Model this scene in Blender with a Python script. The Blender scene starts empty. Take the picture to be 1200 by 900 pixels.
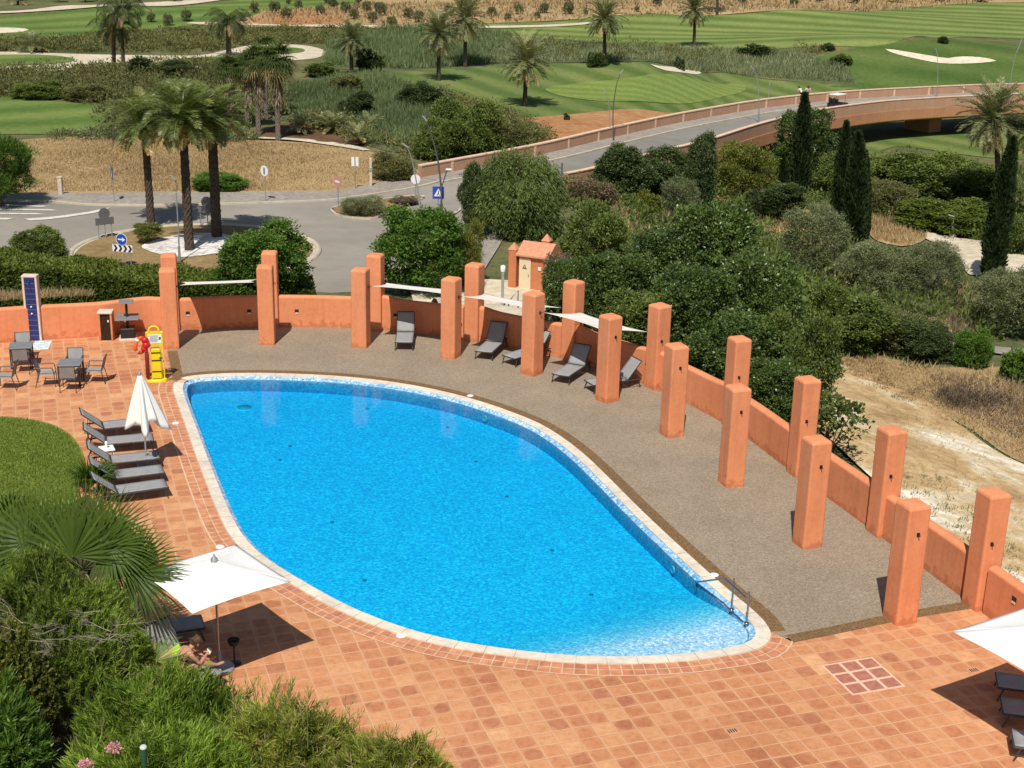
import bpy, math, random
import numpy as np
from mathutils import Vector, Matrix
from mathutils.geometry import delaunay_2d_cdt, tessellate_polygon

scene = bpy.context.scene
COL = scene.collection
PI = math.pi
R = math.radians

# ------------------------------------------------------------------ camera
FPX, PITCH, ROLL, CH = 1647.0, 0.32689, 0.0231, 14.99
_f = np.array([0, math.cos(PITCH), -math.sin(PITCH)])
_u0 = np.array([0, math.sin(PITCH), math.cos(PITCH)])
_r0 = np.array([1.0, 0, 0])
_r = _r0 * math.cos(ROLL) + _u0 * math.sin(ROLL)
_u = -_r0 * math.sin(ROLL) + _u0 * math.cos(ROLL)
cd = bpy.data.cameras.new('camera')
cam = bpy.data.objects.new('camera', cd)
COL.objects.link(cam)
cd.sensor_width = 36.0
cd.lens = FPX / 1200 * 36.0
cd.clip_start = 0.5
cd.clip_end = 3000
cam.matrix_world = Matrix(((_r[0], _u[0], -_f[0], 0), (_r[1], _u[1], -_f[1], 0), (_r[2], _u[2], -_f[2], CH), (0, 0, 0, 1)))
scene.camera = cam

def ray(px, py):
    return _f + _r * ((px - 600) / FPX) - _u * ((py - 450) / FPX)

def G(px, py, z=0.0):
    d = ray(px, py)
    t = (z - CH) / d[2]
    return Vector((d[0] * t, d[1] * t, z))

def PT(px, py, Y):
    d = ray(px, py)
    t = Y / d[1]
    return Vector((d[0] * t, Y, CH + d[2] * t))

# ------------------------------------------------------------------ tagging
def tag(o, label=None, cat=None, group=None, kind=None):
    if label: o['label'] = label
    if cat: o['category'] = cat
    if group: o['group'] = group
    if kind: o['kind'] = kind
    return o

def empty(name, loc=(0, 0, 0), rz=0.0, label=None, cat=None, group=None):
    o = bpy.data.objects.new(name, None)
    o.empty_display_size = 0.2
    COL.objects.link(o)
    o.location = loc
    o.rotation_euler = (0, 0, rz)
    return tag(o, label, cat, group)

def children(o):
    return list(o.children)

def copy_tree(o, parent=None, kids=None):
    c = o.copy()
    COL.objects.link(c)
    if parent is not None:
        c.parent = parent
    for ch in list(o.children):
        copy_tree(ch, c)
    return c

# ------------------------------------------------------------------ materials
MATS = {}

def new_mat(name):
    m = bpy.data.materials.new(name)
    m.use_nodes = True
    nt = m.node_tree
    nt.nodes.clear()
    out = nt.nodes.new('ShaderNodeOutputMaterial')
    return m, nt, out

def N(nt, typ, **kw):
    n = nt.nodes.new(typ)
    for k, v in kw.items():
        if k.startswith('i_'):
            key = k[2:]
            key = int(key) if key.isdigit() else key.replace('_', ' ')
            n.inputs[key].default_value = v
        else:
            setattr(n, k, v)
    return n

def rgba(c):
    return (c[0], c[1], c[2], 1.0)

def ramp(nt, pts):
    n = nt.nodes.new('ShaderNodeValToRGB')
    el = n.color_ramp.elements
    while len(el) > 1:
        el.remove(el[0])
    el[0].position = pts[0][0]
    el[0].color = rgba(pts[0][1])
    for p, c in pts[1:]:
        e = el.new(p)
        e.color = rgba(c)
    return n

def mat(name, col, rough=0.6, var=0.12, scale=3.0, bump=0.0, bscale=60.0, metal=0.0, spec=0.3, big=0.0, bigscale=0.3, coord='Object'):
    """plain surface with two octaves of tonal variation and an optional fine bump"""
    if name in MATS:
        return MATS[name]
    m, nt, out = new_mat(name)
    L = nt.links
    p = N(nt, 'ShaderNodeBsdfPrincipled', i_Roughness=rough, i_Metallic=metal)
    p.inputs['Specular IOR Level'].default_value = spec
    tc = N(nt, 'ShaderNodeTexCoord')
    nz = N(nt, 'ShaderNodeTexNoise', i_Scale=scale, i_Detail=6.0, i_Roughness=0.65)
    L.new(tc.outputs[coord], nz.inputs['Vector'])
    lo = tuple(c * (1 - var * 1.6) for c in col)
    hi = tuple(min(1, c * (1 + var * 1.6)) for c in col)
    rp = ramp(nt, [(0.3, lo), (0.7, hi)])
    L.new(nz.outputs['Fac'], rp.inputs['Fac'])
    last = rp.outputs['Color']
    if big > 0:
        n2 = N(nt, 'ShaderNodeTexNoise', i_Scale=bigscale, i_Detail=5.0, i_Roughness=0.6)
        L.new(tc.outputs[coord], n2.inputs['Vector'])
        r2 = ramp(nt, [(0.3, (1 - big,) * 3), (0.7, (1 + big * 0.4,) * 3)])
        L.new(n2.outputs['Fac'], r2.inputs['Fac'])
        mx = N(nt, 'ShaderNodeMix', data_type='RGBA', blend_type='MULTIPLY')
        mx.inputs[0].default_value = 1.0
        L.new(last, mx.inputs[6]); L.new(r2.outputs['Color'], mx.inputs[7])
        last = mx.outputs[2]
    L.new(last, p.inputs['Base Color'])
    if bump > 0:
        nb = N(nt, 'ShaderNodeTexNoise', i_Scale=bscale, i_Detail=4.0)
        L.new(tc.outputs[coord], nb.inputs['Vector'])
        b = N(nt, 'ShaderNodeBump', i_Strength=bump, i_Distance=0.02)
        L.new(nb.outputs['Fac'], b.inputs['Height'])
        L.new(b.outputs['Normal'], p.inputs['Normal'])
    L.new(p.outputs[0], out.inputs[0])
    MATS[name] = m
    return m

def leaf_mat(name, dark, light, trans=0.3, rough=0.5, spec=0.25, tip=None, objvar=0.12):
    if name in MATS:
        return MATS[name]
    m, nt, out = new_mat(name)
    L = nt.links
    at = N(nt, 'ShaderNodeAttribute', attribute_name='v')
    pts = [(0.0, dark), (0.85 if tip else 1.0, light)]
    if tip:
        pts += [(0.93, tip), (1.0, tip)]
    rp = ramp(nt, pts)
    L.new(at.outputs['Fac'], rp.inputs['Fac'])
    oi = N(nt, 'ShaderNodeObjectInfo')
    rr = ramp(nt, [(0, (1 - objvar,) * 3), (1, (1 + objvar, 1 + objvar * 0.8, 1 + objvar * .5))])
    L.new(oi.outputs['Random'], rr.inputs['Fac'])
    mx = N(nt, 'ShaderNodeMix', data_type='RGBA', blend_type='MULTIPLY')
    mx.inputs[0].default_value = 1.0
    L.new(rp.outputs['Color'], mx.inputs[6]); L.new(rr.outputs['Color'], mx.inputs[7])
    p = N(nt, 'ShaderNodeBsdfPrincipled', i_Roughness=rough)
    p.inputs['Specular IOR Level'].default_value = spec
    L.new(mx.outputs[2], p.inputs['Base Color'])
    t = N(nt, 'ShaderNodeBsdfTranslucent')
    hs = N(nt, 'ShaderNodeMix', data_type='RGBA', blend_type='MULTIPLY')
    hs.inputs[0].default_value = 1.0
    hs.inputs[7].default_value = (1.25, 1.3, 0.55, 1)
    L.new(mx.outputs[2], hs.inputs[6]); L.new(hs.outputs[2], t.inputs['Color'])
    ms = N(nt, 'ShaderNodeMixShader', i_0=trans)
    L.new(p.outputs[0], ms.inputs[1]); L.new(t.outputs[0], ms.inputs[2])
    L.new(ms.outputs[0], out.inputs[0])
    MATS[name] = m
    return m

# ------------------------------------------------------------------ mesh builder
class MB:
    def __init__(self):
        self.v = []; self.f = []; self.sm = []
    def add(self, vs, fs, smooth=False):
        o = len(self.v)
        self.v += [tuple(v) for v in vs]
        for f in fs:
            self.f.append(tuple(i + o for i in f)); self.sm.append(smooth)
        return self
    def box(self, c, s, rz=0.0, M=None):
        x, y, z = s[0] / 2, s[1] / 2, s[2] / 2
        vs = [Vector(p) for p in ((-x, -y, -z), (x, -y, -z), (x, y, -z), (-x, y, -z), (-x, -y, z), (x, -y, z), (x, y, z), (-x, y, z))]
        if M is None:
            M = Matrix.Rotation(rz, 3, 'Z')
        vs = [M @ v + Vector(c) for v in vs]
        return self.add(vs, [(3, 2, 1, 0), (4, 5, 6, 7), (0, 1, 5, 4), (1, 2, 6, 5), (2, 3, 7, 6), (3, 0, 4, 7)])
    def cbox(self, c, s, b=0.02, rz=0.0):
        """box with chamfered vertical edges and top edge"""
        x, y, z = s[0] / 2, s[1] / 2, s[2] / 2
        def ring(dx, zz):
            X, Y = x - dx, y - dx
            return [(-X + b, -Y, zz), (X - b, -Y, zz), (X, -Y + b, zz), (X, Y - b, zz), (X - b, Y, zz), (-X + b, Y, zz), (-X, Y - b, zz), (-X, -Y + b, zz)]
        vs = ring(0, -z) + ring(0, z - b) + ring(b * .8, z)
        M = Matrix.Rotation(rz, 3, 'Z')
        vs = [M @ Vector(v) + Vector(c) for v in vs]
        fs = [tuple(range(7, -1, -1)), tuple(range(16, 24))]
        for k in range(2):
            for i in range(8):
                j = (i + 1) % 8
                fs.append((k * 8 + i, k * 8 + j, k * 8 + 8 + j, k * 8 + 8 + i))
        return self.add(vs, fs)
    def tube(self, pts, r, n=8, caps=True, smooth=True):
        pts = [Vector(p) for p in pts]
        rs = r if isinstance(r, (list, tuple)) else [r] * len(pts)
        vs = []; fs = []
        prev = None
        for i, p in enumerate(pts):
            a = pts[max(i - 1, 0)]; b = pts[min(i + 1, len(pts) - 1)]
            d = (b - a).normalized()
            if prev is None:
                ref = Vector((0, 0, 1)) if abs(d.z) < 0.9 else Vector((1, 0, 0))
                X = d.cross(ref).normalized()
            else:
                X = (prev - d * prev.dot(d)).normalized()
            prev = X
            Yv = d.cross(X)
            for k in range(n):
                t = 2 * PI * k / n
                vs.append(p + X * (math.cos(t) * rs[i]) + Yv * (math.sin(t) * rs[i]))
        for i in range(len(pts) - 1):
            for k in range(n):
                k2 = (k + 1) % n
                fs.append((i * n + k, i * n + k2, (i + 1) * n + k2, (i + 1) * n + k))
        self.add(vs, fs, smooth)
        if caps:
            self.add(vs[:n], [tuple(range(n - 1, -1, -1))])
            self.add(vs[-n:], [tuple(range(n))])
        return self
    def lathe(self, prof, n=16, c=(0, 0, 0), smooth=True):
        vs = []; fs = []
        for (r, z) in prof:
            for k in range(n):
                t = 2 * PI * k / n
                vs.append((c[0] + r * math.cos(t), c[1] + r * math.sin(t), c[2] + z))
        for i in range(len(prof) - 1):
            for k in range(n):
                k2 = (k + 1) % n
                fs.append((i * n + k, i * n + k2, (i + 1) * n + k2, (i + 1) * n + k))
        self.add(vs, fs, smooth)
        self.add(vs[:n], [tuple(range(n - 1, -1, -1))])
        self.add(vs[-n:], [tuple(range(n))])
        return self
    def prism(self, poly, z0, z1):
        n = len(poly)
        vs = [(p[0], p[1], z0) for p in poly] + [(p[0], p[1], z1) for p in poly]
        fs = [tuple(range(n - 1, -1, -1)), tuple(range(n, 2 * n))]
        fs += [(i, (i + 1) % n, n + (i + 1) % n, n + i) for i in range(n)]
        return self.add(vs, fs)
    def flat(self, poly3):
        return self.add(poly3, [tuple(range(len(poly3)))])
    def xform(self, M):
        self.v = [tuple(M @ Vector(v)) for v in self.v]
        return self
    def build(self, name, m, parent=None, bevel=0.0, seg=2):
        me = bpy.data.meshes.new(name)
        me.from_pydata(self.v, [], self.f)
        me.polygons.foreach_set('use_smooth', self.sm)
        me.update()
        if m: me.materials.append(m)
        o = bpy.data.objects.new(name, me)
        COL.objects.link(o)
        if parent: o.parent = parent
        if bevel > 0:
            b = o.modifiers.new('bevel', 'BEVEL')
            b.width = bevel; b.segments = seg; b.limit_method = 'ANGLE'; b.angle_limit = R(40)
        return o

def link(name, me, parent=None, loc=None, rot=None, sc=None):
    o = bpy.data.objects.new(name, me)
    COL.objects.link(o)
    if parent: o.parent = parent
    if loc is not None: o.location = loc
    if rot is not None: o.rotation_euler = rot
    if sc is not None: o.scale = sc
    return o

def quad_mesh(name, V, v, m, smooth=False, nv=4):
    """V: (n, nv, 3) array of faces, v: (n,) attribute"""
    n = V.shape[0]
    me = bpy.data.meshes.new(name)
    me.vertices.add(n * nv)
    me.vertices.foreach_set('co', np.ascontiguousarray(V, dtype=np.float32).ravel())
    me.loops.add(n * nv)
    me.loops.foreach_set('vertex_index', np.arange(n * nv, dtype=np.int32))
    me.polygons.add(n)
    me.polygons.foreach_set('loop_start', np.arange(0, n * nv, nv, dtype=np.int32))
    a = me.attributes.new('v', 'FLOAT', 'FACE')
    a.data.foreach_set('value', np.clip(v, 0, 1).astype(np.float32))
    me.update(calc_edges=True)
    me.materials.append(m)
    return me

# ------------------------------------------------------------------ curves
def catmull(P, n=8, closed=False):
    P = [Vector(p) for p in P]
    out = []
    m = len(P)
    rng = range(m if closed else m - 1)
    for i in rng:
        if closed:
            p0, p1, p2, p3 = P[(i - 1) % m], P[i], P[(i + 1) % m], P[(i + 2) % m]
        else:
            p0, p1, p2, p3 = P[max(i - 1, 0)], P[i], P[i + 1], P[min(i + 2, m - 1)]
        for k in range(n):
            t = k / n
            out.append(0.5 * ((2 * p1) + (p2 - p0) * t + (2 * p0 - 5 * p1 + 4 * p2 - p3) * t * t + (3 * p1 - p0 - 3 * p2 + p3) * t ** 3))
    if not closed:
        out.append(P[-1])
    return out

def resample(P, step, closed=False):
    P = [Vector(p) for p in P]
    if closed: P = P + [P[0]]
    L = [0]
    for a, b in zip(P, P[1:]): L.append(L[-1] + (b - a).length)
    n = max(2, int(round(L[-1] / step)))
    out = []; j = 0
    for k in range(n + (0 if closed else 1)):
        s = L[-1] * k / n
        while j < len(L) - 2 and L[j + 1] < s: j += 1
        t = (s - L[j]) / max(1e-9, L[j + 1] - L[j])
        out.append(P[j].lerp(P[j + 1], t))
    return out

def offset2d(P, d, closed=False):
    out = []
    m = len(P)
    for i in range(m):
        a = P[(i - 1) % m] if closed or i > 0 else P[i]
        b = P[(i + 1) % m] if closed or i < m - 1 else P[i]
        t = (b - a); t.z = 0; t.normalize()
        out.append(Vector((P[i].x - t.y * d, P[i].y + t.x * d, P[i].z)))   # left of travel
    return out

def smooth01(a, b, x):
    t = np.clip((x - a) / (b - a), 0, 1)
    return t * t * (3 - 2 * t)

# ------------------------------------------------------------------ pillars and wall line (world, metres)
PA = 0.28; PH = 2.85
F_px = [(210.5, 409), (322, 404.5), (429.5, 408.7), (532.2, 421.7), (624.2, 442), (709.7, 473.7), (782.6, 514.3), (851.1, 572.2), (940.7, 644.7), (1049.9, 733.9)]
B_px = {1: (326.7, 384.5), 2: (446.7, 388.3), 3: (559.2, 401.7), 5: (767.2, 458.1), 7: (932, 560.4), 8: (1028, 630.7), 9: (1143.2, 717.3)}
Fc = [G(*p) for p in F_px]
def tang(i):
    a = Fc[max(i - 1, 0)]; b = Fc[min(i + 1, 9)]
    return (b - a).normalized()
PIL = []
Bc = [None] * 10
TN = []
for i in range(10):
    t = tang(i); n = Vector((-t.y, t.x, 0))
    TN.append((t, n))
for i in range(10):
    t, n = TN[i]
    off = n * PA - t * PA
    f = Fc[i] + off
    b = (G(*B_px[i]) + off) if i in B_px else f + n * 2.17
    PIL.append((f, b, math.atan2(t.y, t.x)))
WALL = [G(-160, 412), G(-60, 405), G(0, 400.5), G(47, 397), G(117, 393), G(170, 386.5)] + [b for f, b, a in PIL]
_d = (WALL[-1] - WALL[-2]).normalized()
WALL += [WALL[-1] + _d * 4, WALL[-1] + _d * 12, WALL[-1] + _d * 26]
WS = resample(catmull(WALL, 6), 0.5)
WSn = np.array([(p.x, p.y) for p in WS])
WT = np.gradient(WSn, axis=0); WT /= np.linalg.norm(WT, axis=1)[:, None]

def wall_dist(x, y):
    """signed distance to the wall line, positive outside the terrace"""
    x = np.atleast_1d(np.asarray(x, float)); y = np.atleast_1d(np.asarray(y, float))
    out = np.empty(x.shape)
    xf, yf = x.ravel(), y.ravel()
    res = np.empty(xf.shape)
    for s in range(0, len(xf), 20000):
        dx = xf[s:s + 20000, None] - WSn[None, :, 0]; dy = yf[s:s + 20000, None] - WSn[None, :, 1]
        d2 = dx * dx + dy * dy
        k = d2.argmin(1)
        r = np.arange(len(k))
        side = WT[k, 0] * dy[r, k] - WT[k, 1] * dx[r, k]
        res[s:s + 20000] = np.sqrt(d2[r, k]) * np.sign(side)
    return res.reshape(x.shape)

def T(x, y):
    sc = np.isscalar(x)
    x = np.atleast_1d(np.asarray(x, float)); y = np.atleast_1d(np.asarray(y, float))
    d = wall_dist(x, y)
    zl = 0.35 - 3.35 * smooth01(2.5, 11, d)
    zr = -0.55 - 1.3 * smooth01(2, 12, d) - 4.2 * smooth01(12, 50, d)
    rr = smooth01(1, 13, x - 0.12 * (y - 60)) * (1 - smooth01(165, 200, y))
    z = zl * (1 - rr) + zr * rr
    z = z + 0.012 * np.maximum(0, y - 200) + 0.0005 * np.maximum(0, y - 240) ** 2
    for (mx, my, a, sx, sy) in ((14, 165, 1.6, 16, 12), (52, 200, 2.2, 22, 16), (-20, 150, 1.0, 20, 14), (-55, 230, 1.2, 40, 12), (30, 250, 2.0, 40, 14)):
        z = z + a * np.exp(-((x - mx) / sx) ** 2 - ((y - my) / sy) ** 2)
    z = np.where(d < 0, -2.5, np.where(d < 0.6, np.minimum(z, -0.4 + 0 * z), z))
    return float(z[0]) if sc else z

def GT(px, py):
    """point of the outside ground under a sight line"""
    d = ray(px, py)
    ts = np.arange(28, 420, 0.5) / d[1]
    X = d[0] * ts; Y = d[1] * ts; Z = CH + d[2] * ts
    h = Z - T(X, Y)
    k = int(np.argmax(h < 0))
    if h[k] >= 0: k = len(ts) - 1
    k = max(k, 1)
    a = h[k - 1] / (h[k - 1] - h[k] + 1e-9)
    t = ts[k - 1] + (ts[k] - ts[k - 1]) * a
    x, y = d[0] * t, d[1] * t
    return Vector((x, y, T(x, y)))
# ------------------------------------------------------------------ light
w = bpy.data.worlds.new('World')
scene.world = w
w.use_nodes = True
nt = w.node_tree
bg = nt.nodes['Background']
sky = nt.nodes.new('ShaderNodeTexSky')
sky.sky_type = 'NISHITA'
sky.sun_disc = False
SUN_EL, SUN_AZ = R(56), R(9)          # light travels towards +Y, a little to +X
sky.sun_elevation = SUN_EL
sky.sun_rotation = R(189)
sky.air_density = 1.0; sky.dust_density = 1.2; sky.ozone_density = 1.2
nt.links.new(sky.outputs[0], bg.inputs[0])
bg.inputs[1].default_value = 0.07
sd = bpy.data.lights.new('sun', 'SUN')
sd.energy = 4.75; sd.angle = R(0.5); sd.color = (1.0, 0.945, 0.86)
so = bpy.data.objects.new('sun', sd)
COL.objects.link(so)
so.rotation_euler = Vector((math.sin(SUN_AZ) * math.cos(SUN_EL), math.cos(SUN_AZ) * math.cos(SUN_EL), -math.sin(SUN_EL))).to_track_quat('-Z', 'Y').to_euler()
so.location = (-10, -30, 60)
scene.view_settings.view_transform = 'Standard'
scene.view_settings.look = 'None'
scene.view_settings.exposure = 0
scene.cycles.max_bounces = 8
scene.cycles.transparent_max_bounces = 12
scene.cycles.caustics_reflective = False
scene.cycles.caustics_refractive = False

# ------------------------------------------------------------------ setting materials
def stucco_mat(name, col):
    m, nt, out = new_mat(name)
    L = nt.links
    p = N(nt, 'ShaderNodeBsdfPrincipled', i_Roughness=0.85)
    p.inputs['Specular IOR Level'].default_value = 0.15
    tc = N(nt, 'ShaderNodeTexCoord')
    gm = N(nt, 'ShaderNodeNewGeometry')
    n1 = N(nt, 'ShaderNodeTexNoise', i_Scale=0.8, i_Detail=8.0, i_Roughness=0.7)
    n2 = N(nt, 'ShaderNodeTexNoise', i_Scale=9.0, i_Detail=6.0, i_Roughness=0.7)
    L.new(gm.outputs['Position'], n1.inputs['Vector']); L.new(gm.outputs['Position'], n2.inputs['Vector'])
    a = N(nt, 'ShaderNodeMath', operation='ADD'); L.new(n1.outputs[0], a.inputs[0]); L.new(n2.outputs[0], a.inputs[1])
    r = ramp(nt, [(0.33, tuple(c * .84 for c in col)), (0.5, col), (0.7, tuple(min(1, c * q) for c, q in zip(col, (1.07, 1.16, 1.25))))])
    h = N(nt, 'ShaderNodeMath', operation='MULTIPLY', i_1=0.5); L.new(a.outputs[0], h.inputs[0])
    L.new(h.outputs[0], r.inputs[0])
    # streaks running down from the top
    mp = N(nt, 'ShaderNodeMapping'); mp.inputs['Scale'].default_value = (7, 7, 0.5)
    L.new(gm.outputs['Position'], mp.inputs[0])
    n3 = N(nt, 'ShaderNodeTexNoise', i_Scale=1.0, i_Detail=4.0); L.new(mp.outputs[0], n3.inputs['Vector'])
    r3 = ramp(nt, [(0.34, (0.93, 0.92, 0.91)), (0.55, (1, 1, 1))]); L.new(n3.outputs[0], r3.inputs[0])
    mx = N(nt, 'ShaderNodeMix', data_type='RGBA', blend_type='MULTIPLY'); mx.inputs[0].default_value = 1
    L.new(r.outputs[0], mx.inputs[6]); L.new(r3.outputs[0], mx.inputs[7])
    # dirt near the ground
    sp = N(nt, 'ShaderNodeSeparateXYZ'); L.new(gm.outputs['Position'], sp.inputs[0])
    n4 = N(nt, 'ShaderNodeTexNoise', i_Scale=5.0, i_Detail=5.0); L.new(gm.outputs['Position'], n4.inputs['Vector'])
    zz = N(nt, 'ShaderNodeMath', operation='SUBTRACT'); L.new(sp.outputs[2], zz.inputs[0]); L.new(n4.outputs[0], zz.inputs[1])
    r4 = ramp(nt, [(0.0, (0.78, 0.74, 0.70)), (0.12, (1, 1, 1))])
    za = N(nt, 'ShaderNodeMath', operation='ADD', i_1=0.42); L.new(zz.outputs[0], za.inputs[0]); L.new(za.outputs[0], r4.inputs[0])
    m2 = N(nt, 'ShaderNodeMix', data_type='RGBA', blend_type='MULTIPLY'); m2.inputs[0].default_value = 1
    L.new(mx.outputs[2], m2.inputs[6]); L.new(r4.outputs[0], m2.inputs[7])
    L.new(m2.outputs[2], p.inputs['Base Color'])
    nb = N(nt, 'ShaderNodeTexNoise', i_Scale=55.0, i_Detail=5.0); L.new(gm.outputs['Position'], nb.inputs['Vector'])
    nb2 = N(nt, 'ShaderNodeTexNoise', i_Scale=3.0, i_Detail=3.0); L.new(gm.outputs['Position'], nb2.inputs['Vector'])
    b0 = N(nt, 'ShaderNodeBump', i_Strength=0.25, i_Distance=0.03); L.new(nb2.outputs[0], b0.inputs['Height'])
    b = N(nt, 'ShaderNodeBump', i_Strength=0.35, i_Distance=0.01); L.new(nb.outputs[0], b.inputs['Height']); L.new(b0.outputs[0], b.inputs['Normal'])
    L.new(b.outputs[0], p.inputs['Normal'])
    L.new(p.outputs[0], out.inputs[0])
    return m

M_stucco = stucco_mat('orange_stucco', (0.715, 0.27, 0.128))

def tile_mat(name, pitch, ang, cols, grout, gw=0.03, warp=0.035):
    m, nt, out = new_mat(name)
    L = nt.links
    p = N(nt, 'ShaderNodeBsdfPrincipled', i_Roughness=0.7)
    p.inputs['Specular IOR Level'].default_value = 0.25
    gm = N(nt, 'ShaderNodeNewGeometry')
    mp = N(nt, 'ShaderNodeMapping')
    mp.inputs['Rotation'].default_value = (0, 0, -ang)
    mp.inputs['Scale'].default_value = (1 / pitch,) * 3
    L.new(gm.outputs['Position'], mp.inputs[0])
    # wobble so that hand-made tile edges are uneven
    nw = N(nt, 'ShaderNodeTexNoise', i_Scale=1.7, i_Detail=3.0); L.new(mp.outputs[0], nw.inputs['Vector'])
    vs = N(nt, 'ShaderNodeVectorMath', operation='SUBTRACT'); vs.inputs[1].default_value = (.5, .5, .5); L.new(nw.outputs['Color'], vs.inputs[0])
    vm = N(nt, 'ShaderNodeVectorMath', operation='SCALE'); vm.inputs['Scale'].default_value = warp * 3; L.new(vs.outputs[0], vm.inputs[0])
    va = N(nt, 'ShaderNodeVectorMath', operation='ADD'); L.new(mp.outputs[0], va.inputs[0]); L.new(vm.outputs[0], va.inputs[1])
    fl = N(nt, 'ShaderNodeVectorMath', operation='FLOOR'); L.new(va.outputs[0], fl.inputs[0])
    wn = N(nt, 'ShaderNodeTexWhiteNoise', noise_dimensions='2D'); L.new(fl.outputs[0], wn.inputs['Vector'])
    rp = ramp(nt, cols); L.new(wn.outputs['Value'], rp.inputs[0])
    # large zones of pale and dark wear, and blotches inside each tile
    nb = N(nt, 'ShaderNodeTexNoise', i_Scale=0.16, i_Detail=5.0, i_Roughness=0.6); L.new(gm.outputs['Position'], nb.inputs['Vector'])
    rb = ramp(nt, [(0.32, (0.84, 0.78, 0.74)), (0.5, (1, 1, 1)), (0.72, (1.12, 1.22, 1.3))]); L.new(nb.outputs[0], rb.inputs[0])
    m1 = N(nt, 'ShaderNodeMix', data_type='RGBA', blend_type='MULTIPLY'); m1.inputs[0].default_value = 1
    L.new(rp.outputs[0], m1.inputs[6]); L.new(rb.outputs[0], m1.inputs[7])
    n2 = N(nt, 'ShaderNodeTexNoise', i_Scale=6.0, i_Detail=5.0, i_Roughness=0.7); L.new(gm.outputs['Position'], n2.inputs['Vector'])
    r2 = ramp(nt, [(0.3, (0.80, 0.76, 0.73)), (0.5, (1, 1, 1)), (0.75, (1.12, 1.2, 1.25))]); L.new(n2.outputs[0], r2.inputs[0])
    m2 = N(nt, 'ShaderNodeMix', data_type='RGBA', blend_type='MULTIPLY'); m2.inputs[0].default_value = 1
    L.new(m1.outputs[2], m2.inputs[6]); L.new(r2.outputs[0], m2.inputs[7])
    # grout mask
    fr = N(nt, 'ShaderNodeVectorMath', operation='FRACTION'); L.new(va.outputs[0], fr.inputs[0])
    sx = N(nt, 'ShaderNodeSeparateXYZ'); L.new(fr.outputs[0], sx.inputs[0])
    def edge(o):
        a = N(nt, 'ShaderNodeMath', operation='SUBTRACT', i_1=0.5); L.new(o, a.inputs[0])
        b = N(nt, 'ShaderNodeMath', operation='ABSOLUTE'); L.new(a.outputs[0], b.inputs[0])
        return b.outputs[0]
    mxm = N(nt, 'ShaderNodeMath', operation='MAXIMUM'); L.new(edge(sx.outputs[0]), mxm.inputs[0]); L.new(edge(sx.outputs[1]), mxm.inputs[1])
    n5 = N(nt, 'ShaderNodeTexNoise', i_Scale=0.45, i_Detail=4.0); L.new(gm.outputs['Position'], n5.inputs['Vector'])
    gr = N(nt, 'ShaderNodeMapRange', interpolation_type='SMOOTHSTEP')
    gr.inputs['From Min'].default_value = 0.5 - gw - 0.03; gr.inputs['From Max'].default_value = 0.5 - gw * .45
    L.new(mxm.outputs[0], gr.inputs['Value'])
    gs = ramp(nt, [(0.36, (0.35,) * 3), (0.6, (1,) * 3)]); L.new(n5.outputs[0], gs.inputs[0])
    gx = N(nt, 'ShaderNodeMath', operation='MULTIPLY'); L.new(gr.outputs[0], gx.inputs[0]); L.new(gs.outputs[0], gx.inputs[1])
    # pale mortar smeared in from the edges: uneven rounded dark faces
    n7 = N(nt, 'ShaderNodeTexNoise', i_Scale=3.2, i_Detail=4.0, i_Roughness=0.6); L.new(gm.outputs['Position'], n7.inputs['Vector'])
    def sq(o):
        q = N(nt, 'ShaderNodeMath', operation='POWER', i_1=3.0); L.new(o, q.inputs[0]); return q.outputs[0]
    sm = N(nt, 'ShaderNodeMath', operation='ADD'); L.new(sq(edge(sx.outputs[0])), sm.inputs[0]); L.new(sq(edge(sx.outputs[1])), sm.inputs[1])
    cb = N(nt, 'ShaderNodeMath', operation='POWER', i_1=0.3333); L.new(sm.outputs[0], cb.inputs[0])
    nn7 = N(nt, 'ShaderNodeMath', operation='MULTIPLY_ADD', i_1=0.75, i_2=-0.375); L.new(n7.outputs[0], nn7.inputs[0])
    ss = N(nt, 'ShaderNodeMath', operation='ADD'); L.new(cb.outputs[0], ss.inputs[0]); L.new(nn7.outputs[0], ss.inputs[1])
    mr7 = N(nt, 'ShaderNodeMapRange', interpolation_type='SMOOTHSTEP'); mr7.inputs['From Min'].default_value = 0.33; mr7.inputs['From Max'].default_value = 0.50
    L.new(ss.outputs[0], mr7.inputs['Value'])
    n8 = N(nt, 'ShaderNodeTexNoise', i_Scale=0.28, i_Detail=4.0, i_Roughness=0.6); L.new(gm.outputs['Position'], n8.inputs['Vector'])
    r8 = ramp(nt, [(0.36, (0.12,) * 3), (0.60, (0.72,) * 3)]); L.new(n8.outputs[0], r8.inputs[0])
    f7 = N(nt, 'ShaderNodeMath', operation='MULTIPLY'); L.new(mr7.outputs[0], f7.inputs[0]); L.new(r8.outputs[0], f7.inputs[1])
    m7 = N(nt, 'ShaderNodeMix', data_type='RGBA'); L.new(f7.outputs[0], m7.inputs[0]); L.new(m2.outputs[2], m7.inputs[6]); m7.inputs[7].default_value = (0.61, 0.31, 0.158, 1)
    m3 = N(nt, 'ShaderNodeMix', data_type='RGBA'); L.new(gx.outputs[0], m3.inputs[0])
    L.new(m7.outputs[2], m3.inputs[6]); m3.inputs[7].default_value = rgba(grout)
    L.new(m3.outputs[2], p.inputs['Base Color'])
    inv = N(nt, 'ShaderNodeMath', operation='MULTIPLY', i_1=-1.0); L.new(gr.outputs[0], inv.inputs[0])
    ad = N(nt, 'ShaderNodeMath', operation='ADD'); L.new(inv.outputs[0], ad.inputs[0]); L.new(n2.outputs[0], ad.inputs[1])
    b = N(nt, 'ShaderNodeBump', i_Strength=0.5, i_Distance=0.012); L.new(ad.outputs[0], b.inputs['Height'])
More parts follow.
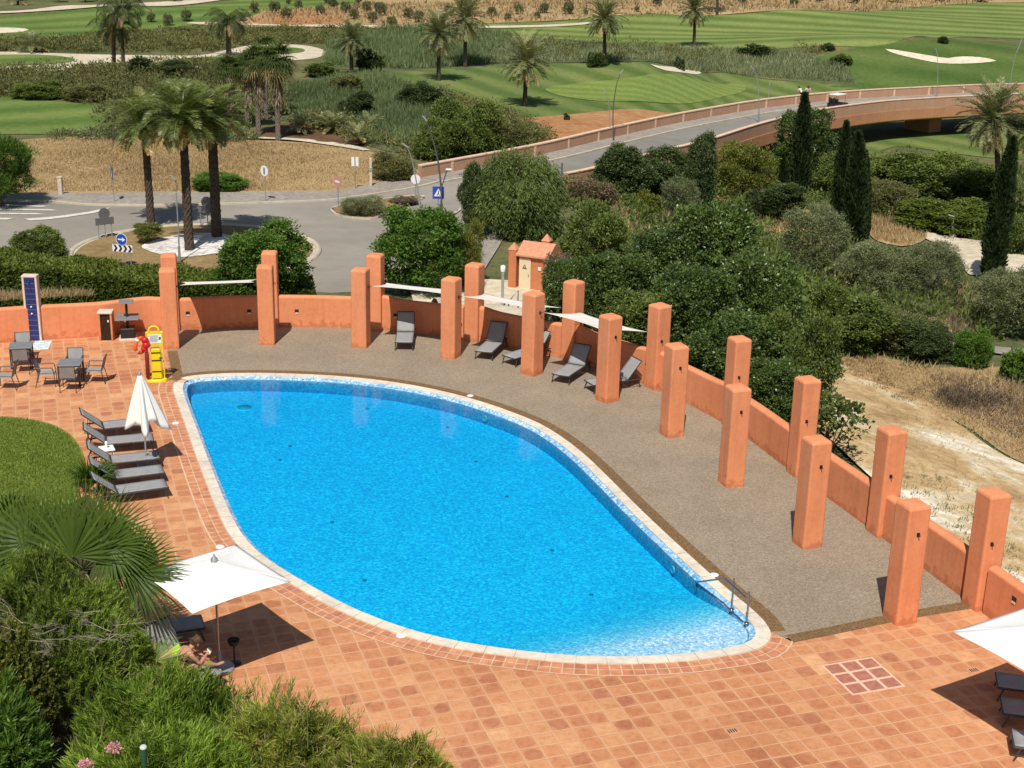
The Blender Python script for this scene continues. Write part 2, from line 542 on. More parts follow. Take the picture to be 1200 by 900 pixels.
    L.new(b.outputs[0], p.inputs['Normal'])
    L.new(p.outputs[0], out.inputs[0])
    return m

TILE_ANG = R(19)
M_deck = tile_mat('terracotta_tiles', 0.405, TILE_ANG,
                  [(0.0, (0.415, 0.165, 0.085)), (0.12, (0.48, 0.195, 0.092)), (0.5, (0.535, 0.236, 0.108)), (0.85, (0.58, 0.275, 0.13)), (1.0, (0.64, 0.335, 0.165))], (0.62, 0.355, 0.205))

def uv_tile_mat(name, cols, grout, pu=0.24, pv=0.225):
    m, nt, out = new_mat(name)
    L = nt.links
    p = N(nt, 'ShaderNodeBsdfPrincipled', i_Roughness=0.7)
    uv = N(nt, 'ShaderNodeUVMap')
    br = N(nt, 'ShaderNodeTexBrick', offset=0.0, i_Scale=1.0)
    br.inputs['Mortar Size'].default_value = 0.012
    br.inputs['Brick Width'].default_value = pu
    br.inputs['Row Height'].default_value = pv
    br.inputs['Color1'].default_value = rgba(cols[0]); br.inputs['Color2'].default_value = rgba(cols[1]); br.inputs['Mortar'].default_value = rgba(grout)
    L.new(uv.outputs[0], br.inputs['Vector'])
    gm = N(nt, 'ShaderNodeNewGeometry')
    n2 = N(nt, 'ShaderNodeTexNoise', i_Scale=5.0, i_Detail=5.0); L.new(gm.outputs['Position'], n2.inputs['Vector'])
    r2 = ramp(nt, [(0.3, (0.75, 0.72, 0.7)), (0.7, (1.15, 1.2, 1.25))]); L.new(n2.outputs[0], r2.inputs[0])
    mx = N(nt, 'ShaderNodeMix', data_type='RGBA', blend_type='MULTIPLY'); mx.inputs[0].default_value = 1
    L.new(br.outputs[0], mx.inputs[6]); L.new(r2.outputs[0], mx.inputs[7])
    L.new(mx.outputs[2], p.inputs['Base Color'])
    L.new(p.outputs[0], out.inputs[0])
    return m

M_border = uv_tile_mat('brick_border', ((0.50, 0.19, 0.095), (0.62, 0.27, 0.13)), (0.66, 0.45, 0.29))

def speckle_mat(name, cols, cell, rough=0.6, big=(0.9, 1.08), bump=0.3, spec=0.3):
    """gravel or mosaic: random tone per small cell, plus slow drifts"""
    m, nt, out = new_mat(name)
    L = nt.links
    p = N(nt, 'ShaderNodeBsdfPrincipled', i_Roughness=rough)
    p.inputs['Specular IOR Level'].default_value = spec
    gm = N(nt, 'ShaderNodeNewGeometry')
    v = N(nt, 'ShaderNodeTexVoronoi', i_Scale=1 / cell); L.new(gm.outputs['Position'], v.inputs['Vector'])
    sp = N(nt, 'ShaderNodeSeparateColor'); L.new(v.outputs['Color'], sp.inputs[0])
    rp = ramp(nt, cols); L.new(sp.outputs[0], rp.inputs[0])
    nb = N(nt, 'ShaderNodeTexNoise', i_Scale=0.5, i_Detail=6.0, i_Roughness=0.65); L.new(gm.outputs['Position'], nb.inputs['Vector'])
    rb = ramp(nt, [(0.3, (big[0],) * 3), (0.7, (big[1],) * 3)]); L.new(nb.outputs[0], rb.inputs[0])
    mx = N(nt, 'ShaderNodeMix', data_type='RGBA', blend_type='MULTIPLY'); mx.inputs[0].default_value = 1
    L.new(rp.outputs[0], mx.inputs[6]); L.new(rb.outputs[0], mx.inputs[7])
    L.new(mx.outputs[2], p.inputs['Base Color'])
    if bump:
        b = N(nt, 'ShaderNodeBump', i_Strength=bump, i_Distance=0.01); L.new(sp.outputs[1], b.inputs['Height']); L.new(b.outputs[0], p.inputs['Normal'])
    L.new(p.outputs[0], out.inputs[0])
    return m

M_resin = speckle_mat('resin_gravel', [(0, (0.215, 0.17, 0.118)), (0.35, (0.275, 0.222, 0.158)), (0.7, (0.31, 0.252, 0.182)), (1, (0.375, 0.315, 0.235))], 0.03, 0.75, (0.86, 1.08))
M_brown = speckle_mat('brown_gravel', [(0, (0.13, 0.075, 0.03)), (0.5, (0.185, 0.112, 0.05)), (1, (0.25, 0.16, 0.078))], 0.03, 0.75)
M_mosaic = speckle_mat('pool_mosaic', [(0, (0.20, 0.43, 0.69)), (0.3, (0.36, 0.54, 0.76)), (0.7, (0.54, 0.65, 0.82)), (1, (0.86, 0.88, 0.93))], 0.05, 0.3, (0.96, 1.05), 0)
M_poolwall_shaded = speckle_mat('shaded_pool_wall_mosaic', [(0, (0.06, 0.20, 0.36)), (0.5, (0.12, 0.28, 0.44)), (1, (0.22, 0.40, 0.56))], 0.05, 0.3, (0.95, 1.05), 0)  # pool mosaic darkened for the walls: weaker underwater light painted into the colour
M_gutter = speckle_mat('gutter_mosaic', [(0, (0.08, 0.30, 0.58)), (0.4, (0.22, 0.46, 0.72)), (0.75, (0.38, 0.58, 0.76)), (1, (0.70, 0.79, 0.86))], 0.06, 0.3, (0.9, 1.06), 0)
M_coping = mat('coping_stone', (0.74, 0.66, 0.54), 0.6, 0.10, 5.0, 0.2, 40, big=0.22, bigscale=0.7, coord='Object')
M_stain = mat('stained_coping', (0.60, 0.45, 0.35), 0.6, 0.10, 5.0)

def water_mat():
    m, nt, out = new_mat('pool_water')
    L = nt.links
    gm = N(nt, 'ShaderNodeNewGeometry')
    n1 = N(nt, 'ShaderNodeTexNoise', i_Scale=1.3, i_Detail=4.0, i_Roughness=0.6); L.new(gm.outputs['Position'], n1.inputs['Vector'])
    b = N(nt, 'ShaderNodeBump', i_Strength=0.10, i_Distance=0.1); L.new(n1.outputs[0], b.inputs['Height'])
    g = N(nt, 'ShaderNodeBsdfGlossy', i_Roughness=0.03); L.new(b.outputs[0], g.inputs['Normal'])
    g.inputs['Color'].default_value = (0.8, 0.9, 1, 1)
    t = N(nt, 'ShaderNodeBsdfTransparent')
    fr = N(nt, 'ShaderNodeFresnel', i_IOR=1.2); L.new(b.outputs[0], fr.inputs['Normal'])
    ms = N(nt, 'ShaderNodeMixShader'); L.new(fr.outputs[0], ms.inputs[0]); L.new(t.outputs[0], ms.inputs[1]); L.new(g.outputs[0], ms.inputs[2])
    L.new(ms.outputs[0], out.inputs[0])
    va = N(nt, 'ShaderNodeVolumeAbsorption', i_Density=3.2)
    va.inputs['Color'].default_value = (0.0, 0.905, 0.985, 1)
    L.new(va.outputs[0], out.inputs['Volume'])
    return m
M_water = water_mat()

def turf_mat(name, a, b, ang=0.0, width=5.0, wob=3.0, strength=1.0, mott=0.15):
    """mown grass with alternating mower stripes"""
    m, nt, out = new_mat(name)
    L = nt.links
    p = N(nt, 'ShaderNodeBsdfPrincipled', i_Roughness=0.9)
    p.inputs['Specular IOR Level'].default_value = 0.1
    gm = N(nt, 'ShaderNodeNewGeometry')
    mp = N(nt, 'ShaderNodeMapping'); mp.inputs['Rotation'].default_value = (0, 0, ang); L.new(gm.outputs['Position'], mp.inputs[0])
    wv = N(nt, 'ShaderNodeTexWave', wave_type='BANDS', bands_direction='Y', wave_profile='SIN', i_Scale=0.314 / width, i_Distortion=wob, i_Detail=2.0)
    wv.inputs['Detail Scale'].default_value = 0.25
    L.new(mp.outputs[0], wv.inputs['Vector'])
    rp = ramp(nt, [(0.5 - .35 * strength, a), (0.5 + .35 * strength, b)]); L.new(wv.outputs['Fac'], rp.inputs[0])
    n1 = N(nt, 'ShaderNodeTexNoise', i_Scale=0.09, i_Detail=7.0, i_Roughness=0.65); L.new(gm.outputs['Position'], n1.inputs['Vector'])
    r1 = ramp(nt, [(0.3, (1 - mott * 1.5, 1 - mott, 1 - mott)), (0.7, (1 + mott * 2.0, 1 + mott, 1 + mott * 1.4))]); L.new(n1.outputs[0], r1.inputs[0])
    n2 = N(nt, 'ShaderNodeTexNoise', i_Scale=2.2, i_Detail=6.0, i_Roughness=0.7); L.new(gm.outputs['Position'], n2.inputs['Vector'])
    r2 = ramp(nt, [(0.3, (0.78,) * 3), (0.7, (1.2,) * 3)]); L.new(n2.outputs[0], r2.inputs[0])
    m1 = N(nt, 'ShaderNodeMix', data_type='RGBA', blend_type='MULTIPLY'); m1.inputs[0].default_value = 1
    L.new(rp.outputs[0], m1.inputs[6]); L.new(r1.outputs[0], m1.inputs[7])
    m2 = N(nt, 'ShaderNodeMix', data_type='RGBA', blend_type='MULTIPLY'); m2.inputs[0].default_value = 1
    L.new(m1.outputs[2], m2.inputs[6]); L.new(r2.outputs[0], m2.inputs[7])
    L.new(m2.outputs[2], p.inputs['Base Color'])
    L.new(p.outputs[0], out.inputs[0])
    return m

def earth_mat(name, cols, s1=0.15, s2=2.5, rough=0.95, bump=0.4, rot=None, stretch=3.0, c2=.34):
    m, nt, out = new_mat(name)
    L = nt.links
    p = N(nt, 'ShaderNodeBsdfPrincipled', i_Roughness=rough)
    p.inputs['Specular IOR Level'].default_value = 0.1
    gm = N(nt, 'ShaderNodeNewGeometry')
    n1 = N(nt, 'ShaderNodeTexNoise', i_Scale=s1, i_Detail=9.0, i_Roughness=0.68, i_Distortion=0.6)
    if rot is None:
        L.new(gm.outputs['Position'], n1.inputs['Vector'])
    else:
        mr = N(nt, 'ShaderNodeVectorRotate', rotation_type='Z_AXIS'); mr.inputs['Angle'].default_value = -rot; L.new(gm.outputs['Position'], mr.inputs['Vector'])
        mp = N(nt, 'ShaderNodeMapping'); mp.inputs['Scale'].default_value = (1 / stretch, 1, 1); L.new(mr.outputs[0], mp.inputs[0]); L.new(mp.outputs[0], n1.inputs['Vector'])
    rp = ramp(nt, cols); L.new(n1.outputs[0], rp.inputs[0])
    n2 = N(nt, 'ShaderNodeTexNoise', i_Scale=s2, i_Detail=7.0, i_Roughness=0.75); L.new(gm.outputs['Position'], n2.inputs['Vector'])
    r2 = ramp(nt, [(0.3, (1 - c2,) * 3), (0.7, (1 + c2 * .82,) * 3)]); L.new(n2.outputs[0], r2.inputs[0])
    m2 = N(nt, 'ShaderNodeMix', data_type='RGBA', blend_type='MULTIPLY'); m2.inputs[0].default_value = 1
    L.new(rp.outputs[0], m2.inputs[6]); L.new(r2.outputs[0], m2.inputs[7])
    L.new(m2.outputs[2], p.inputs['Base Color'])
    b = N(nt, 'ShaderNodeBump', i_Strength=bump, i_Distance=0.08); L.new(n2.outputs[0], b.inputs['Height']); L.new(b.outputs[0], p.inputs['Normal'])
    L.new(p.outputs[0], out.inputs[0])
    return m

M_ground = earth_mat('scrub_ground', [(0.25, (0.06, 0.08, 0.026)), (0.45, (0.105, 0.12, 0.048)), (0.58, (0.165, 0.15, 0.068)), (0.8, (0.25, 0.19, 0.10))], 0.12, 1.8)
M_dry = earth_mat('dry_grass_ground', [(0.25, (0.28, 0.19, 0.09)), (0.5, (0.38, 0.27, 0.135)), (0.75, (0.48, 0.35, 0.19))], 0.2, 2.5)
M_sandtrack = earth_mat('sandy_track', [(0.28, (0.24, 0.17, 0.09)), (0.40, (0.42, 0.28, 0.14)), (0.50, (0.53, 0.38, 0.20)), (0.56, (0.62, 0.52, 0.35)), (0.62, (0.80, 0.74, 0.62))], 0.33, 3.4, rot=math.atan2(-16, 9), stretch=1.5)
M_soil = earth_mat('bed_soil', [(0.3, (0.09, 0.055, 0.03)), (0.6, (0.16, 0.09, 0.05))], 0.6, 4)
M_islandsoil = earth_mat('island_soil', [(0.3, (0.20, 0.135, 0.06)), (0.6, (0.30, 0.21, 0.10))], 0.6, 4)
M_redsoil = earth_mat('red_soil', [(0.3, (0.26, 0.13, 0.055)), (0.5, (0.40, 0.20, 0.09)), (0.7, (0.40, 0.27, 0.13))], 0.25, 2)
M_path = earth_mat('pale_path', [(0.3, (0.52, 0.45, 0.33)), (0.7, (0.66, 0.58, 0.44))], 0.3, 2, bump=0.15)
M_bunker = earth_mat('bunker_sand', [(0.3, (0.60, 0.52, 0.38)), (0.7, (0.72, 0.64, 0.49))], 0.3, 2, bump=0.15)
M_road = earth_mat('road_asphalt', [(0.3, (0.235, 0.215, 0.18)), (0.5, (0.285, 0.262, 0.222)), (0.7, (0.335, 0.31, 0.262))], 0.10, 0.9, 0.9, 0.03, c2=.08)
M_bridge_road = earth_mat('bridge_asphalt', [(0.3, (0.20, 0.19, 0.168)), (0.7, (0.265, 0.25, 0.22))], 0.12, 0.9, 0.9, 0.03, c2=.07)
M_pave = earth_mat('pavement_slabs', [(0.3, (0.27, 0.24, 0.205)), (0.7, (0.35, 0.315, 0.265))], 0.4, 3, 0.9, 0.15)
M_kerb = mat('kerb_stone', (0.50, 0.44, 0.34), 0.85, 0.12, 1.5)
M_paint = mat('road_paint', (0.62, 0.60, 0.54), 0.8, 0.12, 4)
M_ypaint = mat('yellow_paint', (0.55, 0.42, 0.20), 0.8, 0.12, 4)
M_pebble = speckle_mat('white_pebbles', [(0, (0.42, 0.39, 0.36)), (0.5, (0.62, 0.58, 0.54)), (1, (0.80, 0.77, 0.72))], 0.25, 0.8)
M_fair = turf_mat('fairway_turf', (0.105, 0.165, 0.035), (0.20, 0.25, 0.075), R(8), 7.5, 3.5, 1.4)
M_fair2 = turf_mat('fairway_turf_left', (0.085, 0.15, 0.03), (0.145, 0.205, 0.052), R(-35), 8, 2.0, 1.3)
M_green = turf_mat('putting_green', (0.15, 0.215, 0.048), (0.19, 0.255, 0.062), R(4), 3.0, 1.0, 1.2, 0.08)
M_apron = turf_mat('green_apron', (0.09, 0.14, 0.034), (0.15, 0.195, 0.058), R(60), 5.0, 4.0, 1.2, 0.12)
M_rough = turf_mat('rough_turf', (0.07, 0.12, 0.026), (0.10, 0.15, 0.038), R(20), 9.0, 4.0, 1.4, 0.15)
M_lawn = turf_mat('lawn_turf', (0.14, 0.18, 0.035), (0.165, 0.20, 0.045), R(20), 0.8, 6.0, 1.6, 0.2)
M_bed = mat('planting_soil', (0.06, 0.04, 0.022), 0.95, 0.2, 3.0, 0.4, 20)

# ------------------------------------------------------------------ terrain
def grid_terrain():
    xs = np.concatenate([np.arange(-260, -90, 8), np.arange(-90, 130, 1.6), np.arange(130, 340, 8)])
    ys = np.concatenate([np.arange(-40, 24, 8), np.arange(24, 210, 1.6), np.arange(210, 330, 3), np.arange(330, 620, 10)])
    X, Y = np.meshgrid(xs, ys)
    Z = T(X.ravel(), Y.ravel())
    n, mcol = len(ys), len(xs)
    V = np.stack([X.ravel(), Y.ravel(), Z], 1)
    idx = np.arange(n * mcol).reshape(n, mcol)
    Fq = np.stack([idx[:-1, :-1], idx[:-1, 1:], idx[1:, 1:], idx[1:, :-1]], -1).reshape(-1, 4)
    me = bpy.data.meshes.new('ground')
    me.vertices.add(len(V)); me.vertices.foreach_set('co', V.astype(np.float32).ravel())
    me.loops.add(Fq.size); me.loops.foreach_set('vertex_index', Fq.astype(np.int32).ravel())
    me.polygons.add(len(Fq)); me.polygons.foreach_set('loop_start', np.arange(0, Fq.size, 4, dtype=np.int32))
    me.polygons.foreach_set('use_smooth', np.ones(len(Fq), dtype=bool))
    me.update(calc_edges=True)
    me.materials.append(M_ground)
    return tag(link('ground', me), kind='structure')
grid_terrain()

def in_poly(P, x, y):
    P = np.asarray(P); c = np.zeros(len(x), bool)
    j = len(P) - 1
    for i in range(len(P)):
        xi, yi = P[i]; xj, yj = P[j]
        k = ((yi > y) != (yj > y)) & (x < (xj - xi) * (y - yi) / (yj - yi + 1e-12) + xi)
        c ^= k
        j = i
    return c

def sheet(name, px, layer, m, step=1.6, smooth=True, flat=None, world=False, off=0.05, kind='structure', edge=None):
    """a ground surface draped on the terrain; px = outline seen in the photo"""
    if world: P = [Vector(p) for p in px]
    elif flat is not None: P = [G(a, b, flat) for a, b in px]
    else: P = [GT(a, b) for a, b in px]
    for p in P: p.z = 0
    if smooth: P = catmull(P, 6, True)
    P = resample(P, edge or step, True)
    poly = np.array([(p.x, p.y) for p in P])
    x0, y0 = poly.min(0); x1, y1 = poly.max(0)
    gx, gy = np.meshgrid(np.arange(x0, x1, step), np.arange(y0, y1, step))
    gx, gy = gx.ravel(), gy.ravel()
    k = in_poly(poly, gx, gy)
    gx, gy = gx[k], gy[k]
    # leave a margin to the edge
    dmin = np.full(len(gx), 1e9)
    for s in range(0, len(poly), 200):
        q = poly[s:s + 200]
        dmin = np.minimum(dmin, np.sqrt((gx[:, None] - q[None, :, 0]) ** 2 + (gy[:, None] - q[None, :, 1]) ** 2).min(1))
    k = dmin > step * .45
    gx, gy = gx[k], gy[k]
    co = [Vector((a, b)) for a, b in poly] + [Vector((a, b)) for a, b in zip(gx, gy)]
    vs, es, fs, *_ = delaunay_2d_cdt(co, [], [list(range(len(poly)))], 1, 1e-5)
    A = np.array([(v.x, v.y) for v in vs])
    Z = np.full(len(A), flat) if flat is not None else T(A[:, 0], A[:, 1])
    Z = Z + off * layer
    me = bpy.data.meshes.new(name)
    me.from_pydata([(a[0], a[1], z) for a, z in zip(A, Z)], [], [tuple(f) for f in fs])
    me.update()
    if len(me.polygons) and me.polygons[0].normal.z < 0:
        me.flip_normals()
    me.polygons.foreach_set('use_smooth', np.ones(len(me.polygons), bool))
    me.materials.append(m)
    o = link(name, me)
    tag(o, kind=kind)
    return o, P

# --- golf course
sheet('fairway', [(-120, 30), (0, 20), (110, 10), (260, 3), (420, -22), (420, 4), (300, 18), (225, 30), (130, 40), (60, 44), (-120, 52)], 1, M_fair2, 3)
sheet('fairway', [(-160, 114), (0, 112), (60, 119), (117, 124), (132, 133), (112, 149), (80, 157), (0, 158), (-160, 160)], 1, M_fair2, 1.6)
sheet('fairway', [(545, 42), (580, 26), (640, 27), (700, 20), (780, 15), (830, 18), (900, 14), (960, 10), (1060, 9), (1150, 2), (1330, -8), (1330, 44), (1200, 46), (1120, 44), (1050, 50), (960, 54), (900, 58), (850, 58), (760, 55), (690, 49), (620, 44)], 1, M_fair, 2.4)
sheet('rough_grass', [(985, 60), (1040, 52), (1120, 47), (1330, 50), (1330, 112), (1180, 110), (1060, 113), (1000, 108), (945, 92), (950, 72)], 1, M_rough, 1.6)
sheet('green_surround', [(405, 88), (450, 84), (510, 82), (560, 78), (640, 76), (720, 74), (780, 77), (840, 86), (900, 94), (1010, 104), (930, 118), (860, 128), (800, 137), (720, 145), (640, 140), (600, 138), (560, 122), (500, 108), (455, 100)], 1, M_apron, 1.6)
sheet('putting_green', [(640, 104), (690, 97), (745, 91), (810, 92), (862, 98), (874, 106), (840, 116), (780, 122), (720, 120), (660, 114)], 2, M_green, 1.6)
sheet('sandy_soil', [(600, 143), (660, 136), (720, 130), (780, 133), (815, 131), (740, 152), (660, 166), (620, 165)], 2, M_redsoil, 1.6)
sheet('cart_path', [(-120, 66), (0, 61), (100, 64), (180, 65), (235, 65), (270, 58), (300, 53), (352, 53), (381, 60), (372, 68), (335, 72), (300, 76), (245, 80), (180, 80), (120, 83), (60, 84), (-120, 88)], 1, M_path, 1.6)
sheet('putting_green', [(-60, 66), (0, 65), (50, 65), (86, 69), (78, 74), (30, 77), (-60, 79)], 2, M_fair2, 1.6)
sheet('putting_green', [(182, 75), (205, 70), (250, 67), (290, 66), (285, 72), (240, 77), (200, 78)], 2, M_fair2, 1.6)
sheet('putting_green', [(285, 60), (312, 56), (350, 57), (356, 61), (330, 64), (295, 65)], 2, M_fair2, 1.6)
sheet('sand_bunker', [(-60, 35), (0, 33), (28, 34), (33, 36), (14, 39), (-60, 41)], 2, M_bunker, 1.6)
sheet('sand_bunker', [(1037, 58), (1060, 61), (1090, 66), (1110, 69), (1125, 67), (1150, 68), (1168, 72), (1140, 75), (1105, 75), (1080, 71), (1050, 64)], 2, M_bunker, 1.2)
sheet('sand_bunker', [(762, 76), (780, 79), (808, 83), (822, 86), (800, 86), (778, 83)], 2, M_bunker, 1.2)
sheet('cart_path', [(225, 27), (300, 28), (400, 30), (520, 32), (640, 30), (700, 26), (700, 28), (640, 32.5), (520, 34.5), (400, 33), (300, 30.5), (225, 29)], 3, M_path, 2)
sheet('cart_path', [(-60, 15), (40, 12), (130, 6), (260, -1), (262, 0.5), (132, 8), (42, 14.5), (-60, 17.5)], 3, M_path, 2.5)
sheet('dry_hillside', [(230, 30), (290, 21), (330, 12), (360, 9), (420, 4), (430, -25), (900, -25), (1330, -25), (1330, 0), (1150, 4), (1060, 10), (950, 12), (830, 19), (760, 16), (690, 22), (600, 27), (480, 31), (330, 32)], 2, M_dry, 4)
sheet('red_bank', [(285, 28), (300, 20), (340, 14), (385, 13), (405, 26), (380, 30), (320, 30)], 3, M_redsoil, 3)
sheet('dry_grass_field', [(-160, 168), (0, 166), (60, 162), (140, 161), (250, 164), (330, 166), (400, 172), (445, 181), (480, 195), (493, 204), (430, 217), (395, 225), (300, 226), (150, 227), (0, 227), (-160, 227)], 1, M_dry, 1.2)
sheet('sandy_path', [(290, 162.5), (345, 163.5), (400, 170), (432, 177), (430, 179), (395, 173.2), (340, 166), (290, 164)], 3, M_path, 1.2)
M_reedground = turf_mat('reed_ground', (0.085, 0.11, 0.045), (0.12, 0.14, 0.065), R(20), 6.0, 5.0, 1.5, 0.3)
for q in ([(335, 100), (400, 90), (450, 86), (480, 100), (510, 118), (540, 160), (480, 180), (430, 170), (400, 150), (345, 142)], [(560, 54), (640, 50), (760, 56), (860, 59), (940, 62), (995, 80), (1005, 100), (900, 93), (840, 85), (780, 76), (720, 73), (620, 75), (555, 78)], [(415, 40), (470, 35), (560, 37), (605, 45), (560, 78), (480, 84), (425, 82), (378, 78), (385, 48)]):
    sheet('reed_ground', q, 1, M_reedground, 1.6)
sheet('bark_bed', [(305, 162), (320, 150), (345, 146), (380, 150), (415, 158), (428, 170), (400, 171), (345, 164)], 3, M_soil, 1.2)
sheet('valley_turf', [(985, 185), (1020, 168), (1060, 160), (1100, 157), (1200, 158), (1330, 160), (1330, 190), (1200, 188), (1130, 182), (1050, 172), (1010, 190)], 1, M_apron, 1.6)

# --- roads
def kerb(px, flat=-3.0, w=0.18, h=0.13, name='kerb', m=None):
    P = resample(catmull([G(a, b, flat) for a, b in px], 8), 0.5)
    a = offset2d(P, w / 2); b = offset2d(P, -w / 2)
    mb = MB(); n = len(P)
    vs = [(p.x, p.y, flat - .05) for p in a] + [(p.x, p.y, flat + h) for p in a] + [(p.x, p.y, flat + h) for p in b] + [(p.x, p.y, flat - .05) for p in b]
    fs = []
    for i in range(n - 1):
        for k in range(3):
            fs.append((k * n + i, k * n + i + 1, (k + 1) * n + i + 1, (k + 1) * n + i))
    mb.add(vs, fs)
    return tag(mb.build(name, m or M_kerb), kind='structure')

ROADPX = [(-160, 237), (-60, 237), (35, 237), (110, 241.5), (200, 242), (300, 239), (380, 236), (430, 230), (500, 218), (567, 198), (647, 183), (692, 172), (700, 200), (663, 207), (640, 214), (575, 236), (546, 243), (522, 262), (508, 280), (495, 310), (474, 340), (380, 344), (300, 338), (180, 330), (60, 318), (-160, 315)]
sheet('road', ROADPX, 1, M_road, 1.5, smooth=False, off=0.02)
sheet('pavement', [(-160, 228), (0, 228), (150, 227.5), (300, 226.5), (400, 225), (430, 218), (493, 206), (540, 197), (633, 179), (690, 167), (692, 171.5), (647, 182.5), (567, 197.5), (500, 217.5), (430, 229.5), (380, 235.5), (300, 238.5), (200, 241.5), (110, 241), (35, 236.5), (-160, 236.5)], 5, M_pave, 1.2, smooth=False, off=0.02)
sheet('pavement', [(547, 243), (576, 236), (640, 214.5), (662, 208), (660, 240), (600, 262), (585, 290), (560, 330), (520, 345), (476, 341), (497, 310), (509, 281), (523, 262.5)], 5, M_pave, 1.2, smooth=False, off=0.02)
sheet('planting_bed', [(545, 281), (552, 286), (558, 296), (560, 312), (540, 330), (500, 335), (505, 300), (520, 285)], 7, M_islandsoil, 1.0, off=0.02)
kerb([(-160, 236.7), (35, 236.7), (110, 241.2), (200, 241.7), (300, 238.8), (380, 235.8), (430, 229.8), (500, 217.8), (567, 197.8), (647, 182.8), (692, 171.8)])
kerb([(663, 207.5), (640, 214), (575, 236), (546, 243), (522, 262), (508, 280), (496, 310), (475, 340)])
kerb([(541, 281), (550, 285), (557, 293), (559, 305), (556, 318)])
# hatched entry island at the left
sheet('road_marking', [(28, 257), (60, 255), (110, 248), (128, 243), (132, 244), (112, 250), (62, 257.5), (28, 259.5)], 2, M_paint, 1.0, smooth=False, off=0.02, flat=-2.99)
for a in ([(0, 240), (60, 242), (60, 243.4), (0, 241.5)], [(-20, 245), (70, 246), (70, 247.5), (-20, 246.5)], [(-20, 250), (55, 250.5), (55, 252), (-20, 251.5)], [(-40, 256), (18, 256), (18, 258), (-40, 258)]):
    sheet('road_marking', a, 2, M_paint, 1.0, smooth=False, off=0.02, flat=-2.99)
for a in ([(461, 251), (480, 245), (485, 246.5), (467, 252.5)], [(476, 255), (494, 248.5), (499, 250), (482, 256.5)], [(491, 257), (506, 250.5), (511, 252), (497, 259)]):
    sheet('road_marking', a, 2, M_paint, 0.8, smooth=False, off=0.02, flat=-2.99)
sheet('road_marking', [(446, 255.5), (470, 258.2), (470, 259.2), (446, 256.5)], 2, M_paint, 0.8, smooth=False, off=0.02, flat=-2.99)
sheet('road_marking', [(518, 256), (544, 243.5), (560, 239), (560, 240), (545, 245), (521, 257)], 4, M_ypaint, 0.8, smooth=False, off=0.02, flat=-2.99)
# splitter island
isl, IP = sheet('traffic_island', [(388, 246), (395, 252.5), (415, 256), (438, 257), (449, 251), (495, 233.5), (494, 231), (470, 232), (430, 238), (405, 241)], 6, M_islandsoil, 0.8, smooth=False, off=0.02, flat=-2.99)
kerb([(388, 246.5), (395, 253), (415, 256.5), (438, 257.3), (449, 251.5), (470, 243), (495, 234)])
kerb([(388, 246), (405, 241), (430, 238), (470, 232), (494, 231), (496, 233)])
# roundabout centre
p1, p2, p3 = G(95, 286, -3), G(200, 265.5, -3), G(300, 266.5, -3)
def circ(a, b, c):
    d = 2 * (a.x * (b.y - c.y) + b.x * (c.y - a.y) + c.x * (a.y - b.y))
    s = [p.x ** 2 + p.y ** 2 for p in (a, b, c)]
    ux = (s[0] * (b.y - c.y) + s[1] * (c.y - a.y) + s[2] * (a.y - b.y)) / d
    uy = (s[0] * (c.x - b.x) + s[1] * (a.x - c.x) + s[2] * (b.x - a.x)) / d
    return Vector((ux, uy, -3)), (Vector((ux, uy, -3)) - Vector((a.x, a.y, -3))).length
RC, RR = circ(p1, p2, p3)
RR = min(RR, 9.5)
mb = MB()
mb.lathe([(RR, -.05), (RR, .15), (RR - .3, .17), (RR - .31, .1)], 72, RC)
tag(mb.build('kerb', M_kerb), kind='structure')
mb = MB()
mb.lathe([(RR - .3, .09), (RR * .7, .22), (RR * .35, .32), (0.02, .36)], 64, RC)
tag(mb.build('roundabout_island', M_islandsoil), kind='structure')
def isl_z(p): 
    d = math.hypot(p.x - RC.x, p.y - RC.y) / RR
    return -3 + np.interp(d, [0, .35, .7, .97, 1], [.36, .32, .22, .09, .05])
P = [G(a, b, -2.75) for a, b in [(166, 291), (178, 284), (205, 277), (240, 274), (266, 276), (270, 288), (262, 297), (238, 301), (212, 303), (185, 299)]]
P = resample(catmull(P, 6, True), .4, True)
mb = MB(); c = sum(P, Vector()) / len(P)
vs = [(c.x, c.y, isl_z(c) + .03)]
for k in (0.35, .7, 1.0):
    for p in P:
        q = c.lerp(p, k); vs.append((q.x, q.y, isl_z(q) + .03))
n = len(P)
fs = [(0, 1 + i, 1 + (i + 1) % n) for i in range(n)]
for r_ in range(2):
    fs += [(1 + r_ * n + i, 1 + (r_ + 1) * n + i, 1 + (r_ + 1) * n + (i + 1) % n, 1 + r_ * n + (i + 1) % n) for i in range(n)]
tag(mb.add(vs, fs, True).build('pebble_bed', M_pebble), kind='structure')

# --- ground beyond the wall on the right
sheet('dry_grass_bank', [(965, 425), (1000, 415), (1060, 425), (1120, 432), (1700, 470), (1700, 650), (1330, 568), (1200, 545), (1130, 500), (1060, 470), (1000, 452)], 1, M_dry, 1.0)
sheet('sandy_track', [(930, 420), (955, 415), (990, 430), (1030, 450), (1080, 470), (1130, 505), (1200, 548), (1400, 600), (1700, 690), (1700, 1100), (1400, 930), (1260, 800), (1190, 715), (1120, 655), (1050, 590), (975, 520), (925, 470)], 2, M_sandtrack, 0.9)
sheet('sandy_track', [(1060, 268), (1100, 276), (1160, 284), (1330, 290), (1330, 330), (1200, 320), (1140, 325), (1120, 300)], 2, M_path, 1.2)
sheet('gravel_path', [(1080, 396), (1110, 398), (1160, 408), (1700, 470), (1700, 490), (1330, 440), (1200, 421), (1150, 414), (1100, 405)], 2, M_pave, 1.0)
sheet('dry_grass_bank', [(1015, 262), (1040, 252), (1070, 262), (1085, 280), (1060, 290), (1025, 282)], 2, M_dry, 1.0)
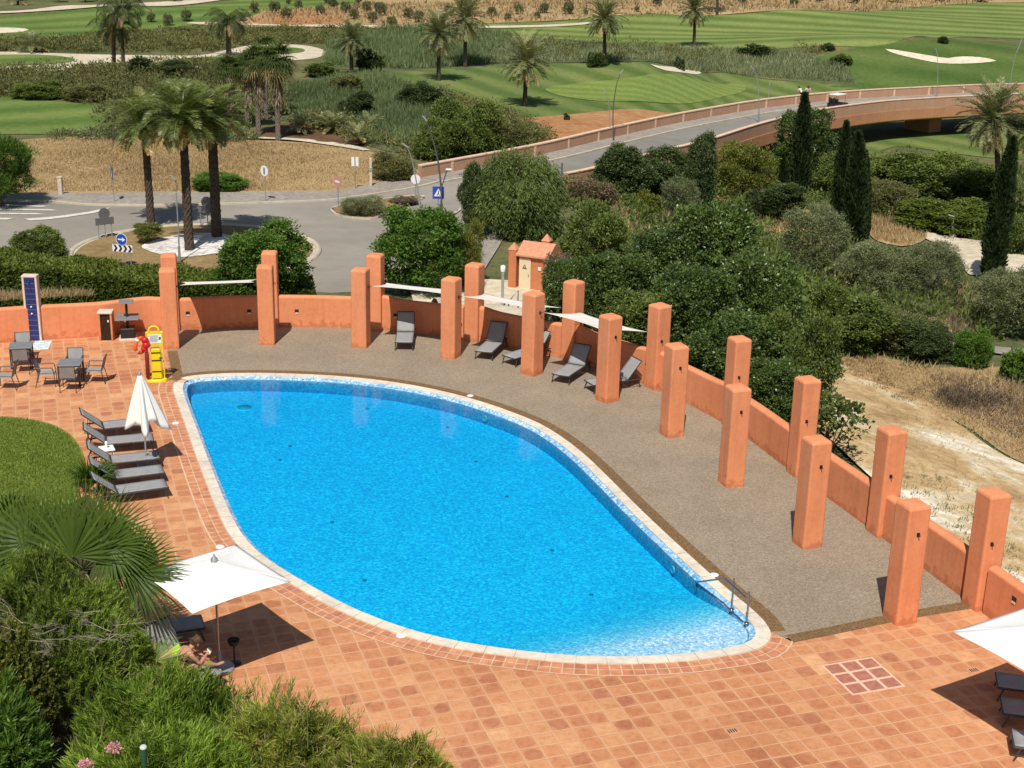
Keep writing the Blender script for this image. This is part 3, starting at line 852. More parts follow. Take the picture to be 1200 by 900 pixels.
sheet('dry_grass_bank', [(870, 245), (930, 240), (960, 262), (985, 310), (1010, 335), (990, 345), (940, 300), (880, 262)], 2, M_dry, 1.0)
sheet('dry_grass_bank', [(1080, 345), (1110, 335), (1150, 345), (1150, 390), (1110, 400), (1075, 385)], 2, M_dry, 1.0)
sheet('red_soil', [(836, 226), (850, 214), (866, 222), (872, 238), (850, 240)], 2, M_redsoil, 0.8)
sheet('sandy_paving', [(480, 342), (505, 328), (560, 330), (600, 332), (645, 336), (660, 380), (600, 420), (520, 400)], 8, M_path, 1.0, smooth=False, off=0.02)

# ------------------------------------------------------------------ bridge
far_px = [(660, 174), (717, 160.5), (800, 142.5), (900, 125.5), (1000, 115.5), (1133, 108.5), (1200, 106.5), (1300, 104)]
farL = resample(catmull([G(a, b, -2.85) for a, b in [(492, 207.5), (540, 198.5), (633, 180.5), (717, 160.5), (800, 142.5), (900, 125.5), (1000, 115.5), (1133, 108.5), (1200, 106.5), (1300, 104)]], 8), 0.8)
nearL = resample(catmull([G(a, b, -2.0) for a, b in [(663, 203), (693, 197), (760, 180), (827, 164), (880, 147.5), (927, 135), (967, 127), (1033, 118.5), (1090, 114.5), (1140, 112), (1220, 108.5), (1320, 105)]], 8), 0.8)
for p in farL: p.z = -3
for p in nearL: p.z = -3
M_parapet = stucco_mat('parapet_render', (0.60, 0.37, 0.25))
M_parapet_cap = mat('parapet_cap', (0.70, 0.48, 0.34), 0.85, 0.12, 2.0)
M_deckside = stucco_mat('bridge_side', (0.60, 0.31, 0.17))
M_under = mat('bridge_soffit', (0.10, 0.075, 0.055), 0.9, 0.1, 1)

def strip(P, prof, name, m, parent=None, closed=False, cap=True):
    """sweep a profile of (offset left of travel, z) along P"""
    mb = MB(); n = len(P); k = len(prof)
    rings = [[(q.x, q.y, P[i].z + pz) for i, q in enumerate(offset2d(P, po, closed))] for po, pz in prof]
    vs = [rings[j][i] for i in range(n) for j in range(k)]
    fs = []
    for i in range(n if closed else n - 1):
        i2 = (i + 1) % n
        for j in range(k - 1):
            fs.append((i * k + j, i * k + j + 1, i2 * k + j + 1, i2 * k + j))
    mb.add(vs, fs)
    if cap and not closed:
        mb.add(vs[:k], [tuple(range(k))]); mb.add(vs[-k:], [tuple(range(k - 1, -1, -1))])
    return mb.build(name, m, parent)

bridge = empty('road_bridge', (farL[60].x, farL[60].y, -3), 0, 'long curved road bridge with pale orange parapets crossing the golf valley', 'bridge')
bridge.location = (0, 0, 0)
strip(farL, [(.16, -.05), (.16, .92), (-.16, .92), (-.16, -.05)], 'far_parapet', M_parapet, bridge)
strip(farL, [(.20, .92), (.20, 1.0), (-.20, 1.0), (-.20, .92)], 'parapet_cap', M_parapet_cap, bridge)
strip(nearL, [(.16, .02), (.16, .97), (-.16, .97), (-.16, -.02)], 'near_parapet', M_parapet, bridge)
strip(nearL, [(.20, .97), (.20, 1.04), (-.20, 1.04), (-.20, .97)], 'parapet_cap', M_parapet_cap, bridge)
nb = [p for p in nearL if p.x > 12]
strip(nb, [(.1, -.03), (-.24, -.02), (-.24, -.95), (-.05, -1.1), (1.5, -1.25)], 'deck_edge', M_deckside, bridge, cap=False)
# far parapet is panelled: shallow pilasters
for i in range(4, len(farL) - 1, 6):
    p = farL[i]; t = (farL[i + 1] - farL[i - 1]); a = math.atan2(t.y, t.x)
    nn = Vector((-t.y, t.x, 0)).normalized()
    q = p - nn * 0.17
    MB().box((q.x, q.y, -3 + .44), (.22, .05, .86), a).build('parapet_pilaster', M_parapet_cap, bridge)
strip(farL, [(-.17, .0), (-.17, .16), (-2.0, .16), (-2.0, -.02)], 'footway', M_pave, bridge)
strip(farL, [(-2.0, .0), (-2.0, .165), (-2.2, .165), (-2.2, -.02)], 'kerb', M_kerb, bridge)
# carriageway: between kerb and near parapet
kl = offset2d(farL, -2.2)
A_ = [p for p in kl if p.x > 1.0]
B_ = nearL
nA = 60
Aq = [resample(A_, 1.0)[int(i * (len(resample(A_, 1.0)) - 1) / nA)] for i in range(nA + 1)]
Bq = [resample(B_, 1.0)[int(i * (len(resample(B_, 1.0)) - 1) / nA)] for i in range(nA + 1)]
mb = MB(); vs = [(p.x, p.y, -2.97) for p in Aq] + [(p.x, p.y, -2.97) for p in Bq]
mb.add(vs, [(i, nA + 1 + i, nA + 2 + i, i + 1) for i in range(nA)])
mb.build('carriageway', M_bridge_road, bridge)
fq = resample(farL, 1.0)
sub = [p for p in fq if p.x > 10]; sub2 = [p for p in resample(nearL, 1.0) if p.x > 12]
m_ = min(len(sub), len(sub2)); 
sa = [sub[int(i * (len(sub) - 1) / 50)] for i in range(51)]; sb_ = [sub2[int(i * (len(sub2) - 1) / 50)] for i in range(51)]
mb = MB(); mb.add([(p.x, p.y, -4.2) for p in sa] + [(p.x, p.y, -4.15) for p in sb_], [(i, i + 1, 52 + i, 51 + i) for i in range(50)])
mb.build('deck_soffit', M_under, bridge)
for px, py, wd in ((1088, 150, 2.0), (1240, 140, 2.0), (905, 165, 1.6)):
    p = G(px, py, -5.5); t = (p.x, p.y)
    mb = MB(); mb.cbox((p.x, p.y + 2.2, -5.6), (wd, 3.2, 3.2), .08, R(38)); mb.build('pier', M_deckside, bridge)

# ------------------------------------------------------------------ terrace deck, pool
O_px = [(206, 446), (217, 441.5), (253, 438.5), (300, 437.6), (350, 438.8), (400, 441.5), (450, 446.8), (500, 455), (550, 467), (600, 483.5), (640, 501), (680, 529), (717, 564), (753, 600), (800, 644), (850, 689), (883, 716), (899, 732), (906, 745), (900, 757), (883, 763.5), (850, 769), (800, 775.5), (733, 778.5), (667, 777), (600, 770), (533, 760), (467, 743.5), (400, 717.5), (350, 690), (300, 659), (272, 632), (256, 602), (245, 575), (233, 543), (213, 487), (203, 457)]
O = resample(catmull([G(a, b) for a, b in O_px], 8, True), 0.22, True)
area = sum(O[i].x * O[(i + 1) % len(O)].y - O[(i + 1) % len(O)].x * O[i].y for i in range(len(O)))
if area < 0: O.reverse()          # counter-clockwise: left of travel is the water side
def smooth_curve(P, it=3):
    for _ in range(it):
        P = [(P[i - 1] + P[i] * 2 + P[(i + 1) % len(P)]) / 4 for i in range(len(P))]
    return P
O = smooth_curve(O, 4)
def inset(d):
    return smooth_curve(offset2d(O, d, True), int(4 + 10 * d))
C1, C2, C3 = inset(0.29), inset(0.41), inset(0.44)
NO = len(O)
def ring(name, A, za, Bq, zb, m, parent=None, uvw=None, smooth=True, kind=None):
    mb = MB()
    vs = [(p.x, p.y, za) for p in A] + [(p.x, p.y, zb) for p in Bq]
    fs = [(i, (i + 1) % NO, NO + (i + 1) % NO, NO + i) for i in range(NO)]
    mb.add(vs, fs, smooth)
    o = mb.build(name, m, parent)
    if uvw:
        uv = o.data.uv_layers.new(name='UVMap')
        s = [0]
        for i in range(NO): s.append(s[-1] + (A[(i + 1) % NO] - A[i]).length)
        for i, p in enumerate(o.data.polygons):
            for li, (u, v) in zip(p.loop_indices, ((s[i], 0), (s[i + 1], 0), (s[i + 1], uvw), (s[i], uvw))):
                uv.data[li].uv = (u, v)
    if kind: tag(o, kind=kind)
    return o

pool = empty('swimming_pool', (0, 0, 0), 0, 'large egg-shaped blue swimming pool with pale stone coping', 'swimming pool')
# coping as single stones round the edge: small joints every ~0.5 m
mb = MB()
step = 3
for i in range(0, NO - (NO % step), step):
    j = i + step
    Aa = [O[k % NO] for k in range(i, j + 1)]; Bb = [C1[k % NO] for k in range(i, j + 1)]
    g = 0.04
    Aa[0] = Aa[0].lerp(Aa[1], g); Bb[0] = Bb[0].lerp(Bb[1], g)
    n = len(Aa)
    vs = [(p.x, p.y, -.02) for p in Aa] + [(p.x, p.y, .024) for p in Aa] + [(p.x, p.y, .018) for p in Bb] + [(p.x, p.y, -.06) for p in Bb]
    fs = []
    for q in range(n - 1):
        for k in range(3):
            fs.append((k * n + q, k * n + q + 1, (k + 1) * n + q + 1, (k + 1) * n + q))
    mb.add(vs, fs)
mb.build('coping', M_coping, pool)
ring('coping_bed', inset(0.01), .008, inset(0.26), .004, M_stain, pool)
ring('overflow_gutter', C1, -.01, C2, -.075, M_gutter, pool)
def floor_z(p):
    a = G(640, 757); b = G(850, 706)
    d = (b - a).normalized(); n = Vector((d.y, -d.x, 0))
    s = (p - a).dot(n)
    return -0.48 + 0.385 * float(smooth01(-1.8, 0.9, np.array(s)))
inner = C3
cen = sum(inner, Vector()) / NO
KR = 14
mb = MB()
vs = []
for k in range(KR + 1):
    f_ = 1 - k / KR
    for p in inner:
        q = cen.lerp(p, f_); vs.append((q.x, q.y, floor_z(q)))
fs = []
for k in range(KR):
    for i in range(NO):
        i2 = (i + 1) % NO
        fs.append((k * NO + i, k * NO + i2, (k + 1) * NO + i2, (k + 1) * NO + i))
mb.add(vs, fs, True)
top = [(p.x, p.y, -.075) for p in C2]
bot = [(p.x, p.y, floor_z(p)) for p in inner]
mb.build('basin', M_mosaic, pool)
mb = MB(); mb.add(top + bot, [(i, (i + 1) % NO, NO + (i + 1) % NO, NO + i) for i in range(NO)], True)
mb.build('basin_wall', M_poolwall_shaded, pool)
M_signgrey = mat('inlet_grey', (0.12, 0.22, 0.32), .5)
M_lampgrey = mat('lamp_glass_grey', (0.30, 0.42, 0.52), .3)
# drains and lamps under water
M_dark = mat('dark_metal', (0.03, 0.03, 0.032), 0.5, 0.1, 5, metal=0.3)
M_whiteplastic = mat('white_plastic', (0.78, 0.78, 0.76), 0.4, 0.05, 5)
for px, py in [(328, 539), (340, 523), (389, 612), (427, 680), (558, 541), (594, 582), (647, 645), (693, 697), (430, 479), (524, 501)]:
    d = ray(px, py); p = G(px, py, -.7)
    z = floor_z(p); p = G(px, py, z + .012)
    mb = MB(); mb.lathe([(0.055, -.01), (0.055, .012), (0.04, .02)], 10, p); mb.build('inlet', M_signgrey, pool)
p = G(286, 478, -.47)
mb = MB(); mb.lathe([(.27, -.48), (.27, -.465), (.02, -.464)], 20, (p.x, p.y, 0)); mb.build('main_drain', M_whiteplastic, pool)
mb = MB(); mb.lathe([(.22, -.466), (.22, -.455), (.02, -.454)], 20, (p.x, p.y, 0)); mb.build('drain_grille', M_lampgrey, pool)
for px, py in [(568, 490), (787, 669)]:
    q = G(px, py, -.28)
    k = min(range(NO), key=lambda i: (inner[i] - Vector((q.x, q.y, 0))).length)
    c = inner[k]; t = (inner[(k + 1) % NO] - inner[k - 1]); nn = Vector((-t.y, t.x, 0)).normalized()
    mb = MB(); pts = [Vector((0, 0, 0))]
    M4 = Matrix.Translation(Vector((c.x, c.y, -.28)) + nn * .03) @ nn.to_track_quat('Z', 'Y').to_matrix().to_4x4()
    mb.lathe([(.10, -.02), (.10, .02), (.08, .03), (.08, .012), (.02, .012)], 18); mb.xform(M4); mb.build('pool_lamp', M_lampgrey, pool)
# water body: closed, absorbing volume
mb = MB()
WR = inset(0.405)
vs = [(p.x, p.y, -.07) for p in WR] + [(p.x, p.y, -1.2) for p in WR]
tri = tessellate_polygon([[Vector((p.x, p.y, 0)) for p in WR]])
fs = []
for t in tri:
    a, b, c = (Vector(vs[i]) for i in t)
    fs.append(t if (b - a).cross(c - a).z > 0 else (t[0], t[2], t[1]))
fs += [tuple(NO + i for i in reversed(f)) for f in fs]
fs += [(NO + i, NO + (i + 1) % NO, (i + 1) % NO, i) for i in range(NO)]
mb.add(vs, fs)
tag(mb.build('pool_water', M_water), kind='structure')

# deck with the pool cut out
wl = [p for p in WS]
outer = [Vector((p.x, p.y, 0)) for p in wl if -60 < p.x < 40 and p.y > 12]
outer += [Vector((40, 8, 0)), Vector((-60, 8, 0))]
hole = inset(0.1)
allp = outer + hole
tri = tessellate_polygon([[Vector((p.x, p.y, 0)) for p in outer], [Vector((p.x, p.y, 0)) for p in hole]])
fs = []
for t in tri:
    a, b, c = (allp[i] for i in t)
    fs.append(tuple(t) if (b - a).cross(c - a).z > 0 else (t[0], t[2], t[1]))
mb = MB(); mb.add([(p.x, p.y, 0) for p in allp], fs)
tag(mb.build('terrace_paving', M_deck), kind='structure')

# resin-bound gravel area along the wall
iL = min(range(len(WS)), key=lambda i: (WS[i] - PIL[0][1]).length)
iR = min(range(len(WS)), key=lambda i: (WS[i] - PIL[9][1]).length)
wallside = [Vector((p.x, p.y, 0)) for p in WS[iL:iR + 1]]
Oo = offset2d(O, -0.02, True)
def near(P, q): return min(range(len(P)), key=lambda i: (P[i] - q).length)
kA = near(O, G(205, 446)); kB = near(O, G(904, 738))
seq = []
k = kB
while True:                      # along the pool from right end back to the left corner
    seq.append(k)
    if k == kA: break
    k = (k + 1) % NO
    if len(seq) > NO: break
if len(seq) > NO * 0.6:
    seq = []; k = kB
    while k != kA:
        seq.append(k); k = (k - 1) % NO
poolside = [Vector((Oo[i].x, Oo[i].y, 0)) for i in seq]
edgeR = [G(1139, 713), G(1060, 726), G(985, 742), G(930, 753)]
edgeL = [G(203, 445), G(196, 412)]
poly = wallside + [edgeR[0]] + edgeR[1:] + poolside + [edgeL[1]]
def flat_poly(name, P, z, m):
    tri = tessellate_polygon([[Vector((p.x, p.y, 0)) for p in P]])
    fs = []
    for t in tri:
        a, b, c = (P[i] for i in t)
        fs.append(tuple(t) if (b - a).to_2d().to_3d().cross((c - a).to_2d().to_3d()).z > 0 else (t[0], t[2], t[1]))
    mb = MB(); mb.add([(p.x, p.y, z) for p in P], fs)
    return tag(mb.build(name, m), kind='structure')
flat_poly('gravel_terrace', poly, .005, M_resin)
def band(name, P, d0, d1, z, m):
    a = offset2d(P, d0); b = offset2d(P, d1)
    mb = MB(); n = len(P)
    mb.add([(p.x, p.y, z) for p in a] + [(p.x, p.y, z) for p in b], [(i, i + 1, n + i + 1, n + i) for i in range(n - 1)])
    o = mb.build(name, m)
    if o.data.polygons[0].normal.z < 0: o.data.flip_normals()
    return tag(o, kind='structure')
sgn = 1 if (poolside[1] - poolside[0]).cross(Vector((G(800, 600) - poolside[0]))).z > 0 else -1
ib = max(0, len(poolside) - 1)
band('gravel_border', resample(poolside, .3), 0.02 * sgn, -0.33 * sgn, .009, M_brown)
eR = resample([edgeR[0], edgeR[1], edgeR[2], edgeR[3]], .3)
band('gravel_border', eR, 0.0, -0.32, .010, M_brown)
band('gravel_border', resample([poolside[-1], edgeL[0], edgeL[1]], .3), 0.0, -0.34, .0105, M_brown)
# small brick border on the tile side of the pool
seq2 = [i for i in range(NO) if i not in set(seq)]
brk = [i for i in range(len(seq2) - 1) if seq2[i + 1] != seq2[i] + 1]
if brk: seq2 = seq2[brk[0] + 1:] + seq2[:brk[0] + 1]
def uvband(name, idx, d0, d1, z, m, vscale):
    A = [offset2d(O, d0, True)[0]] and offset2d(O, d0, True); Bq = offset2d(O, d1, True)
    A = [A[i] for i in idx]; Bq = [Bq[i] for i in idx]
    n = len(idx); mb = MB()
    mb.add([(p.x, p.y, z) for p in A] + [(p.x, p.y, z) for p in Bq], [(i, n + i, n + i + 1, i + 1) for i in range(n - 1)])
    o = mb.build(name, m)
    uv = o.data.uv_layers.new(name='UVMap'); s = [0]
    for i in range(n - 1): s.append(s[-1] + (A[i + 1] - A[i]).length)
    for i, p in enumerate(o.data.polygons):
        for li, q in zip(p.loop_indices, ((s[i], 0), (s[i], vscale), (s[i + 1], vscale), (s[i + 1], 0))): uv.data[li].uv = q
    if o.data.polygons[0].normal.z < 0: o.data.flip_normals()
    return tag(o, kind='structure')
uvband('brick_border', seq2, -0.01, -0.46, .005, M_border, 0.45)
M_cream = mat('cream_grout', (0.66, 0.45, 0.29), 0.8, 0.1, 3)
uvband('border_line', seq2, -0.46, -0.49, .009, M_cream, 0.04)

# repaired patch of nine tiles, and floor drains
M_patch = mat('patch_tile', (0.40, 0.165, 0.11), 0.7, 0.16, 7)
M_grout = mat('pale_grout', (0.74, 0.47, 0.34), 0.8, 0.08, 6)
c = G(1011, 792); 
mb = MB(); mb.box((c.x, c.y, -.02), (1.24, 1.24, .05), TILE_ANG); tag(mb.build('repair_bed', M_grout), kind='structure')
mb = MB()
for i in (-1, 0, 1):
    for j in (-1, 0, 1):
        q = Vector((i * .405, j * .405, 0)); q.rotate(Matrix.Rotation(TILE_ANG, 3, 'Z'))
        mb.cbox((c.x + q.x, c.y + q.y, .0), (.345, .345, .024), .012, TILE_ANG)
tag(mb.build('repair_tiles', M_patch), kind='structure')
M_pale_tile = mat('pale_drain_surround', (0.56, 0.28, 0.16), 0.7, .1, 5)
for nm, px, py in (('beside the front edge of the terrace', 858, 857), ('next to the right-hand parasol shadow', 1141, 786)):
    c = G(px, py)
    e = empty('floor_drain', (c.x, c.y, 0), TILE_ANG, 'small slotted floor drain in the terracotta tiles ' + nm, 'drain', 'slotted floor drains')
    mb = MB(); mb.box((0, 0, .0), (.28, .2, .022)); mb.build('surround', M_pale_tile, e)
    mb = MB()
    for k in range(4): mb.box((-.075 + .05 * k, 0, .012), (.022, .12, .006))
    mb.build('slots', M_dark, e)
# pale skimmer lids set in the brick border
for k, (px, py) in enumerate([(206, 496), (210, 462), (258, 641), (470, 745), (837, 674), (551, 464)]):
    c = G(px, py)
    mb = MB(); mb.lathe([(.11, .0), (.11, .016), (.09, .02)], 12, c)
    o = mb.build('skimmer_lid', M_whiteplastic)
    tag(o, ['pale round lid in the brick border left of the pool corner', 'pale round lid nearest the rounded top left pool corner', 'pale round lid in the border beside the open white parasol', 'pale round lid in the brick border at the front of the pool', 'pale round lid in the brown gravel strip by the handrail', 'pale round lid in the brown strip at the back of the pool'][k], 'lid', 'round lids set around the pool')

# lawn and planting bed
lw, LP = sheet('lawn', [(-200, 486), (-60, 487), (0, 489), (32, 491.5), (60, 498), (82, 510), (95, 527), (99, 545), (92, 575), (70, 620), (20, 680), (-100, 720), (-220, 640)], 1, M_lawn, 0.5, flat=0.0, off=0.035, edge=0.3)
bedpx = [(-200, 690), (20, 640), (92, 585), (112, 590), (125, 640), (150, 720), (180, 800), (250, 850), (330, 875), (430, 905), (520, 960), (500, 1100), (-200, 1100)]
sheet('planting_bed', bedpx, 1, M_bed, 0.6, flat=0.0, off=0.03, edge=.4)

# ------------------------------------------------------------------ wall and pillars
wallroot = empty('terrace_wall', (0, 0, 0), 0, 'low curved orange rendered wall running along the back of the pool terrace', 'wall')
WP = catmull(WALL, 24)
def sub_path(i0, i1, t0=0.0, t1=0.0):
    P = WP[i0 * 24:i1 * 24 + 1]
    P = resample(P, 0.12)
    s = [0]
    for a, b in zip(P, P[1:]): s.append(s[-1] + (b - a).length)
    return [p for p, q in zip(P, s) if t0 <= q <= s[-1] - t1]
def wall_section(P, h0, wave=0.0, name='wall_section'):
    th = .15
    mb = MB()
    prof = [(-th, -1.8), (-th, -.05)] + [(-th * math.cos(a), .08 * math.sin(a)) for a in np.linspace(0, PI, 9)] + [(th, -.05), (th, -1.8)]
    s = [0]
    for a, b in zip(P, P[1:]): s.append(s[-1] + (b - a).length)
    k = len(prof); vs = []; n = len(P)
    for i, p in enumerate(P):
        a = P[max(i - 1, 0)]; b = P[min(i + 1, n - 1)]
        t = (b - a).normalized()
        u = s[i]; v = s[-1] - s[i]
        h = h0 + wave * (math.exp(-(u / .55) ** 2) + .5 * math.exp(-(v / .45) ** 2))
        for j, (o_, z) in enumerate(prof):
            vs.append((p.x - t.y * o_, p.y + t.x * o_, (h - .08 + z) if 1 < j < k - 2 else (z if j in (0, k - 1) else h - .1)))
    fs = [(i * k + j, (i + 1) * k + j, (i + 1) * k + j + 1, i * k + j + 1) for i in range(n - 1) for j in range(k - 1)]
    mb.add(vs, fs, False)
    mb.add(vs[:k], [tuple(range(k))]); mb.add(vs[-k:], [tuple(range(k - 1, -1, -1))])
    o = mb.build(name, M_stucco, wallroot)
    o.data.polygons.foreach_set('use_smooth', [len(p.vertices) == 4 for p in o.data.polygons])
    return o
WH = 1.2
wall_section(sub_path(0, 6, 0, .2), WH + .05)
for i in range(9):
    gap = .42 if i in (0, 7, 8) else .26
    wall_section(sub_path(6 + i, 7 + i, .2, gap), WH - (0.03 if i > 5 else 0), 0.12 if 1 < i < 6 else 0.0)
wall_section(sub_path(15, 18, .26, 0), WH - .03)
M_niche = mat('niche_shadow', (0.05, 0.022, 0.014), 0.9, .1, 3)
M_nichelip = mat('niche_lip', (0.85, 0.62, 0.46), 0.8, .05, 3)
for px, py in [(218, 367.5), (290, 365), (346, 365), (467, 370), (541, 381), (763, 429), (1194, 706)]:
    best = None
    for p in WP:
        d_ = ray(px, py); t_ = p.y / d_[1]
        e_ = abs(d_[0] * t_ - p.x)
        if best is None or e_ < best[0]: best = (e_, p)
    p = best[1]; k = WP.index(p); t = (WP[min(k + 1, len(WP) - 1)] - WP[k - 1]).normalized(); a = math.atan2(t.y, t.x)
    nn = Vector((-t.y, t.x, 0))
    z = PT(px, py, p.y - .15).z
    q = p - nn * .15
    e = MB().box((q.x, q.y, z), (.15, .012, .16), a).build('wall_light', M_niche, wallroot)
    q2 = p - nn * .157
    MB().box((q2.x, q2.y, z - .06), (.125, .02, .045), a).build('light_lip', M_nichelip, e)

LABF = ['front-row orange pillar beside the yellow rescue station, leftmost of its row', 'front-row orange pillar right of the tight white sail edge, second from the left', 'front-row orange pillar left of the single shaded lounger, third from the left', 'front-row orange pillar directly right of the single shaded lounger', 'front-row orange pillar hiding the head end of a half-seen lounger', 'front-row orange pillar covering the end of the fifth shaded lounger', 'front-row orange pillar standing just past the last shade sail', 'front-row orange pillar, third from the right end of its row', 'front-row orange pillar, second from the right end of its row', 'front-row orange pillar at the tile edge, nearest to the pool handrail']
LABB = ['back-row orange pillar half hidden behind the leftmost front pillar', 'back-row orange pillar in front of the round leafy tree by the hedge', 'back-row orange pillar beside the empty road, left of the single shaded lounger', 'back-row orange pillar left of the little electricity cabin', 'back-row orange pillar standing behind the largest white sail', 'back-row orange pillar against the dense fig trees at the right end of the sails', 'back-row orange pillar first past the sails, against the dark trees', 'back-row orange pillar where the trees end and the sandy track begins', 'back-row orange pillar fully against the sandy track, second from the right', 'back-row orange pillar at the right end of the wall, nearest the right parasol']
M_hook = mat('hook_steel', (0.05, 0.05, 0.05), 0.4, .05, 4, metal=.8)
pme = None
rnd = random.Random(4)
for i, (f, b, a) in enumerate(PIL):
    for row, c in (('F', f), ('B', b)):
        e = empty('stucco_pillar', (c.x, c.y, 0), a + rnd.uniform(-.02, .02), (LABF if row == 'F' else LABB)[i], 'pillar', 'orange stucco pillars around the pool terrace')
        if pme is None:
            mb = MB()
            A_ = PA
            def rg(w_, z, b=.045):
                return [(-w_ + b, -w_, z), (w_ - b, -w_, z), (w_ - b * .3, -w_ + b * .3, z), (w_, -w_ + b, z), (w_, w_ - b, z), (w_ - b * .3, w_ - b * .3, z), (w_ - b, w_, z), (-w_ + b, w_, z), (-w_ + b * .3, w_ - b * .3, z), (-w_, w_ - b, z), (-w_, -w_ + b, z), (-w_ + b * .3, -w_ + b * .3, z)]
            levels = [(A_ + .005, -.6), (A_ + .003, 0), (A_, .5), (A_, 1.6), (A_, PH - .07), (A_ - .02, PH - .025), (A_ - .06, PH)]
            vs = []; fs = []
            for w_, z in levels: vs += rg(w_, z)
            for k in range(len(levels) - 1):
                for j in range(12): fs.append((k * 12 + j, k * 12 + (j + 1) % 12, (k + 1) * 12 + (j + 1) % 12, (k + 1) * 12 + j))
            vs += [(x_ * .3, y_ * .3, PH + .015) for x_, y_, _z in rg(A_ - .06, PH)]
            k = len(levels) - 1
            for j in range(12): fs.append((k * 12 + j, k * 12 + (j + 1) % 12, (k + 1) * 12 + (j + 1) % 12, (k + 1) * 12 + j))
            fs.append(tuple(range((k + 1) * 12, (k + 2) * 12)))
            mb.add(vs, fs)
            o = mb.build('shaft', M_stucco, e)
            pme = o.data
            hk = MB(); hk.box((0, 0, 0), (.012, .07, .09)); hk.tube([(.006, 0, -.005), (.05, 0, -.03), (.075, 0, -.01), (.06, 0, .03), (.03, 0, .03)], .009, 6)
            hme = hk.build('hook', M_hook, e).data
            ho = [x for x in e.children if x.name.startswith('hook')][0]
            zz = 2.2
            ho.location = (PA + .006, 0, zz)
            o2 = link('hook', hme, e, (-PA - .006, 0, zz), (0, 0, PI))
        else:
            link('shaft', pme, e)
            zz = 2.2 if row == 'F' else 1.68
            y0 = 0.0 if row == 'F' else -.1
            link('hook', hme, e, (PA + .006, y0, zz))
            link('hook', hme, e, (-PA - .006, y0, zz), (0, 0, PI))

M_sail = mat('sail_cloth', (0.80, 0.76, 0.68), 0.8, .04, 2)
SLAB = ['tight white shade sail seen edge-on between the two leftmost pillar pairs', 'white shade sail above the single shaded lounger beside the road', 'white shade sail in front of the little electricity cabin', 'broad white shade sail above the pair of loungers by the fig trees']
for q, i in enumerate((0, 2, 3, 4)):
    c4 = []
    for (j, row, st, sn, z) in ((i, 0, 1, 1, 2.22), (i + 1, 0, -1, 1, 2.22), (i + 1, 1, -1, -1, 1.82), (i, 1, 1, -1, 1.82)):
        t, n = TN[j]; c = PIL[j][row]
        c4.append(c + t * (st * (PA + .12)) + n * (sn * .08) + Vector((0, 0, z)))
    n_ = 14; vs = []
    for a_ in range(n_ + 1):
        for b_ in range(n_ + 1):
            u, v = a_ / n_, b_ / n_
            k_ = .13
            uu = .5 + (u - .5) * (1 - k_ * 4 * v * (1 - v)); vv = .5 + (v - .5) * (1 - k_ * 2 * 4 * u * (1 - u))
            p = (c4[0] * (1 - uu) + c4[1] * uu) * (1 - vv) + (c4[3] * (1 - uu) + c4[2] * uu) * vv
            p.z -= .05 * 16 * u * (1 - u) * v * (1 - v)
            vs.append(p)
    fs = [(a_ * (n_ + 1) + b_, (a_ + 1) * (n_ + 1) + b_, (a_ + 1) * (n_ + 1) + b_ + 1, a_ * (n_ + 1) + b_ + 1) for a_ in range(n_) for b_ in range(n_)]
    sl = empty('shade_sail', tuple((c4[0] + c4[2]) / 2), 0, SLAB[q], 'shade sail', 'white shade sails between the pillars')
    off = sl.location.copy()
    mb = MB(); mb.add([p - off for p in vs], fs, True); o = mb.build('cloth', M_sail, sl)
    sm = o.modifiers.new('thick', 'SOLIDIFY'); sm.thickness = .006
    for k_, (j, row, st, sn) in enumerate(((i, 0, 1, 1), (i + 1, 0, -1, 1), (i + 1, 1, -1, -1), (i, 1, 1, -1))):
        t, n = TN[j]; c = PIL[j][row]
        z = 2.2 if row == 0 else 1.68
        MB().tube([c4[k_] - off, c + t * (st * (PA + .01)) + Vector((0, 0, z)) - off], .008, 5).build('tension_cord', M_hook, sl)
# ------------------------------------------------------------------ vegetation generators
def unit(a):
    return a / (np.linalg.norm(a, axis=-1, keepdims=True) + 1e-9)

def leaf_quads(base, d, nrm, L, W, fold=0.0):
    """diamond leaves: base point, direction, approximate normal, length, width -> (n,4,3)"""
    d = unit(d)
    s = unit(np.cross(d, nrm))
    L = np.asarray(L).reshape(-1, 1); W = np.asarray(W).reshape(-1, 1)
    mid = base + d * L * .45
    return np.stack([base, mid + s * W * .5, base + d * L, mid - s * W * .5], 1)

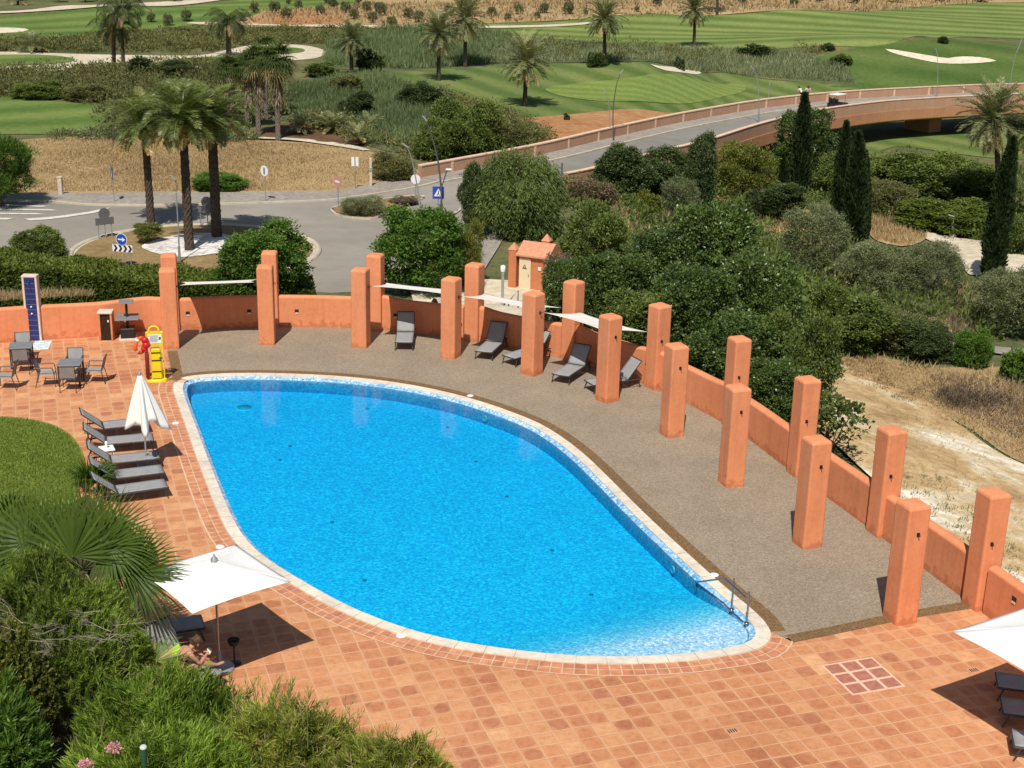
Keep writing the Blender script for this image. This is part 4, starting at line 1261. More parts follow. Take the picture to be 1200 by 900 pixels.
def crown_arrays(seed, n_clump, per, L, W, lobes=9, clump=.05, droop=0.0, up=.25, rz=1.0, hang=0.0, lr=(.2, .33), fill=.12, bottom=0.0):
    """foliage of a crown normalised to 1 wide, 1 high, standing on z=0"""
    r = np.random.default_rng(seed)
    lc = []; lrad = []
    for i in range(lobes):
        a = i * 2.4 + r.uniform(-.5, .5); z = r.uniform(.16, .80)
        rad = r.uniform(*lr) * (1.15 - .45 * abs(z - .4))
        k = math.sqrt(max(.12, 1 - ((z - .40) / .60) ** 2))
        q = r.uniform(.55, 1.0) * k * max(.05, (.5 - rad * .75))
        lc.append((math.cos(a) * q, math.sin(a) * q, z)); lrad.append(rad)
    for i in range(4):
        lc.append((r.normal(0, .09), r.normal(0, .09), r.uniform(.3, .6))); lrad.append(r.uniform(.2, .28))
    lc = np.array(lc); lrad = np.array(lrad)
    m = n_clump * 3
    li = r.choice(len(lrad), m, p=lrad ** 2 / (lrad ** 2).sum())
    dr = unit(r.normal(size=(m, 3)) + np.array([0, 0, up]))
    rr = lrad[li] * (r.uniform(.70, 1.08, m) + (r.random(m) < .06) * r.uniform(.05, .3, m))
    P = lc[li] + dr * rr[:, None]
    ph = r.uniform(0, 6.28, 6)
    nzv = np.sin(P[:, 0] * 15 + ph[0]) * np.sin(P[:, 1] * 14 + ph[1]) + np.sin(P[:, 2] * 17 + ph[2] + P[:, 0] * 6) * .8 + np.sin(P[:, 0] * 31 + ph[3]) * np.sin(P[:, 1] * 29 + P[:, 2] * 23 + ph[4]) * .7
    P = P + dr * (nzv * .040)[:, None]
    D = np.linalg.norm(P[:, None] - lc[None], axis=2) / lrad[None]
    D[np.arange(m), li] = 9
    keep = (D.min(1) > .82) | (r.random(m) < fill)
    keep &= (P[:, 2] > bottom) & (nzv > -1.15)
    idx = np.nonzero(keep)[0][:n_clump]
    P, dr = P[idx], dr[idx]
    n = len(P)
    cb = r.normal(0, .15, n) + nzv[idx] * .07
    lobe_b = r.normal(0, .08, len(lrad))[li[idx]]
    base = np.repeat(P, per, 0) + r.normal(size=(n * per, 3)) * np.array([clump, clump, clump * .8 + hang])
    d = np.repeat(dr, per, 0) * .7 + r.normal(size=(n * per, 3)) * .65 + np.array([0, 0, up * .4 - droop])
    nr = r.normal(size=(n * per, 3)) * .8 + np.array([0, 0, 1.0])
    Ls = L * r.uniform(.65, 1.25, n * per); Ws = W * r.uniform(.7, 1.25, n * per)
    Q = leaf_quads(base, d, nr, Ls, Ws)
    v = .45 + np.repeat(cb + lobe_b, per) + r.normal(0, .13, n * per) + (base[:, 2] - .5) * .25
    Q[:, :, 2] *= rz
    # normalise
    lo = Q.reshape(-1, 3).min(0); hi = Q.reshape(-1, 3).max(0)
    wdt = max(np.percentile(np.abs(Q[:, 0, :2]), 99.0) * 2, .1)
    Q[:, :, :2] /= wdt
    zt = np.percentile(Q[:, 0, 2], 99.5)
    Q[:, :, 2] = Q[:, :, 2] / zt
    return Q, np.clip(v, 0, .84)

LM = {
    'fig': leaf_mat('fig_leaves', (0.024, 0.05, 0.011), (0.15, 0.228, 0.055), .25, .38, .5),
    'dark': leaf_mat('dark_leaves', (0.022, 0.042, 0.014), (0.115, 0.16, 0.05), .2, .45, .3),
    'mid': leaf_mat('mid_leaves', (0.042, 0.068, 0.015), (0.22, 0.285, 0.07), .3),
    'olive': leaf_mat('olive_leaves', (0.065, 0.08, 0.034), (0.30, 0.335, 0.165), .25, .55),
    'yellow': leaf_mat('yellow_green_leaves', (0.07, 0.09, 0.016), (0.27, 0.29, 0.065), .35),
    'bright': leaf_mat('bright_leaves', (0.034, 0.08, 0.011), (0.17, 0.30, 0.05), .35),
    'pine': leaf_mat('pine_needles', (0.025, 0.06, 0.008), (0.16, 0.27, 0.045), .3),
    'weep': leaf_mat('pepper_leaves', (0.042, 0.075, 0.014), (0.23, 0.30, 0.085), .35),
    'hedge': leaf_mat('hedge_leaves', (0.04, 0.068, 0.010), (0.22, 0.28, 0.05), .3),
    'cypress': leaf_mat('cypress_leaves', (0.012, 0.024, 0.009), (0.055, 0.085, 0.026), .15),
    'reed': leaf_mat('reed_blades', (0.10, 0.125, 0.06), (0.36, 0.40, 0.23), .35, .6),
    'reedg': leaf_mat('green_reeds', (0.085, 0.12, 0.05), (0.26, 0.33, 0.15), .35, .6),
    'dry': leaf_mat('dry_blades', (0.28, 0.195, 0.10), (0.62, 0.47, 0.275), .3, .7),
    'scrub': leaf_mat('scrub_leaves', (0.07, 0.08, 0.026), (0.26, 0.26, 0.10), .3, .6),
    'pink': leaf_mat('pink_oleander', (0.05, 0.07, 0.025), (0.16, 0.17, 0.08), .3, .6, tip=(0.55, 0.28, 0.24)),
    'grey': leaf_mat('grey_twigs', (0.10, 0.075, 0.055), (0.26, 0.20, 0.14), .2, .8),
    'palm': leaf_mat('palm_fronds', (0.020, 0.036, 0.008), (0.17, 0.215, 0.055), .25, .4, .4, tip=(0.40, 0.28, 0.11)),
    'palmg': leaf_mat('date_palm_fronds', (0.035, 0.05, 0.016), (0.27, 0.285, 0.125), .2, .45, .4, tip=(0.40, 0.30, 0.13)),
    'queen': leaf_mat('queen_palm_fronds', (0.018, 0.032, 0.009), (0.085, 0.115, 0.032), .25, .45, .35, tip=(0.30, 0.22, 0.10)),
    'skirt': leaf_mat('dead_fronds', (0.09, 0.065, 0.042), (0.36, 0.29, 0.20), .15, .8),
    'fan': leaf_mat('fan_palm_leaves', (0.02, 0.042, 0.006), (0.115, 0.185, 0.028), .30, .5, .25, tip=(0.42, 0.36, 0.14)),
    'fandark': leaf_mat('dark_fan_leaves', (0.018, 0.035, 0.008), (0.10, 0.145, 0.035), .25, .5, .25, tip=(0.36, 0.28, 0.14)),
    'lawn': leaf_mat('lawn_blades', (0.10, 0.165, 0.02), (0.26, 0.365, 0.06), .35, .6),
    'shrub_dark': leaf_mat('fine_shrub_leaves', (0.042, 0.075, 0.010), (0.30, 0.41, 0.07), .35, .5, tip=(0.20, 0.21, 0.06)),
    'shrub_bright': leaf_mat('willow_leaf_shrub', (0.045, 0.085, 0.010), (0.33, 0.475, 0.075), .4, .45, tip=(0.36, 0.33, 0.13)),
    'shrub_pale': leaf_mat('pale_tip_shrub', (0.055, 0.08, 0.012), (0.40, 0.455, 0.09), .4, .45, tip=(0.48, 0.40, 0.20)),
    'oleander': leaf_mat('oleander_leaves', (0.04, 0.09, 0.012), (0.21, 0.36, 0.06), .35, .35, .45),
    'petal': leaf_mat('pink_petals', (0.62, 0.22, 0.36), (0.85, 0.48, 0.60), .3, .6),
}
M_bark = mat('bark', (0.13, 0.095, 0.065), 0.95, .25, 6, .8, 14)
M_palmbark = mat('palm_trunk_bark', (0.075, 0.055, 0.04), 0.95, .35, 5, 1.0, 9)
M_greybark = mat('grey_palm_bark', (0.17, 0.14, 0.11), 0.95, .25, 5, .8, 9)

VAR = {}
def variant(kind, k, fine=True):
    key = (kind, k, fine)
    if key in VAR: return VAR[key]
    s = hash_(kind) + k * 17
    if kind in ('fig',):
        a = crown_arrays(s, 2500 if fine else 500, 13, .034 if fine else .075, .0195 if fine else .05, 26, .018, 0.1, .35, lr=(.12, .22), fill=.06)
    elif kind in ('olive', 'grey'):
        a = crown_arrays(s, 1250 if fine else 420, 18, .042 if fine else .07, .010 if fine else .024, 18, .030, 0.0, .45, lr=(.13, .24), fill=.06)
    elif kind == 'weep':
        a = crown_arrays(s, 1500, 24, .05, .010, 18, .014, 1.6, .3, hang=.05, lr=(.13, .24))
    elif kind == 'pine':
        a = crown_arrays(s, 640, 34, .075, .009, 16, .034, -.7, .4, lr=(.10, .18), fill=.0)
    elif kind in ('scrub', 'yellow', 'pink'):
        a = crown_arrays(s, 1300 if fine else 380, 14, .05 if fine else .085, .016 if fine else .036, 17, .030, -.15, .4, lr=(.13, .23), fill=.06)
        if kind == 'pink': a = (a[0], np.where(np.random.default_rng(s).random(len(a[1])) < .25, .97, a[1]))
    else:
        a = crown_arrays(s, 2200 if fine else 450, 13, .036 if fine else .08, .021 if fine else .045, 19, .024, 0.0, .38, lr=(.12, .23), fill=.06)
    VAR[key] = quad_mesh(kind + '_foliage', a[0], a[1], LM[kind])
    return VAR[key]

def hash_(s):
    return sum((i + 1) * ord(c) for i, c in enumerate(s))

VR = random.Random(11)
def fit_plant(px, top, base, wpx, back=.38):
    """ground point, width and height of a plant seen with its foot at `base` and its top at `top`"""
    g = GT(px, base)
    dep = Vector((g.x, g.y, g.z - CH)).dot(Vector(_f))
    w = wpx / FPX * dep
    dirv = Vector((g.x, g.y, 0)).normalized()
    c = g + dirv * (w * back)
    for _ in range(40):
        if wall_dist(c.x, c.y)[0] > .5 * w + .25: break
        c = c + dirv * .4
        dep = Vector((c.x, c.y, -CH)).dot(Vector(_f)); w = wpx / FPX * dep
    c.z = T(c.x, c.y)
    zt = PT(px, top, c.y).z
    return c, w, max(.3, zt - c.z)

def bush(px, top, base, wpx, kind, label, name='shrub', cat='shrub', group=None, k=None, fine=None):
    c, w, h = fit_plant(px, top, base, wpx)
    k = VR.randrange(3) if k is None else k
    fine = wpx > 42 if fine is None else fine
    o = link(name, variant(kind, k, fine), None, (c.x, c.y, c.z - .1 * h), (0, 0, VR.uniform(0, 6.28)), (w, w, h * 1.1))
    return tag(o, label, cat, group)

def limb_mesh(seed, h, r0, fork=.45, n=5, spread=.5, lean=(0, 0)):
    r = random.Random(seed); mb = MB()
    top = Vector((lean[0], lean[1], h * fork))
    mb.tube([(0, 0, -.3), top * .5 + Vector((r.uniform(-.05, .05), r.uniform(-.05, .05), 0)), top], [r0 * 1.15, r0 * .9, r0 * .75], 9)
    for i in range(n):
        a = 2 * PI * i / n + r.uniform(-.4, .4)
        e = top + Vector((math.cos(a) * spread * r.uniform(.5, 1), math.sin(a) * spread * r.uniform(.5, 1), h * r.uniform(.25, .45)))
        mid = top.lerp(e, .5) + Vector((0, 0, -.05 * h))
        mb.tube([top - Vector((0, 0, .05)), mid, e], [r0 * .55, r0 * .4, r0 * .15], 7)
        for q in range(3):
            a2 = a + r.uniform(-1, 1); s_ = mid.lerp(e, r.uniform(.2, .8))
            mb.tube([s_, s_ + Vector((math.cos(a2) * spread * .4, math.sin(a2) * spread * .4, h * r.uniform(.08, .2)))], [r0 * .2, r0 * .06], 5)
    return mb

def tree(px, top, base, wpx, kind, label, name='broadleaf_tree', cat='tree', group=None, trunk=.3, crown_from=.12, r0=None, k=None, m=None, back=.38):
    c, w, h = fit_plant(px, top, base, wpx, back)
    e = empty(name, (c.x, c.y, c.z), VR.uniform(0, 6.28), label, cat, group)
    limb_mesh(VR.randrange(999), h, r0 or max(.09, w * .035), trunk, 5, w * .3).build('trunk', m or M_bark, e)
    k = VR.randrange(3) if k is None else k
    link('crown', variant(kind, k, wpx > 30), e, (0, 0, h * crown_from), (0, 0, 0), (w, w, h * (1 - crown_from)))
    return e

# ---- palms
def pinnate_crown(seed, nf, Lf, nl, ll, lw, e_hi=85, e_lo=-35, arch=75, dry=.12, droop=.25, m=None, vee=.35, plume=1.0, name='palm_crown'):
    r = np.random.default_rng(seed)
    Q = []; V = []
    for i in range(nf):
        f_ = (i + .5) / nf
        e0 = R(e_hi + (e_lo - e_hi) * f_ ** 1.0 + r.normal(0, 6))
        az = i * 2.39996 + r.normal(0, .15)
        L = Lf * r.uniform(.85, 1.1) * (0.75 + .25 * math.sin(PI * min(1, f_ + .25)))
        ar = R(arch * r.uniform(.8, 1.2)) * (1.0 if e0 > -.2 else .6)
        hd = np.array([math.cos(az), math.sin(az), 0]); side = np.array([-math.sin(az), math.cos(az), 0])
        tw = r.normal(0, .25)
        n = nl
        ts = np.linspace(0, 1, n)
        el = e0 - ar * ts ** 1.4
        step = L / (n - 1)
        dirs = np.cos(el)[:, None] * hd + np.sin(el)[:, None] * np.array([0, 0, 1.0])
        pos = np.cumsum(dirs * step, 0) + hd * .05
        upv = np.cross(side[None], dirs)        # normal of the frond
        upv *= np.sign(upv[:, 2:3] + 1e-6) if e0 > -.6 else 1
        vb = .35 + .35 * (1 - f_) + r.normal(0, .07)
        if f_ > 1 - dry: vb = .97
        elif f_ > 1 - 2 * dry: vb = .70 + r.uniform(0, .1)
        # rachis
        s2 = np.cross(dirs, upv)
        wr = np.linspace(.055, .012, n)[:, None] * (Lf / 3.0)
        a = pos[:-1] - s2[:-1] * wr[:-1]; b = pos[:-1] + s2[:-1] * wr[:-1]; c = pos[1:] + s2[1:] * wr[1:]; d = pos[1:] - s2[1:] * wr[1:]
        Q.append(np.stack([a, b, c, d], 1)); V.append(np.full(n - 1, min(1, vb + .12)))
        k = ts > .1
        for sg in (-1, 1):
            t_ = ts[k]
            ln = ll * np.sin(PI * (.12 + .80 * t_)) ** .7 * r.uniform(.85, 1.15, k.sum())
            dd = dirs[k] * .62 + s2[k] * sg * .85 * plume + upv[k] * (vee + r.normal(0, .08, k.sum()))[:, None] + np.array([0, 0, -droop])
            nn = upv[k] + r.normal(0, .35, (k.sum(), 3))
            Q.append(leaf_quads(pos[k], dd, nn, ln, np.full(k.sum(), lw)))
            V.append(np.full(k.sum(), vb) + r.normal(0, .06, k.sum()) if vb < .9 else np.full(k.sum(), vb))
    return quad_mesh(name, np.concatenate(Q), np.concatenate(V), m or LM['palm'])

def fan_leaf(r, base, d, up_, size, nseg, spread, wseg, vb, droop=.2, split=.35, pet=0.0):
    """one palmate leaf as folded strips radiating from the hastula; returns quads and values"""
    d = d / np.linalg.norm(d)
    s = np.cross(d, up_); s /= np.linalg.norm(s)
    n = np.cross(s, d)
    Q = []; V = []
    for i in range(nseg):
        a = (i / (nseg - 1) - .5) * 2 * spread
        dd = d * math.cos(a) + s * math.sin(a) + n * (.10 * abs(math.sin(a)) + r.normal(0, .03))
        dd /= np.linalg.norm(dd)
        ss = -d * math.sin(a) + s * math.cos(a)
        L = size * (1 - .22 * (abs(a) / spread) ** 2) * r.uniform(.93, 1.05)
        da = spread / (nseg - 1)
        w_in = L * split * math.sin(da) * 1.05 + .002
        p1 = base + dd * L * split
        p2 = base + dd * L * .72 + np.array([0, 0, -droop * L * .12])
        p3 = base + dd * L + np.array([0, 0, -droop * L * (.45 + r.uniform(0, .3))]) 
        fold = n * w_in * .45 * (1 if i % 2 else -1)
        Q.append([base, p1 + ss * w_in + fold, p1 + ss * w_in + fold, p1 - ss * w_in - fold]); 
        w2 = wseg * .5
        Q.append([p1 - ss * w_in - fold, p1 + ss * w_in + fold, p2 + ss * w2, p2 - ss * w2])
        Q.append([p2 - ss * w2, p2 + ss * w2, p3 + ss * .002, p3 - ss * .002])
        vv = vb + r.normal(0, .06)
        V += [vv, vv, vv + .04]
    return Q, V

def fan_crown(seed, nleaf, size, nseg, m, e_hi=85, e_lo=-30, pet=.9, droop=.4, dry=.1, name='fan_crown', wseg=.03):
    r = np.random.default_rng(seed)
    Q = []; V = []
    for i in range(nleaf):
        f_ = (i + .5) / nleaf
        el = R(e_hi + (e_lo - e_hi) * f_ + r.normal(0, 7)); az = i * 2.39996 + r.normal(0, .2)
        d = np.array([math.cos(az) * math.cos(el), math.sin(az) * math.cos(el), math.sin(el)])
        P = pet * r.uniform(.8, 1.15)
        b = d * P
        el2 = el - R(25)
        d2 = np.array([math.cos(az) * math.cos(el2), math.sin(az) * math.cos(el2), math.sin(el2)])
        side = np.array([-math.sin(az), math.cos(az), 0])
        up_ = np.cross(side, d2); 
        vb = .97 if f_ > 1 - dry else .45 + .3 * (1 - f_) + r.normal(0, .06)
        q, v = fan_leaf(r, b, d2, -up_ if up_[2] < 0 else up_, size * r.uniform(.85, 1.1), nseg, R(112), wseg, vb, droop)
        Q += q; V += v
        w_ = .014 * (pet / .9)
        Q.append([side * w_, -side * w_, b - side * w_ * .6, b + side * w_ * .6]); V.append(min(vb + .15, 1))
    return quad_mesh(name, np.array([np.array(q) for q in Q]), np.array(V), m)

def palm_trunk(h, r0, r1, seed, lean=(0, 0), rough=.12, rows=None):
    r = random.Random(seed); mb = MB()
    n = rows or max(10, int(h / .16))
    vs = []; fs = []; K = 14
    for i in range(n + 1):
        t = i / n
        rr = r0 + (r1 - r0) * min(1, t * 1.2)
        if t > .9: rr *= 1 + (t - .9) * 2.5
        c = Vector((lean[0] * t * t, lean[1] * t * t, h * t - (.3 if i == 0 else 0)))
        for k in range(K):
            a = 2 * PI * (k + .5 * (i % 2)) / K
            q = rr * (1 + (rough if (k + i) % 2 else -rough * .6) + r.uniform(-rough, rough) * .5)
            vs.append((c.x + q * math.cos(a), c.y + q * math.sin(a), c.z))
    for i in range(n):
        for k in range(K):
            k2 = (k + 1) % K
            fs.append((i * K + k, i * K + k2, (i + 1) * K + k2, (i + 1) * K + k))
    mb.add(vs, fs)
    mb.add(vs[-K:], [tuple(range(K))])
    return mb

PC = {}
def palm_crown(kind, k):
    if (kind, k) in PC: return PC[(kind, k)]
    s = hash_(kind) + 31 * k
    if kind == 'road':   # swept fronds of the roundabout palms
        me = pinnate_crown(s, 62, 3.0, 54, .54, .050, 84, -14, 76, .08, .16, LM['palm'], .3)
    elif kind == 'date':
        me = pinnate_crown(s, 66, 2.9, 30, .50, .07, 88, -50, 50, .10, .12, LM['palmg'], .25)
    elif kind == 'queen':
        me = pinnate_crown(s, 30, 3.3, 40, .8, .05, 80, -10, 120, .12, 1.0, LM['queen'], .3, 1.1)
    elif kind == 'small':
        me = pinnate_crown(s, 22, 1.7, 22, .4, .06, 80, 5, 60, .08, .2, LM['palmg'], .3)
    elif kind == 'wash':
        me = fan_crown(s, 56, .95, 15, LM['fandark'], 85, -45, .85, .55, .16, wseg=.05)
    PC[(kind, k)] = me
    return me

def palm(px, base, crown_y, kind, label, r0=.27, r1=.22, sc=1.0, lean_px=0, group=None, name='date_palm', k=0, m=None, skirt=0.0, flatbase=None):
    g = G(px, base, flatbase) if flatbase is not None else GT(px, base)
    top = PT(px + lean_px, crown_y, g.y)
    h = top.z - g.z
    e = empty(name, (g.x, g.y, g.z), 0, label, 'palm tree', group)
    o = palm_trunk(h, r0, r1, hash_(label), (top.x - g.x, 0)).build('trunk', m or M_palmbark, e)
    link('crown', palm_crown(kind, k), e, (top.x - g.x, 0, h), (0, 0, VR.uniform(0, 6.28)), (sc,) * 3)
    if skirt:
        r = np.random.default_rng(hash_(label)); n = 420
        a = r.uniform(0, 2 * PI, n); z = h - r.uniform(0.0, skirt, n)
        d = np.stack([np.cos(a), np.sin(a), np.zeros(n)], 1)
        b = d * (r1 * .9) + np.stack([np.full(n, (top.x - g.x)), np.zeros(n), z], 1)
        q = leaf_quads(b, d * r.uniform(.2, .55, (n, 1)) + np.array([0, 0, -1.0]), d, r.uniform(.6, 1.2, n), r.uniform(.05, .2, n))
        link('dead_skirt', quad_mesh('dead_skirt', q, r.random(n), LM['skirt']), e)
    return e

# ---- scatters
def nz2(x, y, f, seed, octs=4):
    r = np.random.default_rng(seed); out = 0
    for o_ in range(octs):
        for k in range(3):
            a = r.uniform(0, 2 * PI); q = f * 1.9 ** o_ * r.uniform(.7, 1.4)
            out = out + np.sin((x * math.cos(a) + y * math.sin(a)) * q + r.uniform(0, 6.28)) * .72 ** o_
    return out / 3.0

def poly_world(px, flat=None):
    return np.array([((G(a, b, flat) if flat is not None else GT(a, b)).x, (G(a, b, flat) if flat is not None else GT(a, b)).y) for a, b in px])

def scatter_pts(P, n, r):
    lo, hi = P.min(0), P.max(0)
    out = np.zeros((0, 2))
    while len(out) < n:
        q = lo + (hi - lo) * r.random((n * 2, 2))
        out = np.concatenate([out, q[in_poly(P, q[:, 0], q[:, 1])]])
    return out[:n]

def blades(name, px, n, h, w, m, seed=1, lean=.35, patchy=0.0, flat=None, zoff=0.0, vbias=0.0):
    r = np.random.default_rng(seed)
    P = poly_world(px, flat)
    q = scatter_pts(P, n, r)
    if patchy:
        f_ = np.sin(q[:, 0] * .55 + 2 * np.sin(q[:, 1] * .31)) + np.sin(q[:, 1] * .8 + q[:, 0] * .23)
        q = q[(f_ + r.normal(0, .7, len(q))) > -2 + 2 * patchy]
    n = len(q)
    z = (np.full(n, flat) if flat is not None else T(q[:, 0], q[:, 1])) + zoff
    b = np.stack([q[:, 0], q[:, 1], z], 1)
    d = np.concatenate([r.normal(0, lean, (n, 2)), np.ones((n, 1))], 1)
    hn = np.clip(1 + .38 * nz2(q[:, 0], q[:, 1], .35, seed), .25, 1.7)
    Q = leaf_quads(b, d, r.normal(size=(n, 3)), h * hn * r.uniform(.45, 1.25, n), w * r.uniform(.6, 1.4, n))
    cl = nz2(q[:, 0], q[:, 1], .16, seed + 5) * .2
    v = .5 + cl + r.normal(0, .18, n) + vbias
    return tag(link(name, quad_mesh(name, Q, np.clip(v, 0, .84), m)), kind='stuff')

def brush(name, px, n, rad, per, L, W, m, seed=1, hh=(.5, 1.1)):
    """low brush that reads as one mass"""
    r = np.random.default_rng(seed)
    q = scatter_pts(poly_world(px), n, r)
    z = T(q[:, 0], q[:, 1])
    rr = rad * r.uniform(.5, 1.3, n); ht = rr * r.uniform(*hh, n)
    cb = r.normal(0, .13, n) + nz2(q[:, 0], q[:, 1], .12, seed) * .14
    dr = unit(r.normal(size=(n * per, 3)) + np.array([0, 0, .7])); dr[:, 2] = np.abs(dr[:, 2])
    c = np.repeat(np.stack([q[:, 0], q[:, 1], z], 1), per, 0)
    R_ = np.repeat(rr, per)[:, None]; H_ = np.repeat(ht, per)
    k = r.uniform(.6, 1.05, (n * per, 1))
    b = c + dr * R_ * k; b[:, 2] = c[:, 2] + dr[:, 2] * H_ * k[:, 0]
    Q = leaf_quads(b, dr + r.normal(size=b.shape) * .6 + np.array([0, 0, .3]), r.normal(size=b.shape) + np.array([0, 0, .8]), L * r.uniform(.6, 1.3, n * per), W * r.uniform(.6, 1.3, n * per))
    v = .48 + np.repeat(cb, per) + r.normal(0, .12, n * per)
    return tag(link(name, quad_mesh(name, Q, np.clip(v, 0, .84), m)), kind='stuff')

# ------------------------------------------------------------------ planting: golf course and field
blades('dry_grass', [(-120, 170), (0, 168), (60, 164), (250, 165), (330, 168), (400, 174), (445, 183), (478, 197), (430, 215), (395, 223), (300, 225), (0, 225.5), (-120, 226)], 60000, .30, .04, LM['dry'], 3, .8)
brush('field_edge_scrub', [(60, 158), (140, 157), (250, 159), (300, 161), (300, 168), (250, 167), (140, 165), (60, 166)], 80, .7, 70, .25, .09, LM['olive'], 41)
blades('reed_bed', [(560, 56), (640, 52), (760, 57), (860, 60), (930, 62), (990, 80), (1000, 98), (900, 92), (840, 84), (780, 75), (720, 72), (620, 74), (560, 76)], 34000, .85, .09, LM['reed'], 5, .35)
blades('reed_bed', [(340, 100), (400, 92), (440, 88), (470, 100), (500, 115), (520, 150), (480, 175), (430, 165), (400, 150), (345, 140), (335, 120)], 34000, .85, .07, LM['reedg'], 6, .4)
blades('reed_bed', [(420, 40), (470, 36), (560, 38), (600, 45), (560, 76), (480, 82), (430, 80), (380, 76), (385, 50)], 30000, 1.1, .11, LM['reedg'], 7, .3)
brush('low_scrub', [(-100, 86), (0, 85), (90, 84), (190, 80), (240, 80), (330, 76), (335, 100), (330, 140), (300, 150), (240, 158), (140, 158), (115, 140), (130, 125), (60, 115), (-100, 112)], 560, 1.5, 110, .30, .12, LM['scrub'], 8)
brush('low_scrub', [(-100, 48), (0, 47), (60, 46), (140, 41), (225, 34), (400, 34), (480, 36), (400, 52), (300, 52), (235, 62), (100, 62), (-100, 60)], 520, 1.4, 80, .34, .15, LM['scrub'], 9, (.3, .7))
brush('low_scrub', [(330, 145), (400, 150), (440, 170), (500, 190), (600, 175), (640, 165), (600, 140), (560, 125), (500, 112), (520, 150), (480, 178)], 300, 1.3, 110, .28, .11, LM['scrub'], 10)
brush('low_scrub', [(620, 72), (720, 72), (780, 76), (850, 62), (980, 68), (960, 55), (860, 60), (760, 57), (640, 52)], 90, 1.5, 90, .32, .13, LM['scrub'], 12)
brush('valley_scrub', [(668, 220), (700, 215), (840, 192), (960, 190), (1060, 190), (1160, 198), (1330, 200), (1330, 300), (1180, 285), (1120, 282), (1070, 262), (1010, 262), (1000, 300), (1060, 350), (1180, 345), (1330, 370), (1330, 400), (1150, 400), (1040, 410), (960, 430), (800, 330), (665, 300)], 900, 1.1, 60, .34, .13, LM['mid'], 13)
brush('roadside_scrub', [(1330, 300), (1700, 320), (1700, 460), (1330, 420)], 300, 1.0, 60, .34, .13, LM['mid'], 61)
brush('valley_scrub', [(668, 235), (760, 215), (960, 240), (1010, 262), (1000, 300), (1060, 350), (1160, 400), (1040, 410), (960, 430), (800, 330), (665, 300)], 260, .8, 60, .28, .09, LM['olive'], 14)
blades('dry_grass', [(975, 432), (1010, 418), (1060, 425), (1120, 440), (1600, 480), (1600, 620), (1330, 565), (1200, 545), (1130, 505), (1060, 473), (1000, 450)], 22000, .42, .028, LM['dry'], 15, .8)
blades('sparse_grass', [(955, 432), (1000, 440), (1060, 470), (1130, 510), (1200, 552), (1330, 580), (1330, 700), (1200, 640), (1100, 600), (1020, 540), (960, 480)], 2600, .22, .03, LM['dry'], 51, 1.0, patchy=.75)
brush('dead_brush', [(1040, 560), (1100, 560), (1160, 620), (1200, 660), (1200, 720), (1120, 650), (1060, 600)], 60, .28, 40, .12, .025, LM['olive'], 52, (.2, .5))
brush('dead_brush', [(985, 420), (1040, 430), (1090, 470), (1060, 475), (1000, 445)], 60, .35, 40, .16, .03, LM['dry'], 53, (.4, .8))
blades('grey_dry_grass', [(1085, 440), (1130, 445), (1330, 470), (1330, 540), (1200, 520), (1110, 480)], 5000, .45, .03, LM['grey'], 35, .8)
brush('dead_brush', [(1085, 462), (1110, 455), (1180, 472), (1190, 485), (1120, 482)], 40, .55, 60, .22, .03, LM['grey'], 36)
blades('dry_grass', [(1080, 345), (1110, 335), (1150, 345), (1150, 390), (1110, 400), (1075, 385)], 3000, .6, .04, LM['dry'], 16, .5)
blades('dry_grass', [(1015, 262), (1040, 252), (1070, 262), (1085, 280), (1060, 290), (1025, 282)], 3000, .7, .05, LM['dry'], 17, .5)
blades('dry_grass', [(870, 245), (930, 240), (960, 262), (985, 310), (1010, 335), (990, 345), (940, 300), (880, 262)], 4000, .6, .05, LM['dry'], 18, .5)
blades('dry_grass', [(690, 240), (780, 235), (800, 260), (780, 290), (740, 310), (680, 300)], 4000, .7, .05, LM['dry'], 19, .5)
blades('dry_grass', [(230, 30), (330, 13), (420, 6), (900, -4), (1200, -6), (1150, 4), (950, 12), (830, 19), (690, 22), (600, 27), (480, 31)], 9000, .9, .25, LM['dry'], 20, .5)
blades('lawn_grass', [(-60, 489), (0, 491), (32, 493), (60, 500), (80, 511), (93, 528), (97, 545), (90, 575), (60, 620), (-60, 640)], 30000, .07, .018, LM['lawn'], 21, .5, flat=0.0, zoff=.03)

